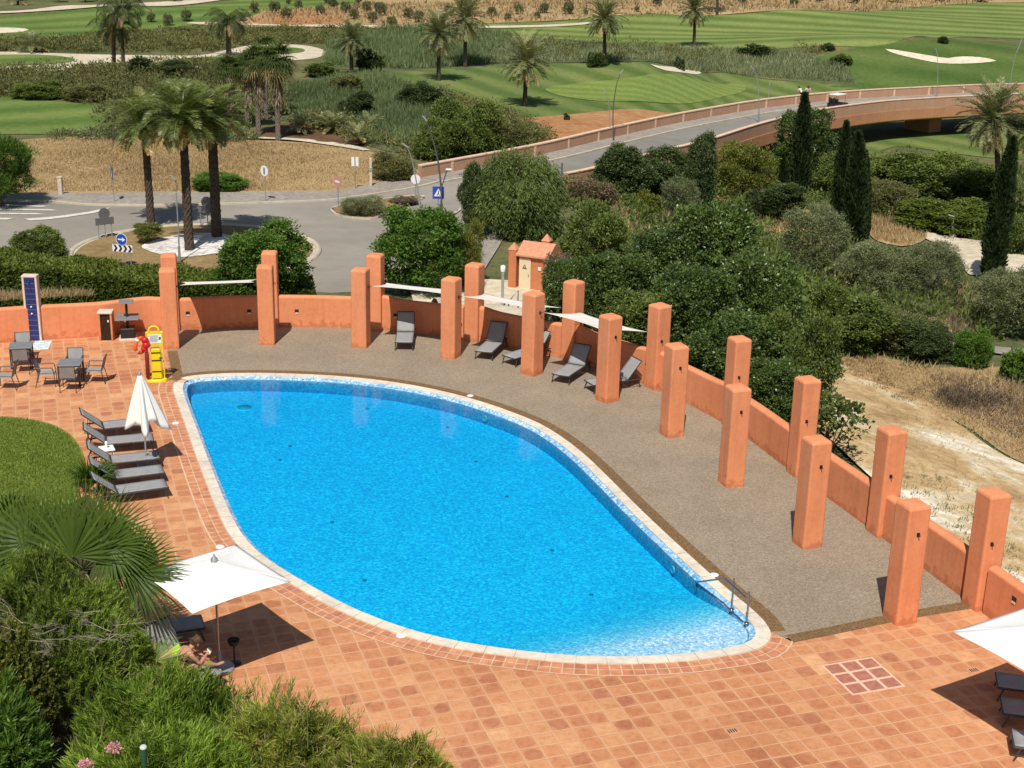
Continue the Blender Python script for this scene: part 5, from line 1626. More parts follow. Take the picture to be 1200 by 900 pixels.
# bushes on the golf side
GB = 'dark shrubs dotted over the rough'
for a in [(167, 67, 94, 34, 'dark', 'round dark evergreen bush beside the pale sandy path end'), (208, 72, 92, 46, 'dark', 'spreading dark bush behind the roundabout palms'),
          (433, 58, 85, 33, 'dark', 'round dark bush next to the slim palm by the reeds'), (418, 106, 141, 44, 'dark', 'dome-shaped dark bush above the small palms'),
          (378, 74, 92, 38, 'mid', 'mid green mound of shrub right of the skirted palms'), (488, 98, 133, 56, 'dark', 'dark bush clump left of the low palm on the green'), (510, 102, 130, 42, 'olive', 'grey-green bush just right of the dark clump'),
          (548, 118, 182, 84, 'mid', 'large loose green bush in front of the golf green'), (520, 140, 190, 70, 'mid', 'green bush behind the tall street lamp'), (592, 140, 180, 60, 'scrub', 'brownish green thicket beside the bridge approach'),
          (462, 180, 214, 52, 'scrub', 'olive green bush where the bridge parapet begins'), (255, 204, 226, 62, 'bright', 'bright green low bush between the roundabout palms'), (405, 88, 110, 40, 'scrub', 'brown-green thicket under the slim palm'),
          (698, 62, 80, 22, 'dark', 'small dark bush at the foot of the palm by the reeds'), (886, 53, 68, 42, 'dark', 'low dark bush at the edge of the striped fairway'), (970, 51, 60, 17, 'dark', 'small round dark bush alone near the striped fairway'), (985, 64, 78, 26, 'mid', 'low bush left of the sand bunker'), (1105, 43, 52, 12, 'dark', 'tiny bush beyond the sand bunker'),
          (796, 67, 82, 12, 'dark', 'small dark bush beside the little crescent bunker'), (30, 33, 62, 22, 'palmx', ''), (664, 133, 142, 8, 'dark', 'tiny bush on the bare sandy soil by the bridge'),
          (45, 96, 118, 60, 'mid', 'broad green bush left of the mown fairway'), (105, 98, 120, 60, 'scrub', 'brown-green bush above the fairway corner')]:
    if a[4] == 'palmx': continue
    bush(a[0], a[1], a[2], a[3], a[4], a[5])
# olives on the hillside
me_ol = [variant('olive', k, False) for k in range(3)]
for i, (px, py, wp) in enumerate([(177, 27, 10), (197, 31, 12), (219, 26, 12), (283, 26, 10), (298, 16, 11), (322, 17, 13), (335, 23, 12), (350, 12, 10), (375, 19, 11), (390, 11, 12), (338, 5, 6), (382, 4, 8), (405, 16, 12), (430, 14, 11), (445, 19, 14), (459, 33, 12), (478, 23, 12), (491, 27, 12), (527, 20, 12), (595, 25, 8), (576, 20, 10), (608, 18, 11), (630, 22, 7), (638, 17, 11), (666, 18, 13), (686, 18, 6), (746, 15, 6), (415, 24, 12), (437, 28, 12), (420, 5, 8), (640, 3, 7), (665, 5, 8), (770, 8, 10), (930, 8, 10), (870, 6, 10), (1000, 5, 14), (1050, 4, 16), (1105, 3, 18), (1150, 4, 16), (960, 4, 10), (160, 5, 12), (205, 3, 14), (100, 3, 16), (69, 3, 16)]):
    c, w_, h_ = fit_plant(px, py - wp * 1.1, py, wp)
    e = empty('olive_tree', (c.x, c.y, c.z), VR.uniform(0, 6), 'small grey-green olive tree on the far hillside', 'tree', 'young olive trees on the far hillside')
    if i == 0: tk = limb_mesh(5, 2.5, .14, .35, 4, .6).build('trunk', M_bark, e).data
    else: link('trunk', tk, e)
    link('crown', me_ol[i % 3], e, (0, 0, h_ * .15), (0, 0, 0), (w_, w_, h_ * .9))

# palms
palm(177, 263, 150, 'road', 'left of the three tall roundabout palms, thinner crown leaning left', .21, .19, .92, -8, 'tall palms on the roundabout', k=0, flatbase=-2.8)
palm(222, 295, 144, 'road', 'middle and tallest of the three roundabout palms, standing in white pebbles', .24, .20, 1.02, -8, 'tall palms on the roundabout', k=1, flatbase=-2.75)
palm(254, 279, 142, 'road', 'right of the three tall roundabout palms, with thick dark trunk', .27, .24, .95, -6, 'tall palms on the roundabout', k=2, flatbase=-2.75)
palm(412, 87, 47, 'date', 'slim date palm standing alone beside a round dark bush', .21, .17, .85, 0, k=0)
palm(514, 95, 40, 'date', 'date palm left of the pair, its shadow on the grass', .21, .17, 1.05, 0, 'date palms on the golf course', k=1)
palm(545, 79, 22, 'date', 'taller date palm right behind the left one of the pair', .21, .17, 1.25, 0, 'date palms on the golf course', k=0)
palm(615, 125, 72, 'date', 'broad low date palm on the golf green with a wide grey skirt of fronds', .21, .17, 1.12, 2, k=2)
palm(708, 78, 22, 'date', 'date palm at the reeds behind the golf green', .21, .17, 1.1, 0, k=1)
palm(813, 55, 12, 'date', 'date palm on the striped fairway, its top cut by the picture edge', .21, .17, 1.1, 1, k=2)
palm(840, 18, -40, 'date', 'bare palm trunk beyond the striped fairway, crown out of the picture', .22, .2, 1.0, 0, k=0)
palm(1166, 262, 140, 'date', 'large date palm rising behind the ivy-dark cypress on the right', .21, .17, 1.15, -2, k=1)
palm(1215, 262, 148, 'date', 'date palm cut by the right edge of the picture', .21, .17, 1.1, 0, k=2)
palm(134, 78, 34, 'queen', 'shorter queen palm of the drooping pair on the sand', .22, .18, 1.05, 0, 'drooping queen palms', 'queen_palm', 0)
palm(145, 81, 14, 'queen', 'taller queen palm of the drooping pair on the sand', .20, .17, 1.15, -3, 'drooping queen palms', 'queen_palm', 1)
palm(268, 66, 26, 'queen', 'single drooping queen palm behind the skirted fan palms', .30, .25, 1.15, 0, None, 'queen_palm', 2)
palm(326, 165, 72, 'wash', 'tallest skirted fan palm, standing clear at the right of its clump', .20, .17, 1.15, -2, 'fan palms with dead skirts', 'fan_palm', 0, M_greybark, 2.6)
palm(303, 160, 72, 'wash', 'skirted fan palm in the middle of the clump', .20, .17, 1.0, 0, 'fan palms with dead skirts', 'fan_palm', 1, M_greybark, 2.6)
palm(290, 150, 80, 'wash', 'skirted fan palm at the back of the clump', .20, .17, .9, 0, 'fan palms with dead skirts', 'fan_palm', 2, M_greybark, 2.4)
palm(268, 150, 82, 'wash', 'skirted fan palm at the left end of the clump', .20, .17, .9, 0, 'fan palms with dead skirts', 'fan_palm', 0, M_greybark, 2.4)
palm(312, 140, 58, 'wash', 'dark topped fan palm rising behind the skirted clump', .20, .17, .9, 0, 'fan palms with dead skirts', 'fan_palm', 1, M_greybark, 2.0)
for i, (px, by, s_) in enumerate([(350, 159, .9), (378, 153, .85), (391, 158, .95), (398, 157, .9), (420, 170, 1.0), (432, 160, 1.0)]):
    palm(px, by, by - 8, 'small', ['first small palm from the left in the bark bed', 'second small palm from the left in the bark bed', 'third small palm in the bark bed, close to its neighbour', 'fourth small palm in the bark bed, close to its neighbour', 'small palm at the right end of the bark bed by the kerb', 'small palm behind the right end of the bark bed'][i], .14, .12, s_, 0, 'small palms in the bark bed', 'young_palm', i % 2)
palm(38, 62, 55, 'small', 'small bushy palm at the edge of the sand path', .2, .2, 1.5, 0, None, 'young_palm', 1)
for i, (px, by, s_) in enumerate([(21, 6, 1.6)]):
    palm(px, by, by - 5, 'small', 'small round-headed palm at the top left corner', .2, .2, 1.6, 0, None, 'young_palm', 0)

# roundabout and roadside planting
tree(174, 262, 293, 34, 'yellow', 'small mushroom-shaped tree in the roundabout pebbles', 'small_tree', trunk=.5, crown_from=.42, r0=.16)
tree(310, 262, 352, 104, 'bright', 'round leafy tree with feathery foliage behind the second pillar pair', k=1, trunk=.4, crown_from=.08, back=.3)
tree(497, 248, 352, 102, 'bright', 'round leafy tree behind the wall above the single shaded lounger', k=2, trunk=.4, crown_from=.08, back=.3)
tree(604, 176, 284, 112, 'weep', 'large weeping pepper tree beside the road, right of the crossing sign', 'pepper_tree', k=0, trunk=.45, crown_from=.02)
tree(558, 195, 278, 40, 'dark', 'dark round tree tucked at the left of the pepper tree', k=1)
tree(2, 158, 248, 84, 'pine', 'bushy pine cut by the left edge of the picture', 'pine_tree', k=0, trunk=.5, crown_from=.14)
bush(47, 268, 308, 58, 'shrub_x' if False else 'mid', 'spiky green shrub rising above the left end of the hedge', k=1)
bush(424, 230, 256, 52, 'olive', 'pale grassy bush on the traffic island', k=0)
bush(475, 231, 242, 34, 'grey', 'low dry planting on the narrow end of the traffic island', k=1)
bush(547, 262, 342, 46, 'yellow', 'tall grassy clump left of the electricity cabin', k=1)
bush(655, 300, 362, 40, 'grey', 'bare brown twiggy bush leaning over the electricity cabin', k=1)

# trees beyond the wall on the right
FT = 'leafy fig trees crowded behind the terrace wall'
for n_, (px, tp, bs, wp, kd, k, lab) in enumerate([
        (702, 246, 340, 84, 'mid', 2, 'lighter green tree right of the electricity cabin'),
        (664, 305, 400, 60, 'fig', 1, 'small fig tree beside the cabin, behind the largest sail'),
        (720, 300, 400, 104, 'fig', 0, 'fig tree directly behind the largest sail'),
        (775, 268, 380, 112, 'fig', 1, 'fig tree behind the gap right of the sails'),
        (835, 240, 380, 120, 'fig', 2, 'fig tree at the highest point of the thicket'),
        (745, 345, 430, 96, 'mid', 0, 'paler fig tree low against the wall right of the sails'),
        (805, 318, 440, 116, 'fig', 2, 'broad dark fig tree in the centre of the thicket'),
        (880, 300, 440, 112, 'fig', 0, 'fig tree on the right shoulder of the thicket'),
        (860, 372, 490, 112, 'fig', 1, 'fig tree low in the middle, leaning on the wall'),
        (925, 368, 500, 96, 'mid', 2, 'yellower green fig tree at the right end of the thicket'),
        (905, 425, 540, 92, 'fig', 0, 'lowest fig tree against the wall, at its right end')]):
    tree(px, tp, bs, wp, kd, lab, 'fig_tree', group=FT, k=k, trunk=.35, crown_from=.02)
tree(730, 172, 238, 80, 'dark', 'dark tree left of the pair standing in front of the bridge road', 'carob_tree', k=0, crown_from=.05)
tree(770, 176, 245, 74, 'dark', 'dark tree in the middle below the bridge road', 'carob_tree', k=1, crown_from=.05)
tree(812, 158, 245, 56, 'dark', 'tallest dark tree at the end of the near parapet', 'carob_tree', k=2, crown_from=.05)
bush(870, 170, 240, 74, 'yellow', 'yellow-green round bush below the bridge', k=0)
bush(795, 210, 262, 46, 'olive', 'grey-green olive bush in front of the dark trees', k=1)
tree(908, 214, 264, 70, 'dark', 'dark flat-topped small tree on the dry slope', k=2, trunk=.4, crown_from=.3)
tree(938, 130, 215, 68, 'fig', 'glossy green tree behind the tallest cypress', k=0)
bush(690, 212, 245, 62, 'pink', 'pink flowering oleander bush at the end of the near parapet', 'oleander_bush', k=0)
bush(757, 226, 258, 32, 'yellow', 'small yellow-green bush among the dry grass', k=1)
bush(1040, 186, 226, 90, 'mid', 'broad green thicket below the bridge, left part', k=0)
bush(1085, 180, 238, 110, 'mid', 'broad green thicket below the bridge, right part', k=1)
bush(990, 184, 235, 70, 'mid', 'green thicket between the cypresses', k=2)
bush(1140, 196, 245, 90, 'mid', 'green thicket under the large date palm', k=0)
bush(1035, 215, 258, 80, 'scrub', 'pale green loose shrub right of the cypress pair', k=1)
bush(1108, 238, 276, 116, 'hedge', 'clipped low dark bank of shrub above the sandy path', k=2)
bush(1190, 245, 300, 70, 'mid', 'green shrub right of the leaning cypress', k=2)
tree(1030, 286, 352, 90, 'olive', 'grey-green olive tree left of the path lamp', 'olive_tree', k=0)
tree(1088, 286, 358, 72, 'olive', 'grey-green olive tree right in front of the path lamp', 'olive_tree', k=1)
tree(1182, 318, 400, 88, 'olive', 'large olive bush cut by the right edge of the picture', 'olive_tree', k=2)
tree(952, 245, 330, 84, 'olive', 'pale olive tree left of the cypresses', 'olive_tree', k=1)
bush(990, 346, 420, 110, 'mid', 'broad olive-green thicket above the sandy track', k=1)
bush(935, 330, 430, 100, 'mid', 'dense green thicket right of the largest fig tree', k=2)
bush(1046, 366, 418, 80, 'scrub', 'low brownish thicket right of the broad one', k=0)
bush(1078, 376, 426, 70, 'dark', 'dark upright shrub beside the gravel path', k=1)
bush(1136, 388, 434, 44, 'bright', 'dark green shrub standing alone between the two path posts', k=2)
bush(1190, 412, 452, 40, 'bright', 'dark green shrub at the right edge below the gravel path', k=0)
g = GT(972, 545)
a_ = crown_arrays(77, 70, 14, .085, .05, 7, .05, 0.1, .4, lr=(.10, .17), fill=.1)
zt = PT(984, 468, g.y).z; e = empty('fig_branches', tuple(g), 0, 'sparse leafy fig branches poking out right of the wall pillars', 'fig branches')
h_ = zt - g.z; LMb = limb_mesh(8, h_, .05, .3, 6, .62); LMb.build('branch', M_bark, e)
link('leaves', quad_mesh('fig_branch_leaves', a_[0], a_[1], LM['mid']), e, (0, 0, h_ * .25), None, (1.9, 1.5, h_ * .8))
blades('grey_dry_grass', [(1105, 350), (1145, 350), (1150, 395), (1110, 400)], 1500, .9, .03, LM['grey'], 37, .35)

# cypresses
def cypress(px, base, top, wpx, label, lean=0, k=0):
    g = GT(px, base); t = PT(px + lean, top, g.y)
    h = t.z - g.z; dep = Vector((g.x, g.y, g.z - CH)).dot(Vector(_f)); w_ = wpx / FPX * dep
    r = np.random.default_rng(hash_(label)); n = 9000
    z = r.random(n) ** .85
    prof = np.interp(z, [0, .08, .3, .6, .85, 1], [.5, .7, .82, .70, .36, .04])
    a = r.uniform(0, 2 * PI, n)
    rad = w_ * .5 * prof * (r.uniform(.72, 1.05, n) + .14 * np.sin(a * 3 + z * 17) + .1 * np.sin(a * 5 - z * 31))
    lx = (t.x - g.x) * z ** 1.2
    b = np.stack([rad * np.cos(a) + lx, rad * np.sin(a), z * h], 1)
    d = np.stack([np.cos(a) * .45, np.sin(a) * .45, np.ones(n)], 1) + r.normal(size=(n, 3)) * .25
    Q = leaf_quads(b, d, r.normal(size=(n, 3)), w_ * .22 * r.uniform(.6, 1.3, n), w_ * .09 * r.uniform(.6, 1.3, n))
    v = .45 + .25 * np.sin(a * 3 + z * 17) * .6 + r.normal(0, .16, n)
    e = empty('cypress_tree', (g.x, g.y, g.z), 0, label, 'tree', 'slim cypress trees in the valley')
    mb = MB(); mb.tube([(0, 0, -.3), ((t.x - g.x) * .5, 0, h * .55), ((t.x - g.x) * .9, 0, h * .9)], [w_ * .1, w_ * .07, w_ * .02], 7); mb.build('trunk', M_bark, e)
    link('crown', quad_mesh('cypress_crown', Q, np.clip(v, 0, .84), LM['cypress']), e)
cypress(937, 228, 112, 24, 'tallest slim cypress, its tip crossing the bridge parapet', 6)
cypress(918, 226, 182, 12, 'smallest cypress, left of the tallest one')
cypress(982, 270, 145, 22, 'slender cypress left of the broad cypress pair', 10)
cypress(1000, 294, 158, 28, 'broad dark cypress in the middle of the pair', 6)
cypress(1013, 280, 178, 14, 'thin cypress pressed against the right of the broad one', 2)
cypress(1160, 330, 164, 30, 'tall leaning cypress in front of the large date palm', 27)

# clipped hedge behind the wall at the left
def hedge(name, label, path, hts, thick, m, seed, n):
    r = np.random.default_rng(seed)
    P = resample(path, .4); cum = len(P)
    Q = []; 
    i = r.integers(0, cum - 1, n); f_ = r.random(n)
    A = np.array([tuple(p) for p in P]); d = A[np.minimum(i + 1, cum - 1)] - A[i]; c = A[i] + d * f_[:, None]
    t = unit(d); nn = np.stack([-t[:, 1], t[:, 0], np.zeros(n)], 1)
    H = np.interp(c[:, 0], [p[0] for p in hts], [p[1] for p in hts])
    face = r.random(n)
    u = r.uniform(-1, 1, n)
    bulge = .12 * np.sin(c[:, 0] * 1.7) + .08 * np.sin(c[:, 0] * 4.1 + 1) + r.normal(0, .05, n)
    top = face < .55
    off = np.where(top, u * thick / 2, np.where(face < .85, -thick / 2 - bulge * .6, thick / 2))
    z = np.where(top, H + bulge - .12 * u ** 2, c[:, 2] + r.random(n) * (H - c[:, 2]))
    b = c + nn * off[:, None]; b[:, 2] = z
    dn = np.where(top[:, None], np.array([0, 0, 1.0]), nn * np.sign(off)[:, None] + np.array([0, 0, .5]))
    dd = dn * .8 + r.normal(size=(n, 3)) * .7
    Q = leaf_quads(b, dd, r.normal(size=(n, 3)) + dn, r.uniform(.10, .2, n), r.uniform(.06, .11, n))
    v = .42 + np.where(top, .18, -.05) + .12 * np.sin(c[:, 0] * 2.3 + off * 3) + r.normal(0, .15, n)
    org = Vector(A[cum // 2])
    e = empty(name, tuple(org), 0, label, 'hedge')
    Q = Q - np.array(tuple(org))
    link('foliage', quad_mesh('hedge_foliage', Q, np.clip(v, 0, .84), LM['hedge']), e)
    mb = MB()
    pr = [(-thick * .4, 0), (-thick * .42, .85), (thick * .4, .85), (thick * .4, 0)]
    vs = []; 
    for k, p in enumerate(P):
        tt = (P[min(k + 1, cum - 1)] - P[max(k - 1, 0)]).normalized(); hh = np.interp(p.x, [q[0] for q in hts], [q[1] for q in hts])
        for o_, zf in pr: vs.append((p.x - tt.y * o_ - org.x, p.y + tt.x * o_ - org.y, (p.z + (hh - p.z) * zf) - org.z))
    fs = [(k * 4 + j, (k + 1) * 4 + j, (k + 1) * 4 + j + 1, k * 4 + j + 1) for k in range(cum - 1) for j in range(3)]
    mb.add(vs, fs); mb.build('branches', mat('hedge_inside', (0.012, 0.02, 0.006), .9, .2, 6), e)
hp = []; hh = []
for px, top_py, Y in [(-120, 292, 57.5), (-20, 294, 56.5), (40, 297, 56), (100, 304, 55.2), (180, 312, 54.4), (250, 317, 54), (310, 321, 54), (372, 326, 54.4)]:
    p = PT(px, top_py, Y + 1.1)
    hp.append(Vector((p.x, Y, T(p.x, Y)))); hh.append((p.x, p.z))
hedge('clipped_hedge', 'long clipped green hedge behind the terrace wall at the left', hp, hh, 2.4, None, 3, 60000)
blades('weedy_grass', [(-60, 356), (0, 354), (60, 350), (110, 348), (110, 343), (60, 344), (0, 346), (-60, 348)], 2500, .25, .02, LM['dry'], 25, .5, flat=.3)

# ------------------------------------------------------------------ foreground planting
def shoot_shrub(name, label, px0, px1, top, Y, m, nshoot, per, L, W, seed, height=None, ry=.75, out=.5, slen=.55, tipfrac=0.0, bottom=0.0, cat='shrub', spike=.15, domez=.55):
    """dense shrub made of leafy shoots; leaves sit along each shoot"""
    r = np.random.default_rng(seed)
    a, b = PT(px0, top, Y), PT(px1, top, Y)
    c = Vector(((a.x + b.x) / 2, Y, 0)); rx = abs(b.x - a.x) / 2
    h = height or (a.z + b.z) / 2
    th = r.uniform(0, 2 * PI, nshoot); q = np.sqrt(r.random(nshoot)) 
    x = q * np.cos(th); y = q * np.sin(th)
    dome = (1 - (q ** 2.6)) * domez + (1 - domez)
    lump = 1 + .20 * nz2(x, y, 4.2, seed, 3)
    tz = h * np.clip(dome * lump, .1, 1.2) + r.normal(0, spike * .35, nshoot) * h * .3 + (r.random(nshoot) < .06) * spike * r.uniform(.5, 1.6, nshoot)
    side = (r.random(nshoot) < .3)
    tz = np.where(side, tz * r.uniform(.3, .95, nshoot), tz)
    tip = np.stack([x * rx, y * rx * ry, np.maximum(tz, bottom + .1)], 1)
    d = np.stack([x * out, y * out, np.full(nshoot, .9)], 1) + r.normal(0, .34, (nshoot, 3))
    d = unit(d)
    ls = slen * r.uniform(.6, 1.25, nshoot)
    n = nshoot * per
    t = np.tile(np.linspace(0, 1, per), nshoot) + r.uniform(-.02, .02, n)
    D = np.repeat(d, per, 0); LS = np.repeat(ls, per)
    ba = np.repeat(tip, per, 0) - D * (LS * (1 - t))[:, None]
    az = np.tile(np.arange(per) * 2.4, nshoot) + np.repeat(r.uniform(0, 6, nshoot), per)
    e1 = unit(np.cross(D, np.array([.3, .2, 1.0]) + r.normal(0, .01, (n, 3)))); e2 = np.cross(D, e1)
    rad = e1 * np.cos(az)[:, None] + e2 * np.sin(az)[:, None]
    ld = D * (.75 + .5 * t)[:, None] + rad * (.85 - .35 * t)[:, None] + r.normal(0, .12, (n, 3))
    Q = leaf_quads(ba, ld, rad + D * .2 + r.normal(0, .3, (n, 3)), L * r.uniform(.7, 1.25, n), W * r.uniform(.7, 1.3, n))
    sv = r.normal(0, .14, nshoot) + .10 * np.sin(x * 5 + seed) 
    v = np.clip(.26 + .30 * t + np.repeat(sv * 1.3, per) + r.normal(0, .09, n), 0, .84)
    tp = np.repeat(r.random(nshoot) < tipfrac, per)
    v = np.where(tp & (r.random(n) < .8), .97, v)
    # stems
    A = tip - d * ls[:, None] * 1.5; s_ = unit(np.cross(d, r.normal(size=d.shape))) * .006
    S = np.stack([A - s_, A + s_, tip + s_ * .3, tip - s_ * .3], 1)
    Q = np.concatenate([Q, S]); v = np.concatenate([v, np.full(nshoot, .2)])
    e = empty(name, (c.x, c.y, 0), 0, label, cat)
    link('foliage', quad_mesh(name + '_foliage', Q, v, m), e)
    # woody interior
    mb = MB(); rr = random.Random(seed)
    for i in range(16):
        k = rr.randrange(nshoot); p = tip[k]
        mb.tube([(p[0] * .15, p[1] * .15, 0), (p[0] * .5, p[1] * .5, p[2] * .5), (p[0] * .85, p[1] * .85, p[2] * .85)], [.03, .02, .008], 5)
    mb.build('branches', M_bark, e)
    return e, tip

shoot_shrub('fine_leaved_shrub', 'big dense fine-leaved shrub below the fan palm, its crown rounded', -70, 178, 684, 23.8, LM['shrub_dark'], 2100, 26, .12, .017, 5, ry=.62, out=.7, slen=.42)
# bare grey twigs showing on its front
tw = MB(); rr = random.Random(9)
M_twig = mat('bare_twigs', (0.36, 0.31, 0.25), .9, .2, 8)
def twig(mb, p, d, L, r0, depth):
    e = p + d * L; m_ = p.lerp(e, .5) + Vector((rr.uniform(-.06, .06), rr.uniform(-.03, .03), rr.uniform(-.03, .05)))
    mb.tube([p, m_, e], [r0, r0 * .8, r0 * .5], 5)
    if depth:
        for q in range(3):
            d2 = (d + Vector((rr.uniform(-.8, .8), rr.uniform(-.5, .2), rr.uniform(-.5, .6)))).normalized()
            twig(mb, p.lerp(e, rr.uniform(.4, 1)), d2, L * rr.uniform(.5, .75), r0 * .55, depth - 1)
tb = PT(60, 745, 22.9)
e = empty('bare_twigs', tuple(tb), 0, 'bare grey tangled twigs on the front of the big fine-leaved shrub', 'twigs')
for q_ in range(20):
    px_, py_ = (rr.gauss(48, 26), rr.gauss(738, 13)) if q_ < 12 else (rr.gauss(112, 20), rr.gauss(742, 12))
    p = PT(px_, py_, 22.45 + rr.uniform(-.15, .35)) - tb
    tw = MB()
    twig(tw, p, Vector((rr.choice((-1, 1)) * rr.uniform(.3, 1), rr.uniform(-.25, .1), rr.uniform(-.3, .6))).normalized(), rr.uniform(.28, .5), rr.uniform(.004, .008), 3)
    tw.build('twig', M_twig, e)
shoot_shrub('round_leaved_shrub', 'yellow-green shrub with small rounded leaves at the left edge', -70, 62, 748, 22.4, LM['yellow'], 700, 22, .075, .042, 6, out=.8, slen=.4, spike=.05)
shoot_shrub('oleander_bush', 'lush oleander with broad glossy leaves at the lower left corner', -70, 52, 818, 20.6, LM['oleander'], 420, 24, .19, .034, 7, out=.9, slen=.5)
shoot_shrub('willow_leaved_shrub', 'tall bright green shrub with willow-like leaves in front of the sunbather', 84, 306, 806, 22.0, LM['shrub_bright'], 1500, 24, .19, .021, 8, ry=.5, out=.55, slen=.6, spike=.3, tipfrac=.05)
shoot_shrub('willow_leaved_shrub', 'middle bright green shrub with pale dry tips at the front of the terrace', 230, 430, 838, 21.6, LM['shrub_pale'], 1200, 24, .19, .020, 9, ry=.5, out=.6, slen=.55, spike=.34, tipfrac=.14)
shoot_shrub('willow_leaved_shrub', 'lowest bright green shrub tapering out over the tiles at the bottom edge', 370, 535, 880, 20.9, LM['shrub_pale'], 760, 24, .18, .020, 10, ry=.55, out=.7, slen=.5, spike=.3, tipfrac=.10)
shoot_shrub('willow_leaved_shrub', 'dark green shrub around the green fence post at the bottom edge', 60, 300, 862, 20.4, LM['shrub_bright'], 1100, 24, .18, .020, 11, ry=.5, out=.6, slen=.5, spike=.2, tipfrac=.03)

# upright young shoots rising over the tiles
def spray(px, py, Y, n, hgt, seed, label):
    r = np.random.default_rng(seed); g = PT(px, py, Y)
    Q = []; V = []
    for i in range(n):
        d = np.array([r.normal(.12, .28), r.normal(0, .2), 1.0]); d /= np.linalg.norm(d)
        b0 = np.array([r.normal(0, .16), r.normal(0, .12), -.5]); h = hgt * r.uniform(.6, 1.1)
        per = 22; t = np.linspace(.1, 1, per)
        ba = b0 + d * (t * (h + .5))[:, None]; az = np.arange(per) * 2.4 + r.uniform(0, 6)
        rad = np.stack([np.cos(az), np.sin(az), np.zeros(per)], 1)
        q = leaf_quads(ba, d * 1.15 + rad * .55, rad + r.normal(0, .3, (per, 3)), .15 * r.uniform(.7, 1.2, per), .014 * r.uniform(.8, 1.3, per))
        Q.append(q); V.append(np.clip(.35 + .3 * t + r.normal(0, .08, per), 0, .84))
        s_ = np.array([.006, 0, 0]); Q.append(np.array([[b0 - s_, b0 + s_, b0 + d * (h + .5) + s_ * .4, b0 + d * (h + .5) - s_ * .4]])); V.append(np.array([.25]))
    e = empty('shrub_shoots', tuple(g), 0, label, 'shoots', 'upright shoots over the tiles')
    link('foliage', quad_mesh('shoots', np.concatenate(Q), np.concatenate(V), LM['shrub_pale']), e)
spray(298, 820, 22.4, 16, .42, 1, 'cluster of leafy shoots just right of the parasol foot')
spray(338, 836, 22.2, 16, .42, 2, 'cluster of leafy shoots over the tiles, second from the left')
spray(388, 850, 21.9, 14, .50, 3, 'tallest leafy shoots standing alone over the tiles')
spray(440, 872, 21.5, 14, .36, 4, 'short leafy shoots near the right end of the shrubs')
spray(488, 888, 21.2, 14, .36, 5, 'last leafy shoots at the right end of the shrubs')

# fan palm in the bed
def big_fan_palm():
    r = np.random.default_rng(12)
    c = PT(96, 668, 25.6)
    e = empty('fan_palm', (c.x, c.y, 0), 0, 'large fan palm with broad green fan leaves beside the lawn', 'palm tree')
    palm_trunk(c.z, .16, .13, 3).build('trunk', M_palmbark, e)
    # hub px of each leaf, aim px of its tip, depth offset, size, value
    leaves = [((85, 652), (72, 560), -.35, 1.0, .50), ((75, 648), (62, 550), .5, 1.05, .62), ((40, 636), (14, 575), .1, .85, .56), ((120, 632), (165, 598), .2, .8, .42), ((156, 672), (212, 690), -.3, .86, .36), ((150, 664), (208, 656), -.1, .86, .70), ((130, 655), (175, 640), .3, .7, .42),
              ((20, 640), (-20, 600), .2, .9, .6), ((30, 655), (-5, 640), -.1, .8, .5), ((110, 690), (120, 745), -.3, .6, .3), ((100, 630), (118, 560), .6, .9, .6), ((60, 640), (35, 565), .8, .9, .66), ((128, 640), (168, 655), -.2, .7, .5)]
    for i, (hub, tip, dy, size, vb) in enumerate(leaves):
        Y = c.y + dy
        h = PT(hub[0], hub[1], Y); t = PT(tip[0], tip[1], Y - .25 if tip[1] > 640 else Y + .25)
        d = np.array(tuple(t - h)); d /= np.linalg.norm(d)
        side = np.cross(d, np.array([0, -1.0, .35])); nrm = np.cross(side, d)
        q, v = fan_leaf(r, np.array(tuple(h - Vector((c.x, c.y, 0)))), d, nrm, size * 1.5, 40, R(106), .030, vb, .18 if tip[1] > 640 else .04, .42)
        pet0 = Vector((0, 0, c.z)); hb = h - Vector((c.x, c.y, 0))
        lf = link('fan_leaf', quad_mesh('fan_leaf', np.array([np.array(x) for x in q]), np.array(v), LM['fan']), e)
        mb = MB(); mb.tube([pet0, pet0.lerp(hb, .5) + Vector((0, 0, .08)), hb], [.02, .016, .01], 6)
        mb.build('leaf_stalk', mat('leaf_stalk', (0.20, 0.25, 0.07), .5, .1, 5), lf)
big_fan_palm()
def small_fan(px, py, Y, size, label, n=9, vb=.7, seed=1, kindm='fan', el=(75, 25)):
    g = PT(px, py, Y); r = np.random.default_rng(seed)
    e = empty('young_fan_palm', (g.x, g.y, max(0, g.z - .3)), 0, label, 'palm')
    Q = []; V = []
    for i in range(n):
        az = i * 2.4 + r.uniform(0, .4); ele = R(r.uniform(*sorted(el)))
        d = np.array([math.cos(az) * math.cos(ele), math.sin(az) * math.cos(ele), math.sin(ele)])
        side = np.array([-math.sin(az), math.cos(az), 0])
        b = d * size * .35
        q, v = fan_leaf(r, b, d, np.cross(side, d), size * r.uniform(.8, 1.1), 20, R(85), .02, vb + r.normal(0, .06), .35, .4)
        Q += q; V += v
        Q.append([side * .006, -side * .006, b - side * .004, b + side * .004]); V.append(vb)
    link('leaves', quad_mesh('young_fan_leaves', np.array([np.array(x) for x in Q]), np.array(V), LM[kindm]), e)
small_fan(106, 556, 34.6, .75, 'young bright fan palm at the corner of the lawn', 14, .68, 2)
small_fan(172, 772, 23.6, .75, 'yellow-green fan palm leaves behind the sunbather', 8, .80, 3, el=(60, 15))
small_fan(6, 600, 27.5, .8, 'fan palm leaf cluster at the left edge of the lawn', 9, .6, 4)
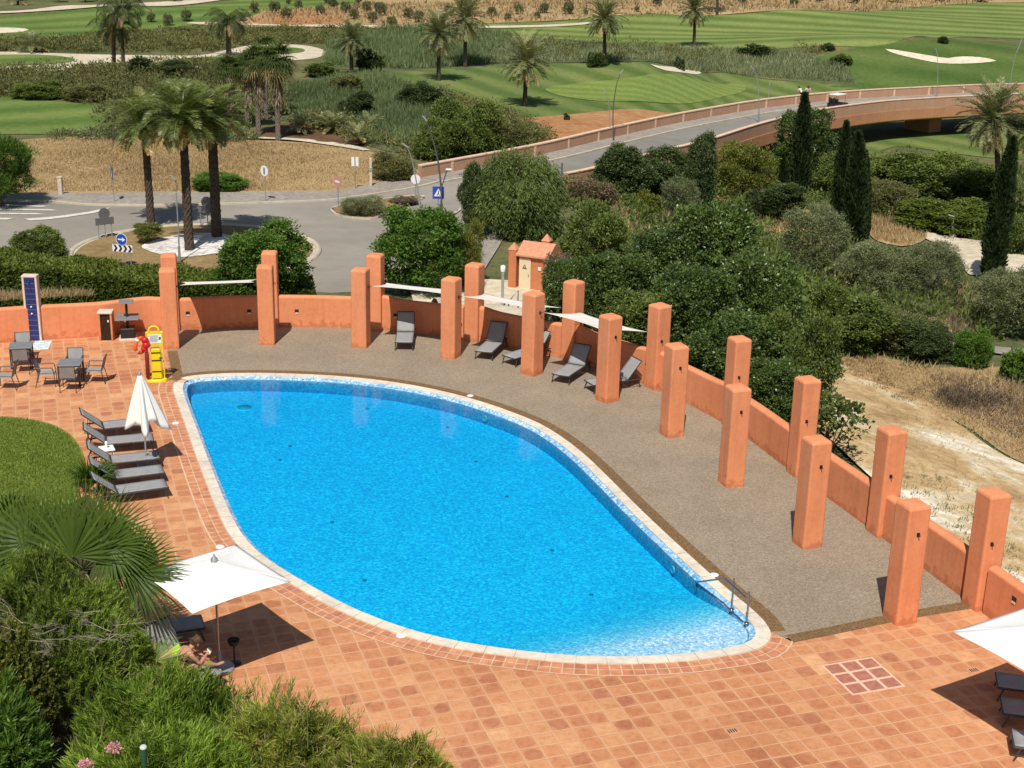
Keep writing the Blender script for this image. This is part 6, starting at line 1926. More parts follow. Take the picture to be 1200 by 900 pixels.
# flower heads
def flower(px, py, Y, label, seed):
    g = PT(px, py, Y); r = np.random.default_rng(seed); n = 130
    d = unit(r.normal(size=(n, 3)) + np.array([0, -.2, .6]))
    Q = leaf_quads(d * r.uniform(.05, .11, (n, 1)) * np.array([1.25, 1, .75]), d + r.normal(size=(n, 3)) * .7, r.normal(size=(n, 3)), r.uniform(.03, .055, n), r.uniform(.025, .04, n))
    e = empty('oleander_flower', tuple(g), 0, label, 'flower', 'pink oleander flower heads')
    link('petals', quad_mesh('petals', Q, r.random(n), LM['petal']), e)
    MB().tube([(0, 0, 0), (-.02, .06, -.35), (-.04, .1, -.7)], [.008, .01, .012], 5).build('stalk', mat('leaf_stalk', (0.20, 0.25, 0.07)), e)
flower(134, 876, 19.9, 'pink oleander flower head, the higher of the two at the bottom', 1)
flower(101, 897, 19.8, 'pink oleander flower head, the lower one cut by the picture bottom', 2)
M_green = mat('green_painted_steel', (0.02, 0.085, 0.05), .4, .08, 5, spec=.5)
M_capw = mat('pale_post_cap', (0.55, 0.62, 0.58), .4, .05, 5)
g = PT(168, 876, 19.9)
e = empty('fence_post', (g.x, g.y, 0), 0, 'dark green round steel fence post with a pale cap in the shrubs', 'fence post')
MB().lathe([(.055, -.2), (.055, g.z)], 14).build('post', M_green, e)
MB().lathe([(.058, g.z - .01), (.06, g.z + .02), (.04, g.z + .035)], 14).build('cap', M_capw, e)
mb = MB()
for k in range(5):
    z = g.z - .12 - k * .22
    mb.tube([(0, 0, z), (.9, -.25, z - .22), (2.2, -.6, z - .3)], .003, 4)
mb.build('fence_wires', M_green, e)
# ------------------------------------------------------------------ furniture on the terrace
M_frame = mat('charcoal_aluminium', (0.055, 0.055, 0.06), .45, .08, 6, metal=.2)
M_sling = mat('grey_sling_fabric', (0.29, 0.295, 0.295), .8, .06, 4, .3, 220)
M_slingd = mat('charcoal_sling_fabric', (0.085, 0.087, 0.092), .8, .06, 4, .3, 220)
M_greytop = mat('grey_table_top', (0.20, 0.205, 0.21), .55, .08, 6)
M_white = mat('white_powder_coat', (0.80, 0.80, 0.78), .45, .03, 5)
M_canvas = mat('white_canvas', (0.86, 0.85, 0.82), .85, .02, 2, .15, 90)
M_canvas2 = mat('cream_canvas', (0.82, 0.79, 0.72), .85, .03, 2, .15, 90)
M_alu = mat('brushed_aluminium', (0.42, 0.42, 0.42), .35, .05, 10, metal=.7)
M_steel = mat('stainless_steel', (0.30, 0.31, 0.33), .25, .05, 10, metal=.9)
M_graymetal = mat('galvanised_steel', (0.36, 0.37, 0.37), .5, .08, 8, metal=.4)

PROTO = {}
def lounger(label, loc, rz, back=38, fab=None, group='grey sling sun loungers'):
    key = (back, fab.name if fab else 0)
    if key not in PROTO:
        e = empty('sun_lounger', loc, rz, label, 'sun lounger', group)
        f_ = fab or M_sling
        W, H = .66, .33; hx = -.28
        mb = MB()
        for s in (-1, 1):
            mb.tube([(hx - .55, s * (W / 2 - .02), H - .03), (1.0, s * (W / 2 - .02), H - .03)], .021, 6)
        for x in (1.0, .38, hx, hx - .55): mb.tube([(x, -(W / 2 - .02), H - .03), (x, W / 2 - .02, H - .03)], .018, 6)
        mb.build('frame', M_frame, e)
        for x, dx in ((.88, .1), (hx - .42, -.1)):
            for s in (-1, 1):
                MB().tube([(x, s * (W / 2 - .03), H - .04), (x + dx, s * (W / 2 - .02), .012)], [.02, .017], 6).build('leg', M_frame, e)
        # seat: shallow sagging sling
        def sling(x0, x1, nm, par, M=None):
            vs = []; nu, nv = 8, 6
            for i in range(nu + 1):
                for j in range(nv + 1):
                    u = i / nu; v = j / nv * 2 - 1
                    vs.append(Vector((x0 + (x1 - x0) * u, v * (W / 2 - .03), -.012 * (1 - v * v))))
            fs = [(i * (nv + 1) + j, (i + 1) * (nv + 1) + j, (i + 1) * (nv + 1) + j + 1, i * (nv + 1) + j + 1) for i in range(nu) for j in range(nv)]
            m_ = MB(); m_.add(vs, fs, True)
            o = m_.build(nm, f_, par); s_ = o.modifiers.new('t', 'SOLIDIFY'); s_.thickness = .008
            return o
        o = sling(hx + .01, .99, 'seat', e); o.location = (0, 0, H + .004)
        b = sling(-.76, -.01, 'backrest', e); b.location = (hx, 0, H + .004); b.rotation_euler = (0, R(back), 0)
        mb = MB()
        for s in (-1, 1): mb.tube([(0, s * (W / 2 - .02), -.02), (-.78, s * (W / 2 - .02), -.02)], .018, 6)
        mb.tube([(-.78, -(W / 2 - .02), -.02), (-.78, W / 2 - .02, -.02)], .018, 6)
        mb.build('back_frame', M_frame, b)
        t = .5 * math.sin(R(back))
        for s in (-1, 1): MB().tube([(hx - .5 * math.cos(R(back)), s * .26, H + t - .03), (hx - .42, s * .26, H - .04)], .011, 5).build('support_strut', M_frame, e)
        PROTO[key] = e
        return e
    c = copy_tree(PROTO[key])
    c.location = loc; c.rotation_euler = (0, 0, rz); c['label'] = label; c['group'] = group
    return c

def place_lounger(label, foot, hinge, back, fab=None, anchor='hinge', group='grey sling sun loungers', ang=None):
    f = G(foot[0], foot[1], .33); 
    if hinge is not None:
        h = G(hinge[0], hinge[1], .33); d = (f - h); d.z = 0; d.normalize()
    else:
        d = Vector((math.cos(ang), math.sin(ang), 0))
    c = (h + d * .28) if anchor == 'hinge' else (f - d * 1.0)
    c.z = .006 if anchor != 'row' else .004
    return lounger(label, c, math.atan2(d.y, d.x), back, fab, group), math.atan2(d.y, d.x)

def _ang(f, b):
    d = G(f[0], f[1], .33) - G(b[0], b[1], .86); return math.atan2(d.y, d.x)
RG = 'row of grey sun loungers beside the folded parasol'
_, ra = place_lounger('row lounger nearest the fan palm, front one of the five', (190.5, 566.3), (137, 573.8), 40, None, 'hinge', RG)
place_lounger('row lounger second from the fan palm, its back lower left of the parasol pole', (185.8, 549.5), (134, 555.8), 40, None, 'hinge', RG)
place_lounger('middle lounger of the row, crossed by the folded parasol pole', (179.5, 533), (130.4, 538), 40, None, 'hinge', RG)
place_lounger('row lounger second from the back, just below the folded white canopy', (172.5, 512), (125.1, 516), 40, None, 'hinge', RG)
place_lounger('rearmost lounger of the row, its foot hidden by the folded canopy', (168, 493), (121, 498), 40, None, 'hinge', RG)
SG = 'dark sun loungers in the shade of the sails'
place_lounger('single lounger between the third and fourth pillar pairs', (473.3, 401), (475, 390.3), 55, M_slingd if False else None, 'foot', SG)
_, sb = place_lounger('shaded lounger in full view right of the fourth front pillar', (566.5, 412), (575, 404.3), 50, None, 'foot', SG)
place_lounger('shaded lounger half hidden behind the fifth front pillar', (596, 418), None, 50, None, 'foot', SG, _ang((596, 418), (637, 389)))
_, sd_ = place_lounger('shaded lounger in full view between the fifth and sixth front pillars', (656.6, 439.3), (672, 429.3), 50, None, 'foot', SG)
place_lounger('shaded lounger half hidden behind the sixth front pillar', (690, 448), None, 50, None, 'foot', SG, _ang((690, 448), (734, 424)))
place_lounger('grey lounger half in the shadow of the open left parasol', (237.6, 727.5), (172.5, 737), 45, None, 'foot', 'loungers under the left parasol')
lo7, a7 = place_lounger('grey lounger carrying the reading sunbather and towels', (248, 795), (211, 775), 55, None, 'foot', 'loungers under the left parasol')
dR = G(1200, 794.5, .33) - G(1165.5, 790, .33); aR = math.atan2(-dR.y, -dR.x)
for ft, lab in (((1168, 796), 'rear lounger in the shade of the right parasol'), ((1174, 826), 'middle lounger in the shade of the right parasol'), ((1187, 864), 'front lounger by the right parasol with its foot in the sun')):
    place_lounger(lab, ft, None, 30, None, 'foot', 'loungers under the right parasol', aR)

# tables and chairs
def chair(label, loc, rz, group):
    if 'chair' not in PROTO:
        e = empty('garden_chair', loc, rz, label, 'chair', group)
        def panel(pts, nm):
            m_ = MB(); m_.add(pts, [(0, 1, 2, 3)]); o = m_.build(nm, M_sling, e); s_ = o.modifiers.new('t', 'SOLIDIFY'); s_.thickness = .008; return o
        panel([(-.22, -.23, .42), (.24, -.23, .44), (.24, .23, .44), (-.22, .23, .42)], 'seat')
        panel([(-.24, -.23, .46), (-.24, .23, .46), (-.36, .23, .88), (-.36, -.23, .88)], 'backrest')
        for s in (-1, 1):
            MB().tube([(.25, s * .25, .0), (.24, s * .25, .44), (.2, s * .25, .64)], .014, 6).build('leg', M_frame, e)
            MB().tube([(-.36, s * .25, .0), (-.25, s * .25, .44), (-.37, s * .25, .89)], .014, 6).build('leg', M_frame, e)
            MB().cbox((-.05, s * .25, .65), (.52, .045, .025), .01).build('armrest', M_frame, e)
        mb = MB()
        for x, z in ((.245, .43), (-.235, .42)): mb.tube([(x, -.25, z), (x, .25, z)], .012, 6)
        mb.tube([(-.37, -.25, .89), (-.37, .25, .89)], .012, 6)
        mb.build('cross_rails', M_frame, e)
        PROTO['chair'] = e; return e
    c = copy_tree(PROTO['chair']); c.location = loc; c.rotation_euler = (0, 0, rz); c['label'] = label; c['group'] = group
    return c
def table(label, px4, z=.72):
    P = [G(a, b, z) for a, b in px4]
    c = sum(P, Vector()) / 4; d = (P[1] - P[0]).normalized(); a = math.atan2(d.y, d.x)
    e = empty('garden_table', (c.x, c.y, .0), a, label, 'table', 'square grey garden tables')
    w = .74
    MB().cbox((0, 0, .72), (w, w, .028), .01).build('table_top', M_greytop, e)
    for sx in (-1, 1):
        for sy in (-1, 1): MB().cbox((sx * (w / 2 - .04), sy * (w / 2 - .04), .353), (.045, .045, .706), .008).build('leg', M_frame, e)
    return c, a
def around(c, a, spots):
    for dx, dy, face, lab in spots:
        q = Vector((dx, dy, 0)); q.rotate(Matrix.Rotation(a, 3, 'Z'))
        chair(lab, (c.x + q.x, c.y + q.y, .0), a + R(face), 'grey sling garden chairs')
c2, a2 = table('grey square table with four chairs, in the sun left of the rescue station', [(68.9, 421), (93.9, 420.6), (96, 427.2), (69.4, 429.4)])
around(c2, a2, [(0, .66, -90, 'chair on the far side of the four-chair table'), (.05, -.62, 90, 'chair with its back to the viewer at the four-chair table'), (-.72, -.12, 4, 'chair at the left side of the four-chair table'), (.74, .1, 178, 'chair at the right side of the four-chair table')])
c1, a1 = table('grey square table with two chairs, below the blue shower column', [(12.2, 402.2), (37.8, 401), (36, 407.2), (12, 408.3)])
around(c1, a1, [(-.02, .62, -90, 'chair on the far side of the table by the shower'), (.03, -.62, 90, 'chair with its back to the viewer at the table by the shower')])
p = G(8, 455); chair('chair cut by the left picture edge, facing left', (p.x, p.y, 0), R(186), 'grey sling garden chairs')
# small white side table among the row loungers
p = G(126, 541)
e = empty('side_table', (p.x, p.y, 0), ra, 'small white plastic side table between two row loungers', 'side table')
MB().cbox((0, 0, .40), (.42, .42, .03), .015).build('table_top', M_white, e)
for sx in (-1, 1):
    for sy in (-1, 1): MB().tube([(sx * .15, sy * .15, .39), (sx * .19, sy * .19, .0)], .02, 6).build('leg', M_white, e)
MB().lathe([(.035, .417), (.04, .60), (.03, .61)], 12).build('cup', M_white, e)

# parasols
def canopy_mesh(h_, sag, z0, z1, n=10):
    mb = MB()
    cs = [Vector((h_, h_, z0)), Vector((-h_, h_, z0)), Vector((-h_, -h_, z0)), Vector((h_, -h_, z0))]
    pk = Vector((0, 0, z1))
    for k in range(4):
        a, b = cs[k], cs[(k + 1) % 4]
        vs = [pk]; rows = []
        for i in range(1, n + 1):
            row = []
            for j in range(n + 1):
                t = j / n; f = i / n
                e_ = a.lerp(b, t); e_ = e_ + (Vector((0, 0, z0)) - e_) * (.035 * 4 * t * (1 - t)); e_.z = z0 + .02 * 4 * t * (1 - t)
                p = pk.lerp(e_, f); p.z -= sag * math.sin(PI * f) * 4 * t * (1 - t)
                row.append(len(vs)); vs.append(p)
            rows.append(row)
        fs = [(0, rows[0][j], rows[0][j + 1]) for j in range(n)]
        for i in range(n - 1):
            fs += [(rows[i][j], rows[i + 1][j], rows[i + 1][j + 1], rows[i][j + 1]) for j in range(n)]
        mb.add(vs, fs, True)
    return mb
def parasol(label, c, a, side, z0=2.1, z1=2.5):
    e = empty('parasol', (c.x, c.y, 0), a, label, 'parasol', 'open square white parasols')
    h_ = side / 2
    o = canopy_mesh(h_, .05, z0, z1).build('canopy', M_canvas, e)
    s_ = o.modifiers.new('t', 'SOLIDIFY'); s_.thickness = .004
    MB().tube([(0, 0, .06), (0, 0, z1 - .02)], .024, 12).build('pole', M_alu, e)
    MB().lathe([(.075, z1 - .03), (.07, z1 + .03), (.03, z1 + .07), (.012, z1 + .13)], 14).build('finial', M_graymetal, e)
    for k in range(4):
        q = PI / 4 + k * PI / 2
        MB().tube([(0, 0, z1 - .05), (h_ * 1.38 * math.cos(q), h_ * 1.38 * math.sin(q), z0 - .02)], .012, 5).build('rib', M_alu, e)
    MB().lathe([(.30, .012), (.30, .05), (.27, .07), (.05, .075), (.045, .42), (.03, .43)], 28).build('base', M_graymetal, e)
    return e
zc = 2.1
nr, fr = G(217, 714, zc), G(284, 642, zc); rt = G(345, 683, zc)
cc = (nr + fr) / 2; d = rt - fr
parasol('open square white parasol at the left, beside the pool edge', cc, math.atan2(d.y, d.x), 2.2, zc, 2.48)
k0 = G(1115, 740, zc); k1 = G(1200, 712, zc); d1 = (k1 - k0).normalized()
a_ = math.atan2(d1.y, d1.x); d2 = Vector((d1.y, -d1.x, 0))
k2 = G(1200, 785, zc); 
cR = k0 + d1 * 1.15 + d2 * 1.15
parasol('open square white parasol cut by the right edge of the picture', cR, a_, 2.3, zc, 2.5)

# half-closed parasol hanging on its pole
p = G(172, 547); apex = PT(163.5, 439, p.y + .1)
e = empty('folded_parasol', (p.x, p.y, 0), R(20), 'folded white parasol hanging in drapes above the row of loungers', 'parasol')
off = Vector((apex.x - p.x, apex.y - p.y, 0)); off.rotate(Matrix.Rotation(-R(20), 3, 'Z'))
mb = MB(); K = 64; rows = 12; vs = []
for i in range(rows + 1):
    f_ = i / rows
    for k in range(K):
        t = 2 * PI * k / K
        corner = .5 + .5 * math.cos(4 * t)
        fold = .72 + .28 * math.cos(8 * t + .4 * math.sin(3 * t))
        rad = .04 + f_ ** .9 * (.30 + .30 * corner ** 2 + .12 * math.cos(t + .6)) * (1 - (1 - fold) * .75 * min(1, f_ * 2))
        drop = 1.28 + .30 * corner ** 2 + .06 * math.cos(3 * t)
        vs.append((off.x * (1 - f_) + rad * math.cos(t), off.y * (1 - f_) + rad * math.sin(t) * .9, apex.z - f_ * drop))
mb.add(vs, [(i * K + k, (i + 1) * K + k, (i + 1) * K + (k + 1) % K, i * K + (k + 1) % K) for i in range(rows) for k in range(K)], True)
o = mb.build('canopy', M_canvas2, e); s_ = o.modifiers.new('t', 'SOLIDIFY'); s_.thickness = .006
MB().tube([(0, 0, .02), (0, 0, 1.05), (off.x * .5, off.y * .5, 1.7), (off.x, off.y, apex.z + .04)], .024, 10).build('pole', M_graymetal, e)
MB().lathe([(.05, apex.z - .02), (.04, apex.z + .05), (.015, apex.z + .09)], 10, (off.x, off.y, 0)).build('finial', M_graymetal, e)
MB().cbox((0, 0, .04), (.5, .5, .06), .02).build('base', M_graymetal, e)
MB().tube([(0, 0, .42), (.14, -.06, .42)], .014, 6).build('crank', M_graymetal, e)

# shower column
M_blue = mat('navy_tiles', (0.010, 0.026, 0.14), .25, .25, 9, spec=.6)
M_creamtile = mat('cream_stone', (0.68, 0.56, 0.45), .6, .08, 5)
p = G(40.5, 399); 
e = empty('shower_column', (p.x, p.y + .12, 0), R(2), 'tall navy blue tiled shower column in a pale frame against the wall', 'shower')
H = PT(40, 325, p.y).z
for s in (-1, 1): MB().cbox((s * .225, 0, H / 2), (.075, .3, H), .012).build('frame_side', M_creamtile, e)
MB().cbox((0, 0, H + .03), (.53, .32, .06), .012).build('frame_top', M_creamtile, e)
mb = MB()
n_ = int(H / .19)
for k in range(n_): mb.cbox((0, -.01, .1 + k * (H - .02) / n_), (.37, .27, (H - .02) / n_ - .012), .006)
o = mb.build('tile_face', M_blue, e)
MB().box((0, .0, H / 2), (.36, .24, H - .02)).build('grout', mat('dark_grout', (0.03, 0.04, 0.08)), e)
for z in (1.0, 1.25): MB().lathe([(.03, 0), (.035, .03), (.012, .05)], 10).xform(Matrix.Translation((.0, -.145, z)) @ Matrix.Rotation(R(90), 4, 'X')).build('tap', M_white, e)
MB().tube([(0, -.14, H - .2), (0, -.34, H - .17), (0, -.36, H - .2)], .014, 6).build('shower_head', M_steel, e)
M_traymos = speckle_mat('shower_tray_mosaic', [(0, (0.30, 0.50, 0.58)), (0.5, (0.55, 0.70, 0.74)), (1, (0.80, 0.86, 0.86))], .08, .4)
q = [G(*a) for a in ((38.3, 399.4), (58.9, 398.8), (60, 408.9), (38.3, 411.2))]
c = sum(q, Vector()) / 4; d = q[1] - q[0]
o = MB().cbox((0, 0, .0), ((q[1] - q[0]).length * .98, (q[2] - q[1]).length * .95, .03), .01).build('shower_tray', M_traymos)
o.location = (c.x, c.y, .004); o.rotation_euler = (0, 0, math.atan2(d.y, d.x))
tag(o, 'pale blue mosaic shower tray on the tiles right of the blue column', 'shower tray')
# waste bin housing
M_bindark = mat('dark_brown_slats', (0.045, 0.022, 0.014), .6, .2, 9)
p = G(126, 397.5); t_ = math.radians(5)
e = empty('litter_bin', (p.x, p.y, 0), t_, 'terracotta litter bin housing with dark slatted front by the wall', 'litter bin')
for s in (-1, 1): MB().cbox((s * .21, 0, .5), (.07, .42, 1.0), .012).build('side_panel', M_stucco, e)
MB().cbox((0, .0, 1.035), (.52, .46, .07), .015).build('lid', M_creamtile, e)
MB().cbox((0, .17, .5), (.352, .06, 1.0), .01).build('back_panel', M_stucco, e)
mb = MB()
for k in range(7): mb.cbox((-.147 + k * .049, -.15, .5), (.042, .03, .93), .006)
mb.build('slatted_door', M_bindark, e)
MB().box((0, 0, .48), (.34, .26, .9)).build('liner', M_dark, e)
MB().cbox((.10, -.172, .72), (.05, .012, .08), .004).build('label_plate', M_white, e)
# tall pedestal table in a planter foot
p = G(150.5, 396.5)
e = empty('pedestal_table', (p.x, p.y, 0), R(12), 'tall two-tier grey pedestal table on a dark square foot by the wall', 'table')
MB().cbox((0, 0, .035), (.62, .62, .07), .015).build('foot_slab', M_creamtile, e)
MB().cbox((0, 0, .25), (.50, .50, .36), .02).build('weight_box', M_dark, e)
MB().cbox((0, 0, .85), (.085, .085, 1.0), .01).build('post', M_dark, e)
MB().cbox((0, 0, .80), (.82, .82, .03), .012).build('shelf', M_greytop, e)
MB().cbox((0, 0, 1.37), (.50, .50, .035), .012).build('table_top', M_greytop, e)

# rescue station
M_yel = mat('rescue_yellow', (0.80, 0.60, 0.01), .45, .06, 6, spec=.4)
M_red = mat('rescue_red', (0.55, 0.012, 0.015), .45, .08, 6, spec=.4)
M_maroon = mat('maroon_tube', (0.22, 0.02, 0.018), .45, .08, 6, spec=.4)
M_orange = mat('lifebuoy_orange', (0.80, 0.13, 0.03), .5, .06, 6)
M_ink = mat('sign_ink', (0.05, 0.06, 0.10), .7, .05, 5)
p = G(184, 446)
e = empty('rescue_station', (p.x, p.y, 0), R(12), 'bright yellow pool rescue station with white notice, red kit and lifebuoy', 'rescue station')
mb = MB(); mb.lathe([(.34, .0), (.34, .05), (.30, .07)], 28); mb.xform(Matrix.Diagonal((1, .62, 1, 1))); mb.build('base', M_yel, e)
for s in (-1, 1): MB().cbox((s * .25, .03, .85), (.045, .05, 1.6), .01).build('post', M_yel, e)
MB().cbox((0, .05, 1.42), (.56, .04, .50), .015).build('head_panel', M_yel, e)
MB().cbox((0, .024, 1.42), (.44, .012, .30), .004).build('notice', M_white, e)
mb = MB()
for k in range(6): mb.box((-.03 + (.02 if k % 2 else 0), .0165, 1.53 - k * .04), (.30 - .05 * (k % 3), .003, .013))
mb.box((.17, .0165, 1.44), (.06, .003, .09))
mb.build('notice_lines', M_ink, e)
MB().tube([(-.17, .05, 1.66), (-.15, .05, 1.78), (-.07, .05, 1.84), (.05, .05, 1.84), (.13, .05, 1.78), (.15, .05, 1.66)], .035, 10).build('handle_loop', M_yel, e)
mb = MB(); mb.cbox((.02, -.03, .62), (.34, .09, 1.02), .04); o = mb.build('spine_board', M_yel, e)
for z in (.34, .72, .98): MB().box((.02, -.082, z), (.30, .014, .035)).build('strap', M_dark, e)
MB().cbox((.17, -.075, .80), (.10, .05, .035), .008).build('bracket', M_dark, e)
MB().lathe([(.02, .1), (.065, .12), (.068, .95), (.05, 1.0), (.02, 1.02)], 14, (-.27, -.05, 0)).build('rescue_tube', M_maroon, e)
# red kit bags and the ring hang at the left
mb = MB()
for c_, r_ in (((-.30, -.06, 1.42), .12), ((-.27, -.08, 1.26), .13), ((-.33, -.07, 1.14), .11)):
    mb.lathe([(r_ * math.cos(a) + .001, r_ * .95 * math.sin(a)) for a in np.linspace(-PI / 2, PI / 2, 9)], 14, c_)
mb.build('red_kit', M_red, e)
mb = MB(); K = 28; k2 = 10; vs = []
for i in range(K):
    a = 2 * PI * i / K
    for j in range(k2):
        b_ = 2 * PI * j / k2
        rr_ = .24 + .065 * math.cos(b_)
        vs.append((rr_ * math.cos(a), .065 * math.sin(b_), rr_ * math.sin(a)))
mb.add(vs, [(i * k2 + j, ((i + 1) % K) * k2 + j, ((i + 1) % K) * k2 + (j + 1) % k2, i * k2 + (j + 1) % k2) for i in range(K) for j in range(k2)], True)
ly = empty('lifebuoy', (0, 0, 0), 0, 'orange lifebuoy ring hanging on the left of the yellow rescue station', 'lifebuoy')
mw = Matrix.Translation((p.x, p.y, 0)) @ Matrix.Rotation(R(12), 4, 'Z') @ Vector((-.45, -.03, 1.24))
ly.location = mw; ly.rotation_euler = (0, R(8), R(62))
mb.build('ring', M_orange, ly)
for q_ in range(4):
    a = PI / 4 + q_ * PI / 2
    mb = MB(); mb.tube([(.24 * math.cos(a + t) , 0, .24 * math.sin(a + t)) for t in np.linspace(-.12, .12, 4)], .068, 12); mb.build('white_band', M_white, ly)

# pool handrail
def proj(X):
    v = np.array([X[0], X[1], X[2] - CH]); c_ = v @ _f
    return 600 + FPX * (v @ _r) / c_, 450 - FPX * (v @ _u) / c_
def from_shadow(spx, rpx):
    """point whose sun shadow on the coping is at spx and which is seen at rpx"""
    g = G(*spx); best = None
    for z in np.arange(.1, 1.4, .02):
        o = z / math.tan(SUN_EL)
        X = Vector((g.x - o * math.sin(SUN_AZ), g.y - o * math.cos(SUN_AZ), z))
        e_ = abs(proj(X)[1] - rpx[1])
        if best is None or e_ < best[0]: best = (e_, X)
    return best[1]
ha = from_shadow((847, 704.3), (848.4, 677.8)); hb = from_shadow((871.2, 727.1), (873.2, 700.3)); hb.z = ha.z
h0 = G(815.6, 682.2, -.07)
e = empty('pool_handrail', tuple(G(857.1, 715.5)), 0, 'dark steel handrail stepping down into the shallow end of the pool', 'handrail')
O_ = e.location.copy()
MB().tube([h0 + Vector((0, 0, -.3)) - O_, h0 - O_, ha.lerp(h0, .05) - O_, ha.lerp(hb, .04) - O_, hb - O_], .022, 10).build('rail', M_steel, e)
for (bx, by, tx, ty) in ((857.1, 715.5, 860.2, 678.2), (874.8, 731.4, 878.3, 693.6)):
    b_ = G(bx, by); t_ = PT(tx, ty, b_.y)
    MB().tube([b_ - O_ + Vector((0, 0, -.03)), Vector((b_.x, b_.y, t_.z)) - O_], .022, 10).build('post', M_steel, e)
    MB().lathe([(.06, .02), (.06, .045), (.03, .05)], 12, b_ - O_).build('flange', M_steel, e)
MB().tube([Vector((G(857.1, 715.5).x, G(857.1, 715.5).y, ha.z * .82)) - O_, (ha.lerp(hb, .4)) - O_], .012, 6).build('bracket', M_steel, e)

# ------------------------------------------------------------------ people
M_skin = mat('sun_tanned_skin', (0.50, 0.26, 0.17), .5, .06, 9, spec=.35)
M_hairb = mat('brown_hair', (0.09, 0.05, 0.028), .6, .25, 30, .5, 60)
M_black = mat('black_cloth', (0.015, 0.015, 0.018), .8, .1, 9)
M_whitecloth = mat('white_cloth', (0.75, 0.75, 0.75), .8, .05, 9)
def skin_obj(name, nodes, edges, parent, m, sub=2, root=0):
    me = bpy.data.meshes.new(name)
    me.from_pydata([n[0] for n in nodes], edges, [])
    o = bpy.data.objects.new(name, me); COL.objects.link(o); o.parent = parent
    sk = o.modifiers.new('skin', 'SKIN'); sk.use_smooth_shade = True
    lay = me.skin_vertices[0] if me.skin_vertices else None
    if lay is None:
        bpy.context.view_layer.objects.active = o
        lay = me.skin_vertices[0]
    for i, n in enumerate(nodes):
        r_ = n[1]; lay.data[i].radius = (r_, r_) if not isinstance(r_, tuple) else r_
        lay.data[i].use_root = (i == root)
    sb_ = o.modifiers.new('sub', 'SUBSURF'); sb_.levels = sub; sb_.render_levels = sub
    me.materials.append(m)
    return o
def person(label, loc, rz, J, hair, clothes, scale=1.0, group=None):
    """J: joint positions; body grown as one skinned surface, fingers as chains from the palm"""
    e = empty('person', loc, rz, label, 'person', group); e.scale = (scale,) * 3
    nodes = []; edges = []; ix = {}
    def add(nm, p, r_, par=None):
        ix[nm] = len(nodes); nodes.append((tuple(p), r_))
        if par: edges.append((ix[par], ix[nm]))
    V = {k: Vector(v) for k, v in J.items()}
    add('pelvis', V['pelvis'], .125)
    add('waist', V['pelvis'].lerp(V['chest'], .5), .108, 'pelvis')
    add('chest', V['chest'], .125, 'waist')
    add('upchest', V['chest'].lerp(V['neck'], .6), .10, 'chest')
    add('neck', V['neck'], .052, 'upchest')
    hd = V['head']; up_ = (hd - V['neck']).normalized(); fw = Vector(J['face']).normalized()
    add('jaw', V['neck'].lerp(hd, .5) + fw * .012, .068, 'neck')
    add('head', hd, .092, 'jaw')
    add('crown', hd + up_ * .075, .075, 'head')
    for s in ('l', 'r'):
        sg = 1 if s == 'l' else -1
        add('sh' + s, V['sh' + s], .058, 'upchest')
        add('ua' + s, V['sh' + s].lerp(V['el' + s], .5), .045, 'sh' + s)
        add('el' + s, V['el' + s], .038, 'ua' + s)
        add('fa' + s, V['el' + s].lerp(V['wr' + s], .45), .036, 'el' + s)
        add('wr' + s, V['wr' + s], .026, 'fa' + s)
        hdv = (V['wr' + s] - V['el' + s]).normalized()
        sd2 = hdv.cross(Vector((0, 0, 1))); sd2 = sd2.normalized() if sd2.length > .1 else Vector((0, 1, 0))
        palm = V['wr' + s] + hdv * .06
        add('pa' + s, palm, .030, 'wr' + s)
        dn = sd2.cross(hdv).normalized() * (-1)
        for f_i, (of, ln) in enumerate(((-.030, .060), (-.010, .074), (.010, .070), (.030, .054))):
            r0_ = palm + hdv * .02 + sd2 * of
            add(f'f{f_i}{s}', r0_, .010, 'pa' + s)
            add(f'g{f_i}{s}', r0_ + hdv * ln * .55 + dn * .008, .009, f'f{f_i}{s}')
            add(f'h{f_i}{s}', r0_ + hdv * ln * .85 + dn * .035, .0075, f'g{f_i}{s}')
        th = palm - hdv * .025 + sd2 * (-.03 * sg)
        add('t0' + s, th + sd2 * (-.018 * sg), .011, 'pa' + s)
        add('t1' + s, th + sd2 * (-.04 * sg) + hdv * .04, .009, 't0' + s)
        add('hp' + s, V['hp' + s], .095, 'pelvis')
        add('th' + s, V['hp' + s].lerp(V['kn' + s], .45), .075, 'hp' + s)
        add('kn' + s, V['kn' + s], .052, 'th' + s)
        add('cf' + s, V['kn' + s].lerp(V['an' + s], .35), .05, 'kn' + s)
        add('an' + s, V['an' + s], .032, 'cf' + s)
        add('ft' + s, V['to' + s].lerp(V['an' + s], .35), .034, 'an' + s)
        add('to' + s, V['to' + s], .024, 'ft' + s)
    add('nose', hd + fw * .105 - up_ * .01, .013, 'head')
    sde = up_.cross(fw).normalized()
    for s, sg in (('l', 1), ('r', -1)): add('ear' + s, hd + sde * (.098 * sg) - up_ * .01, .016, 'head')
    body = skin_obj('body', nodes, edges, e, M_skin)
    # face
    for sg in (-1, 1):
        q = hd + fw * .084 + sde * (.034 * sg) + up_ * .012
        mb = MB(); mb.lathe([(.010 * math.cos(a) + .0005, .010 * math.sin(a)) for a in np.linspace(-PI / 2, PI / 2, 7)], 10, q); mb.build('eye', M_dark, e)
    q = hd + fw * .088 - up_ * .052
    MB().tube([q - sde * .024, q + fw * .006, q + sde * .024], .006, 6).build('mouth', mat('lips', (0.40, 0.14, 0.11), .5), e)
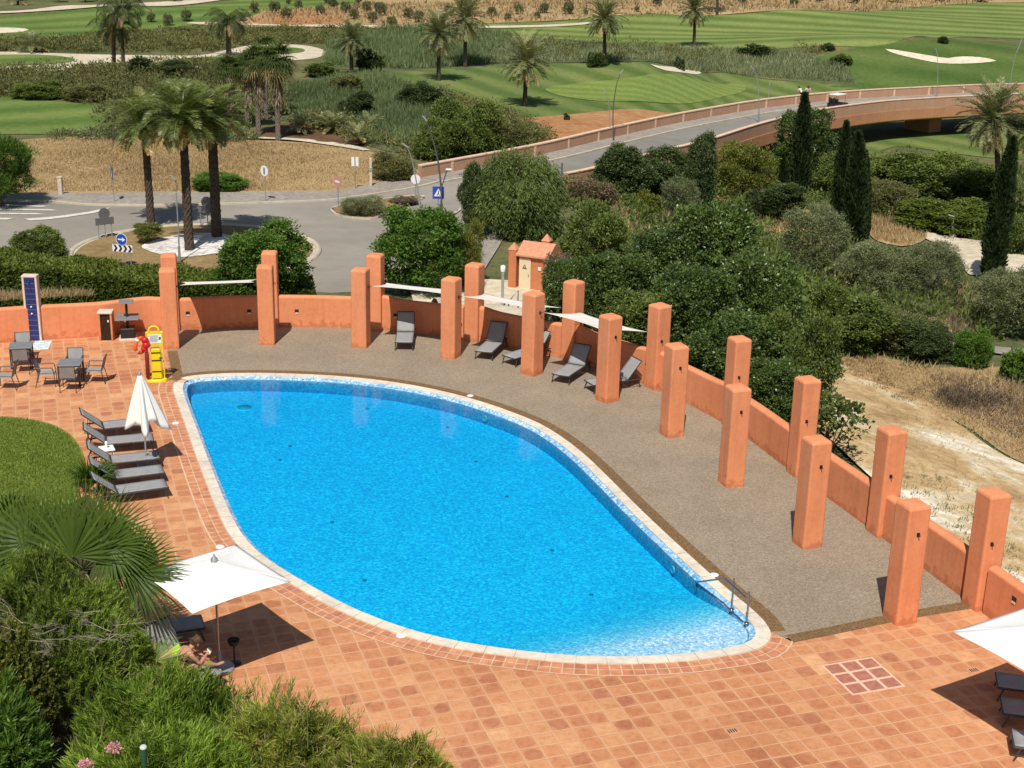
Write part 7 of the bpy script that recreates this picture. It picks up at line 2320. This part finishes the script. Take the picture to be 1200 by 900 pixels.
    hn = [(tuple(hd + up_ * .03 - fw * .018), .099), (tuple(hd + up_ * .085 - fw * .012), .083), (tuple(hd - fw * .045 - up_ * .03), .080), (tuple(V['neck'].lerp(hd, .45) - fw * .04), .055)]
    skin_obj('hair', hn, [(0, 1), (0, 2), (2, 3)], e, hair)
    for nm, m_, parts, k_ in clothes:
        cn = []; ce = []; ci = {}
        for a_, b_ in parts:
            for x_ in (a_, b_):
                if x_ not in ci:
                    ci[x_] = len(cn); p_, r_ = nodes[ix[x_]]; cn.append((p_, r_ * k_ + .006))
            ce.append((ci[a_], ci[b_]))
        skin_obj(nm, cn, ce, e, m_)
    return e
# sunbather, sitting on the lounger and leaning over what she reads
pp = G(213, 790, .42)
SJ = dict(pelvis=(0, 0, .46), chest=(.20, 0, .76), neck=(.36, 0, .88), head=(.49, .01, .95), face=(.75, .1, -.65),
          shl=(.30, .19, .82), elL=0, shr=(.30, -.19, .82), ell=(.42, .25, .60), elr=(.46, -.23, .60), wrl=(.64, .10, .66), wrr=(.66, -.08, .66),
          hpl=(.05, .10, .43), hpr=(.05, -.10, .43), knl=(.48, .13, .62), knr=(.50, -.15, .56), anl=(.80, .12, .42), anr=(.86, -.14, .41), tol=(.96, .13, .44), tor=(1.02, -.15, .43))
del SJ['elL']
sp_ = person('sunbather with short brown hair in a black bikini, leaning over something white', (pp.x - .16, pp.y + .02, 0), R(36), SJ, M_hairb, [('bikini_bottom', M_black, [('hpl', 'pelvis'), ('pelvis', 'hpr')], 1.03)])
# bikini band and straps as thin tubes round the chest
mb = MB()
cx = Vector((.165, 0, .70)); ax = Vector((.20, 0, .30)).normalized(); s1 = Vector((0, 1, 0)); s2 = ax.cross(s1)
mb.tube([cx + s1 * (.150 * math.cos(t)) + s2 * (.130 * math.sin(t)) for t in np.linspace(0, 2 * PI, 25)], .014, 6, caps=False)
mb.build('bikini_band', M_black, sp_)
def in_person(v): return Matrix.Translation(sp_.location) @ Matrix.Rotation(R(36), 4, 'Z') @ Vector(v)
o = MB().cbox((0, 0, 0), (.10, .17, .012), .005).build('tablet', M_white); q = in_person((.76, .01, .69))
o.location = q; o.rotation_euler = (0, R(-38), R(36)); tag(o, 'small white tablet held in both hands by the sunbather', 'tablet')
def towel(name, label, m_, c, s, rz, seed, drop=.25):
    r = np.random.default_rng(seed); n = 10; mb = MB(); vs = []
    for i in range(n + 1):
        for j in range(n + 1):
            u = i / n - .5; v = j / n - .5
            z = .03 * math.sin(u * 9 + seed) * math.cos(v * 7) + .02 * r.normal() - drop * max(0, abs(v) - .3) * 1.6
            vs.append((u * s[0], v * s[1], z))
    mb.add(vs, [(i * (n + 1) + j, (i + 1) * (n + 1) + j, (i + 1) * (n + 1) + j + 1, i * (n + 1) + j + 1) for i in range(n) for j in range(n)], True)
    o = mb.build(name, m_); o.location = c; o.rotation_euler = (0, R(-20), rz); s_ = o.modifiers.new('t', 'SOLIDIFY'); s_.thickness = .012
    return tag(o, label, 'towel')
towel('towel', 'lime green towel bunched behind the sunbather', mat('lime_towel', (0.30, 0.62, 0.03), .9, .1, 12), PT(202, 762, pp.y + .35), (.34, .34), .5, 1)
towel('towel', 'orange and pink towel under the lime green one', mat('orange_towel', (0.72, 0.22, 0.08), .9, .1, 12), PT(190, 768, pp.y + .25), (.40, .40), .2, 2)
p = PT(190, 797, pp.y - .35)
e = empty('beach_bag', (p.x, p.y, max(.0, p.z - .2)), .3, 'turquoise beach bag beside the sunbather', 'bag')
M_turq = mat('turquoise_cloth', (0.03, 0.46, 0.36), .8, .12, 9)
MB().lathe([(.12, .0), (.17, .06), (.16, .24), (.12, .33), (.10, .32)], 16).build('bag_body', M_turq, e)
MB().tube([(.1, 0, .30), (.08, 0, .42), (-.08, 0, .42), (-.1, 0, .30)], .012, 6).build('handle', M_turq, e)
# dark round thing on a thin stand in the parasol shade
p = G(275, 778)
e = empty('folding_fan_stand', (p.x, p.y, 0), 0, 'small black ashtray stand in the shadow of the left parasol', 'ashtray')
e.name = 'ashtray_stand'
MB().lathe([(.14, .0), (.14, .02), (.02, .03), (.016, .42), (.10, .46), (.13, .56), (.12, .57), (.08, .50)], 16).build('stand', M_dark, e)
# two golfers standing behind the far parapet
def golfer(label, px, bend, seed):
    k = min(range(len(farL)), key=lambda i: abs(proj(farL[i])[0] - px)); f = farL[k]; f2 = farL[min(k + 1, len(farL) - 1)]
    t = (f2 - f).normalized(); nn = Vector((-t.y, t.x, 0))
    q = f + nn * 1.1
    b = bend
    J = dict(pelvis=(0, 0, .95), chest=(.18 * b, 0, 1.30 - .05 * b), neck=(.30 * b, 0, 1.47 - .12 * b), head=(.38 * b + .02, 0, 1.60 - .14 * b), face=(1, 0, -.5 * b),
             shl=(.25 * b, .2, 1.42 - .1 * b), shr=(.25 * b, -.2, 1.42 - .1 * b), ell=(.30 * b + .05, .25, 1.14 - .08 * b), elr=(.30 * b + .05, -.25, 1.14 - .08 * b), wrl=(.40 * b + .16, .12, .95), wrr=(.40 * b + .16, -.12, .95),
             hpl=(0, .1, .9), hpr=(0, -.1, .9), knl=(.05, .11, .5), knr=(.05, -.11, .5), anl=(0, .12, .08), anr=(0, -.12, .08), tol=(.14, .13, .03), tor=(.14, -.13, .03))
    z = -3.02
    return person(label, (q.x, q.y, z), R(seed * 70), J, M_hairb, [('shirt', M_whitecloth, [('pelvis', 'waist'), ('waist', 'chest'), ('chest', 'upchest'), ('upchest', 'shl'), ('upchest', 'shr'), ('shl', 'ual'), ('shr', 'uar')], 1.12), ('trousers', M_black, [('pelvis', 'hpl'), ('pelvis', 'hpr'), ('hpl', 'thl'), ('thl', 'knl'), ('knl', 'cfl'), ('hpr', 'thr'), ('thr', 'knr'), ('knr', 'cfr'), ('cfl', 'anl'), ('cfr', 'anr')], 1.15)])
golfer('left one of two golfers in white shirts, behind the far bridge parapet', 950.5, .9, 2)
golfer('right one of two golfers in white shirts, behind the far bridge parapet', 957, .6, 4)
# golf cart
p = G(981, 126.2, -2.97); q = G(1020, 120, -2.97); d = q - p; a = math.atan2(d.y, d.x)
e = empty('golf_cart', (p.x, p.y, -2.97), a, 'dark golf cart with a white roof driving over the bridge', 'golf cart'); e.scale = (.95, .9, .72)
M_cart = mat('dark_cart_body', (0.035, 0.02, 0.03), .35, .1, 5, spec=.5)
mb = MB(); mb.add([(x, y, z) for y in (-.58, .58) for x, z in ((-1.15, .3), (1.15, .3), (1.2, .62), (.45, .68), (.38, .42), (-.25, .42), (-.32, .72), (-1.1, .72))], [tuple(range(7, -1, -1)), tuple(range(8, 16))] + [(i, (i + 1) % 8, 8 + (i + 1) % 8, 8 + i) for i in range(8)])
mb.build('body', M_cart, e)
MB().cbox((-.45, 0, .80), (.5, 1.05, .14), .04).build('seat', M_black, e); MB().cbox((-.72, 0, 1.05), (.12, 1.05, .42), .04).build('seat_back', M_black, e)
MB().cbox((-.15, 0, 1.86), (1.75, 1.2, .07), .03).build('roof', M_white, e)
for x in (.62, -.95):
    for s in (-1, 1): MB().tube([(x, s * .52, .66), (x - .06 * (1 if x > 0 else -1), s * .55, 1.84)], .022, 6).build('roof_post', M_dark, e)
for x in (.78, -.78):
    for s in (-1, 1):
        w_ = MB().lathe([(.04, -.08), (.21, -.08), (.23, -.05), (.23, .05), (.21, .08), (.04, .08)], 18).xform(Matrix.Translation((x, s * .53, .23)) @ Matrix.Rotation(R(90), 4, 'X')).build('wheel', M_black, e)
        MB().lathe([(.11, -.085), (.11, .085)], 12).xform(Matrix.Translation((x, s * .535, .23)) @ Matrix.Rotation(R(90), 4, 'X')).build('rim', M_graymetal, w_)
MB().tube([(.52, .25, .66), (.28, .25, .98)], .02, 6).build('steering_column', M_dark, e)
for s in (-1, 1): MB().lathe([(.12, .72), (.14, .8), (.13, 1.35), (.1, 1.5)], 12, (-1.12, s * .25, 0)).build('golf_bag', M_dark, e)

# ------------------------------------------------------------------ electricity cabin
M_door = mat('cream_door', (0.72, 0.58, 0.40), .6, .05, 5)
M_creamw = mat('cream_wall', (0.62, 0.53, 0.42), .85, .12, 3)
M_roofc = mat('terracotta_roof', (0.60, 0.27, 0.155), .8, .12, 6)
p = G(606, 340.5, -3)
e = empty('electricity_cabin', (p.x, p.y, -3), R(-24), 'little orange electricity cabin with cream door and pointed corner posts', 'cabin')
W_, D_, Hh = 1.5, 1.5, 1.85
MB().cbox((W_ / 2 + .05, D_ / 2, Hh / 2), (W_, D_, Hh), .02).build('walls', M_stucco, e)
MB().box((W_ + .06, D_ / 2 + .1, Hh / 2 - .1), (.03, D_ - .3, Hh - .3)).build('side_wall', M_creamw, e)
mb = MB(); x0, x1, y0, y1, zr, zt = -.05, W_ + .2, -.16, D_ + .15, Hh + .02, Hh + .55
mb.add([(x0, y0, zr), (x1, y0, zr), (x1, y1, zr), (x0, y1, zr), (x0, (y0 + y1) / 2, zt), (x1, (y0 + y1) / 2, zt), (x0, y0, zr - .08), (x1, y0, zr - .08), (x1, y1, zr - .08), (x0, y1, zr - .08)],
       [(0, 1, 5, 4), (2, 3, 4, 5), (1, 2, 5), (3, 0, 4), (0, 6, 7, 1), (1, 7, 8, 2), (2, 8, 9, 3), (3, 9, 6, 0), (9, 8, 7, 6)])
mb.build('roof', M_roofc, e)
d_ = MB().cbox((.40, -.012, .86), (.62, .05, 1.68), .01).build('door', M_door, e)
MB().lathe([(.02, 0), (.02, .05)], 8).xform(Matrix.Translation((.62, -.04, .85)) @ Matrix.Rotation(R(90), 4, 'X')).build('handle', M_dark, d_)
mb = MB(); mb.add([(.26, -.041, 1.15), (.52, -.041, 1.15), (.39, -.041, 1.40)], [(0, 1, 2)]); mb.build('warning_triangle', mat('warning_grey', (0.12, 0.12, 0.13), .6), d_)
mb = MB(); mb.add([(.40, -.044, 1.34), (.36, -.044, 1.26), (.385, -.044, 1.26), (.375, -.044, 1.18), (.42, -.044, 1.28), (.39, -.044, 1.28)], [(0, 1, 2, 3, 4, 5)]); mb.build('bolt_symbol', mat('sign_yellow', (0.75, 0.55, 0.05), .6), d_)
def corner_post(x, y, h, w_=.42):
    m_ = MB(); m_.cbox((x, y, h / 2), (w_, w_, h), .02)
    o = m_.build('corner_post', M_stucco, e)
    m_ = MB(); s_ = w_ / 2 + .02
    m_.add([(x - s_, y - s_, h), (x + s_, y - s_, h), (x + s_, y + s_, h), (x - s_, y + s_, h), (x, y, h + .36)], [(3, 2, 1, 0), (0, 1, 4), (1, 2, 4), (2, 3, 4), (3, 0, 4)]); m_.build('post_cap', M_roofc, o)
corner_post(-.26, .1, 2.05); corner_post(.75, D_ + .35, 2.25)
MB().cbox((1.18, -.02, 1.25), (.16, .03, .16), .008).build('meter_plate', M_white, e)
p = G(588.5, 363, -3)
e = empty('path_light', (p.x, p.y, -3), 0, 'slim grey path light with a white head in front of the cabin', 'lamp')
zt = PT(588.5, 318, p.y).z + 3
MB().cbox((0, 0, zt / 2), (.13, .13, zt), .01).build('post', M_graymetal, e); MB().lathe([(.10, zt - .02), (.12, zt + .05), (.12, zt + .26), (.05, zt + .30)], 12).build('lamp_head', M_white, e)
p = G(596, 365, -3)
e = empty('stair_rail', (p.x, p.y, -3), R(-20), 'short black handrail on the paved path below the cabin', 'handrail')
MB().tube([(0, 0, 0), (0, 0, .5), (.42, .1, 1.05), (.42, .1, 0)], .03, 6).build('rail', M_dark, e)

# ------------------------------------------------------------------ signs and lamps
M_signback = mat('sign_back', (0.17, 0.18, 0.18), .5, .1, 5, metal=.3)
M_signblue = mat('sign_blue', (0.012, 0.075, 0.42), .4, .05, 4, spec=.5)
M_signwhite = mat('sign_white', (0.78, 0.78, 0.78), .45, .03, 4, spec=.4)
M_signred = mat('sign_red', (0.52, 0.07, 0.06), .45, .05, 4)
M_pole = mat('grey_pole', (0.32, 0.33, 0.33), .5, .08, 6, metal=.3)
M_poled = mat('dark_pole', (0.09, 0.09, 0.09), .5, .08, 6)
M_conc = mat('pale_concrete', (0.56, 0.50, 0.40), .9, .12, 5)
M_chev = mat('chevron_black', (0.02, 0.02, 0.022), .5)
def disc(r_, y, m, name, par, sx=1.0, z=0, x=0):
    mb = MB(); mb.lathe([(r_, -.006), (r_, .006)], 28); mb.xform(Matrix.Translation((x, y, z)) @ Matrix.Rotation(R(90), 4, 'X'))
    return mb.build(name, m, par)
def sign_root(px, base, label, rz=0, z=-3.0, name='road_sign', cat='road sign'):
    p = G(px, base, z); return empty(name, (p.x, p.y, z), rz, label, cat), p
def zat(px, py, p, z=-3.0): return PT(px, py, p.y).z - z
e, p = sign_root(134, 237.5, 'narrow blue sign on a thin pole at the far kerb, seen nearly edge-on', R(-68))
z1 = zat(134, 194.5, p); MB().tube([(0, 0, 0), (0, 0, z1)], .03, 8).build('pole', M_pole, e)
MB().cbox((0, -.04, z1 - .42), (.72, .02, .78), .008).build('panel', M_signblue, e); mb = MB(); mb.add([(-.26, -.054, z1 - .7), (.26, -.054, z1 - .7), (0, -.054, z1 - .18)], [(0, 1, 2)]); mb.build('white_triangle', M_signwhite, e)
def back_sign(pxc, pyc, posts, board, label, rz):
    p = G(posts[1][0], posts[1][1], -2.9); e = empty('direction_sign', (p.x, p.y, -2.9), rz, label, 'road sign', 'grey-backed signs on the roundabout')
    zc_ = zat(pxc, pyc, p, -2.9)
    disc(.33, 0, M_signback, 'round_plate', e, z=zc_)
    zb = zat(pxc, board, p, -2.9); MB().cbox((0, 0, zb), (1.05, .035, .40), .008).build('board', M_signback, e)
    for x in ((-.38, .38, 0) if len(posts) > 2 else (-.42, 0)): MB().tube([(x, .03, 0), (x, .03, zb if x else zc_ + .2)], .028, 8).build('post', M_pole, e)
back_sign(121, 250.5, [(117, 280), (124, 279), (130, 276)], 259, 'three-legged direction board and round sign seen from behind, left of the palms', R(38))
back_sign(243, 237, [(234, 265), (243.5, 265)], 245.5, 'grey round sign back above a board, between the roundabout palms', R(-8))
# blue arrow over a chevron board
p = G(145, 313, -2.8); e = empty('roundabout_arrow_sign', (p.x, p.y, -2.8), R(-14), 'round blue arrow sign above a black and white chevron board on the roundabout', 'road sign')
zb = zat(143, 291, p, -2.8); zd = zat(143, 280.5, p, -2.8)
MB().cbox((0, 0, zb), (1.12, .03, .36), .006).build('chevron_board', M_signwhite, e)
mb = MB()
for k in range(4):
    x = -.50 + k * .27
    mb.add([(x, -.019, zb - .17), (x + .13, -.019, zb - .17), (x + .24, -.019, zb), (x + .13, -.019, zb + .17), (x, -.019, zb + .17), (x + .11, -.019, zb)], [(0, 1, 2, 5), (5, 2, 3, 4)])
mb.build('chevrons', M_chev, e)
disc(.315, -.03, M_signwhite, 'disc_rim', e, z=zd); disc(.285, -.036, M_signblue, 'blue_disc', e, z=zd)
mb = MB(); mb.add([(-.20, -.046, zd - .035), (.04, -.046, zd - .035), (.04, -.046, zd - .12), (.21, -.046, zd), (.04, -.046, zd + .12), (.04, -.046, zd + .035), (-.20, -.046, zd + .035)], [(0, 1, 5, 6), (2, 3, 4)]); mb.build('white_arrow', M_signwhite, e)
for x in (-.42, 0.05, .42): MB().tube([(x, .03, 0), (x, .03, zb + (.5 if x == .05 else 0))], .025, 8).build('post', M_pole, e)
e, p = sign_root(311.5, 237, 'round white sign with a grey bar at the far kerb, right of the palms', R(-38))
z1 = zat(311, 193.5, p); MB().tube([(0, 0, 0), (0, 0, z1 - .1)], .03, 8).build('pole', M_pole, e); disc(.34, -.04, M_signwhite, 'white_disc', e, z=z1 - .36); MB().box((0, -.052, z1 - .36), (.13, .012, .42)).build('grey_bar', M_signback, e)
e, p = sign_root(396.5, 246, 'round faded red and white sign by the traffic island bush', R(-45))
z1 = zat(396, 206, p); MB().tube([(0, 0, 0), (0, 0, z1 - .1)], .03, 8).build('pole', M_pole, e); disc(.34, -.04, mat('faded_red', (0.55, 0.25, 0.21), .5), 'red_disc', e, z=z1 - .36); MB().box((0, -.052, z1 - .36), (.44, .012, .13)).build('white_bar', M_signwhite, e)
e, p = sign_root(416.5, 222.5, 'pair of white upright panels on one pole at the field edge', R(0))
z1 = zat(416, 184, p); MB().tube([(0, 0, 0), (0, 0, z1)], .03, 8).build('pole', M_pole, e)
for s in (-1, 1): MB().cbox((s * .135, -.04, z1 - .30), (.20, .02, .58), .008).build('panel', M_signwhite, e)
e, p = sign_root(487, 232, 'round white sign behind the leaning street lamp', R(0))
z1 = zat(487, 204, p); MB().tube([(0, 0, 0), (0, 0, z1 - .1)], .03, 8).build('pole', M_pole, e); disc(.31, -.04, M_signwhite, 'white_disc', e, z=z1 - .32)
e, p = sign_root(513.5, 254, 'square blue pedestrian crossing sign with a white triangle', R(4), name='crossing_sign')
z1 = zat(513.5, 218.5, p); MB().tube([(0, 0, 0), (0, 0, z1 - .1)], .03, 8).build('pole', M_pole, e)
zc_ = z1 - .37; MB().cbox((0, -.04, zc_), (.70, .02, .76), .01).build('panel', M_signblue, e)
MB().add([(-.27, -.054, zc_ - .22), (.27, -.054, zc_ - .22), (0, -.054, zc_ + .26)], [(0, 1, 2)]).build('white_triangle', M_signwhite, e)
mb = MB(); mb.lathe([(.03, -.003), (.03, .003)], 10); mb.xform(Matrix.Translation((0.01, -.058, zc_ + .09)) @ Matrix.Rotation(R(90), 4, 'X'))
mb.add([(-.02, -.059, zc_ + .05), (.035, -.059, zc_ + .05), (.03, -.059, zc_ - .06), (.08, -.059, zc_ - .18), (.045, -.059, zc_ - .18), (.005, -.059, zc_ - .08), (-.06, -.059, zc_ - .18), (-.09, -.059, zc_ - .16), (-.03, -.059, zc_ - .05)], [(0, 1, 2, 5, 8), (2, 3, 4, 5), (5, 6, 7, 8)])
mb.build('walking_figure', M_chev, e)
# posts
p = G(71.5, 229, -3); zt = zat(71.5, 208, p)
e = empty('gate_post', (p.x, p.y, -3), 0, 'short cream concrete post at the edge of the dry field', 'post'); MB().cbox((0, 0, zt / 2), (.27, .27, zt), .03).build('post', M_conc, e); MB().cbox((0, 0, zt + .03), (.31, .31, .06), .02).build('cap', M_conc, e)
p = G(434.7, 219.5, -3); zt = zat(434.7, 185, p)
e = empty('utility_post', (p.x, p.y, -3), 0, 'plain grey square post beside the white double sign', 'post'); MB().cbox((0, 0, zt / 2), (.17, .17, zt), .015).build('post', M_conc, e); MB().cbox((0, -.1, zt * .62), (.12, .04, .25), .01).build('box', M_graymetal, e)
p = G(658, 213, -3); zt = zat(658, 192, p)
e = empty('marker_post', (p.x, p.y, -3), 0, 'thin dark post at the start of the near bridge parapet', 'post'); MB().tube([(0, 0, 0), (0, 0, zt)], .05, 8).build('post', M_poled, e); MB().lathe([(.065, zt - .02), (.065, zt + .05), (.03, zt + .08)], 8).build('cap', M_poled, e)
for px, b_, t_, lab in ((1118, 413, 396, 'left dark wooden post beside the gravel path'), (1184, 421, 405, 'right dark wooden post beside the gravel path')):
    g = GT(px, b_); zt = PT(px, t_, g.y).z - g.z
    e = empty('wooden_post', tuple(g), 0, lab, 'post', 'wooden posts by the gravel path'); MB().tube([(0, 0, -.1), (.02, 0, zt)], [.05, .045], 8).build('post', M_bark, e)

def lamp(label, pts, head=None, z=-3.0, r0=.048, m=None, name='street_lamp', base=True):
    """pole through the seen points, all in the plane of its foot"""
    g = G(pts[0][0], pts[0][1], z) if z is not None else GT(*pts[0])
    P = [Vector((0, 0, 0))] + [PT(a, b, g.y) - g for a, b in pts[1:]]
    e = empty(name, tuple(g), 0, label, 'street lamp', 'slim curved street lamps' if name == 'street_lamp' else None)
    Q = catmull(P, 5)
    MB().tube(Q, [r0 + (r0 * .5 - r0) * i / (len(Q) - 1) for i in range(len(Q))], 8).build('pole', m or M_pole, e)
    if base: MB().tube([(0, 0, 0), P[1] * min(1, .9 / max(.01, P[1].length))], r0 * 1.5, 8).build('base_sleeve', m or M_pole, e)
    if head:
        h = PT(head[0], head[1], g.y) - g; t = P[-1]
        d = (h - t); L_ = max(.25, d.length); d = d.normalized()
        M_ = Matrix.Translation(t + d * L_ * .5 + Vector((0, 0, .03))) @ d.to_track_quat('X', 'Z').to_matrix().to_4x4()
        MB().cbox((0, 0, 0), (L_ + .12, .17, .07), .03).xform(M_).build('lamp_head', M_pole, e)
    return e, g
lamp('leaning street lamp with its foot beside the traffic island', [(493, 247), (489.5, 222), (484, 193), (478, 173)], (472, 169))
e, g = lamp('tall dark street lamp next to the blue crossing sign', [(517, 256), (517, 222), (513, 187), (506, 160), (500, 142)], (496, 137), m=M_poled, r0=.065)
t1 = PT(517.5, 219, g.y) - g; t2 = PT(524, 199, g.y) - g
a_ = MB().tube([t1, t2], .04, 6).build('side_arm', M_poled, e); MB().cbox(tuple(t2 + Vector((.1, 0, .03))), (.36, .2, .08), .02).build('lamp_head', M_signwhite, a_)
lamp('thin pale lamp pole in front of the middle roundabout palm', [(210.5, 309), (209, 270), (207, 235), (205.5, 211)], (203, 208.5), -2.8, .045)
lamp('white-headed street lamp on the bridge footway, shorter of the crossing pair', [(715, 161), (714.5, 140), (713.5, 122), (710.5, 109)], (707.5, 105.5), -2.84)
lamp('dark street lamp on the bridge, crossing behind the shorter pale one', [(719, 166), (718.5, 130), (722, 102), (726.5, 87)], (730, 82.5), -2.95, .05, M_poled)
lamp('street lamp standing at the near bridge parapet', [(889.5, 144), (889, 110), (887, 92), (883.5, 82)], (880, 78), -2.95)
lamp('short grey lamp post behind the far parapet, left of the golfers', [(901, 125), (901, 112), (901, 101)], (902, 97.5), -2.84)
lamp('upright street lamp on the bridge above the sand bunker', [(1098, 113), (1099, 88), (1098.5, 66)], (1096.5, 57.5), -2.84)
lamp('leaning street lamp at the right end of the bridge', [(1183.5, 109), (1186, 83), (1191, 62)], (1197, 47), -2.84)
e, g = lamp('low path lamp on a stone plinth by the sandy path', [(1116, 279), (1116.8, 265), (1117.5, 254)], (1112.5, 252.5), None, .05, name='path_lamp')
MB().cbox((0, 0, .12), (.42, .42, .36), .05).build('plinth', M_conc, e)
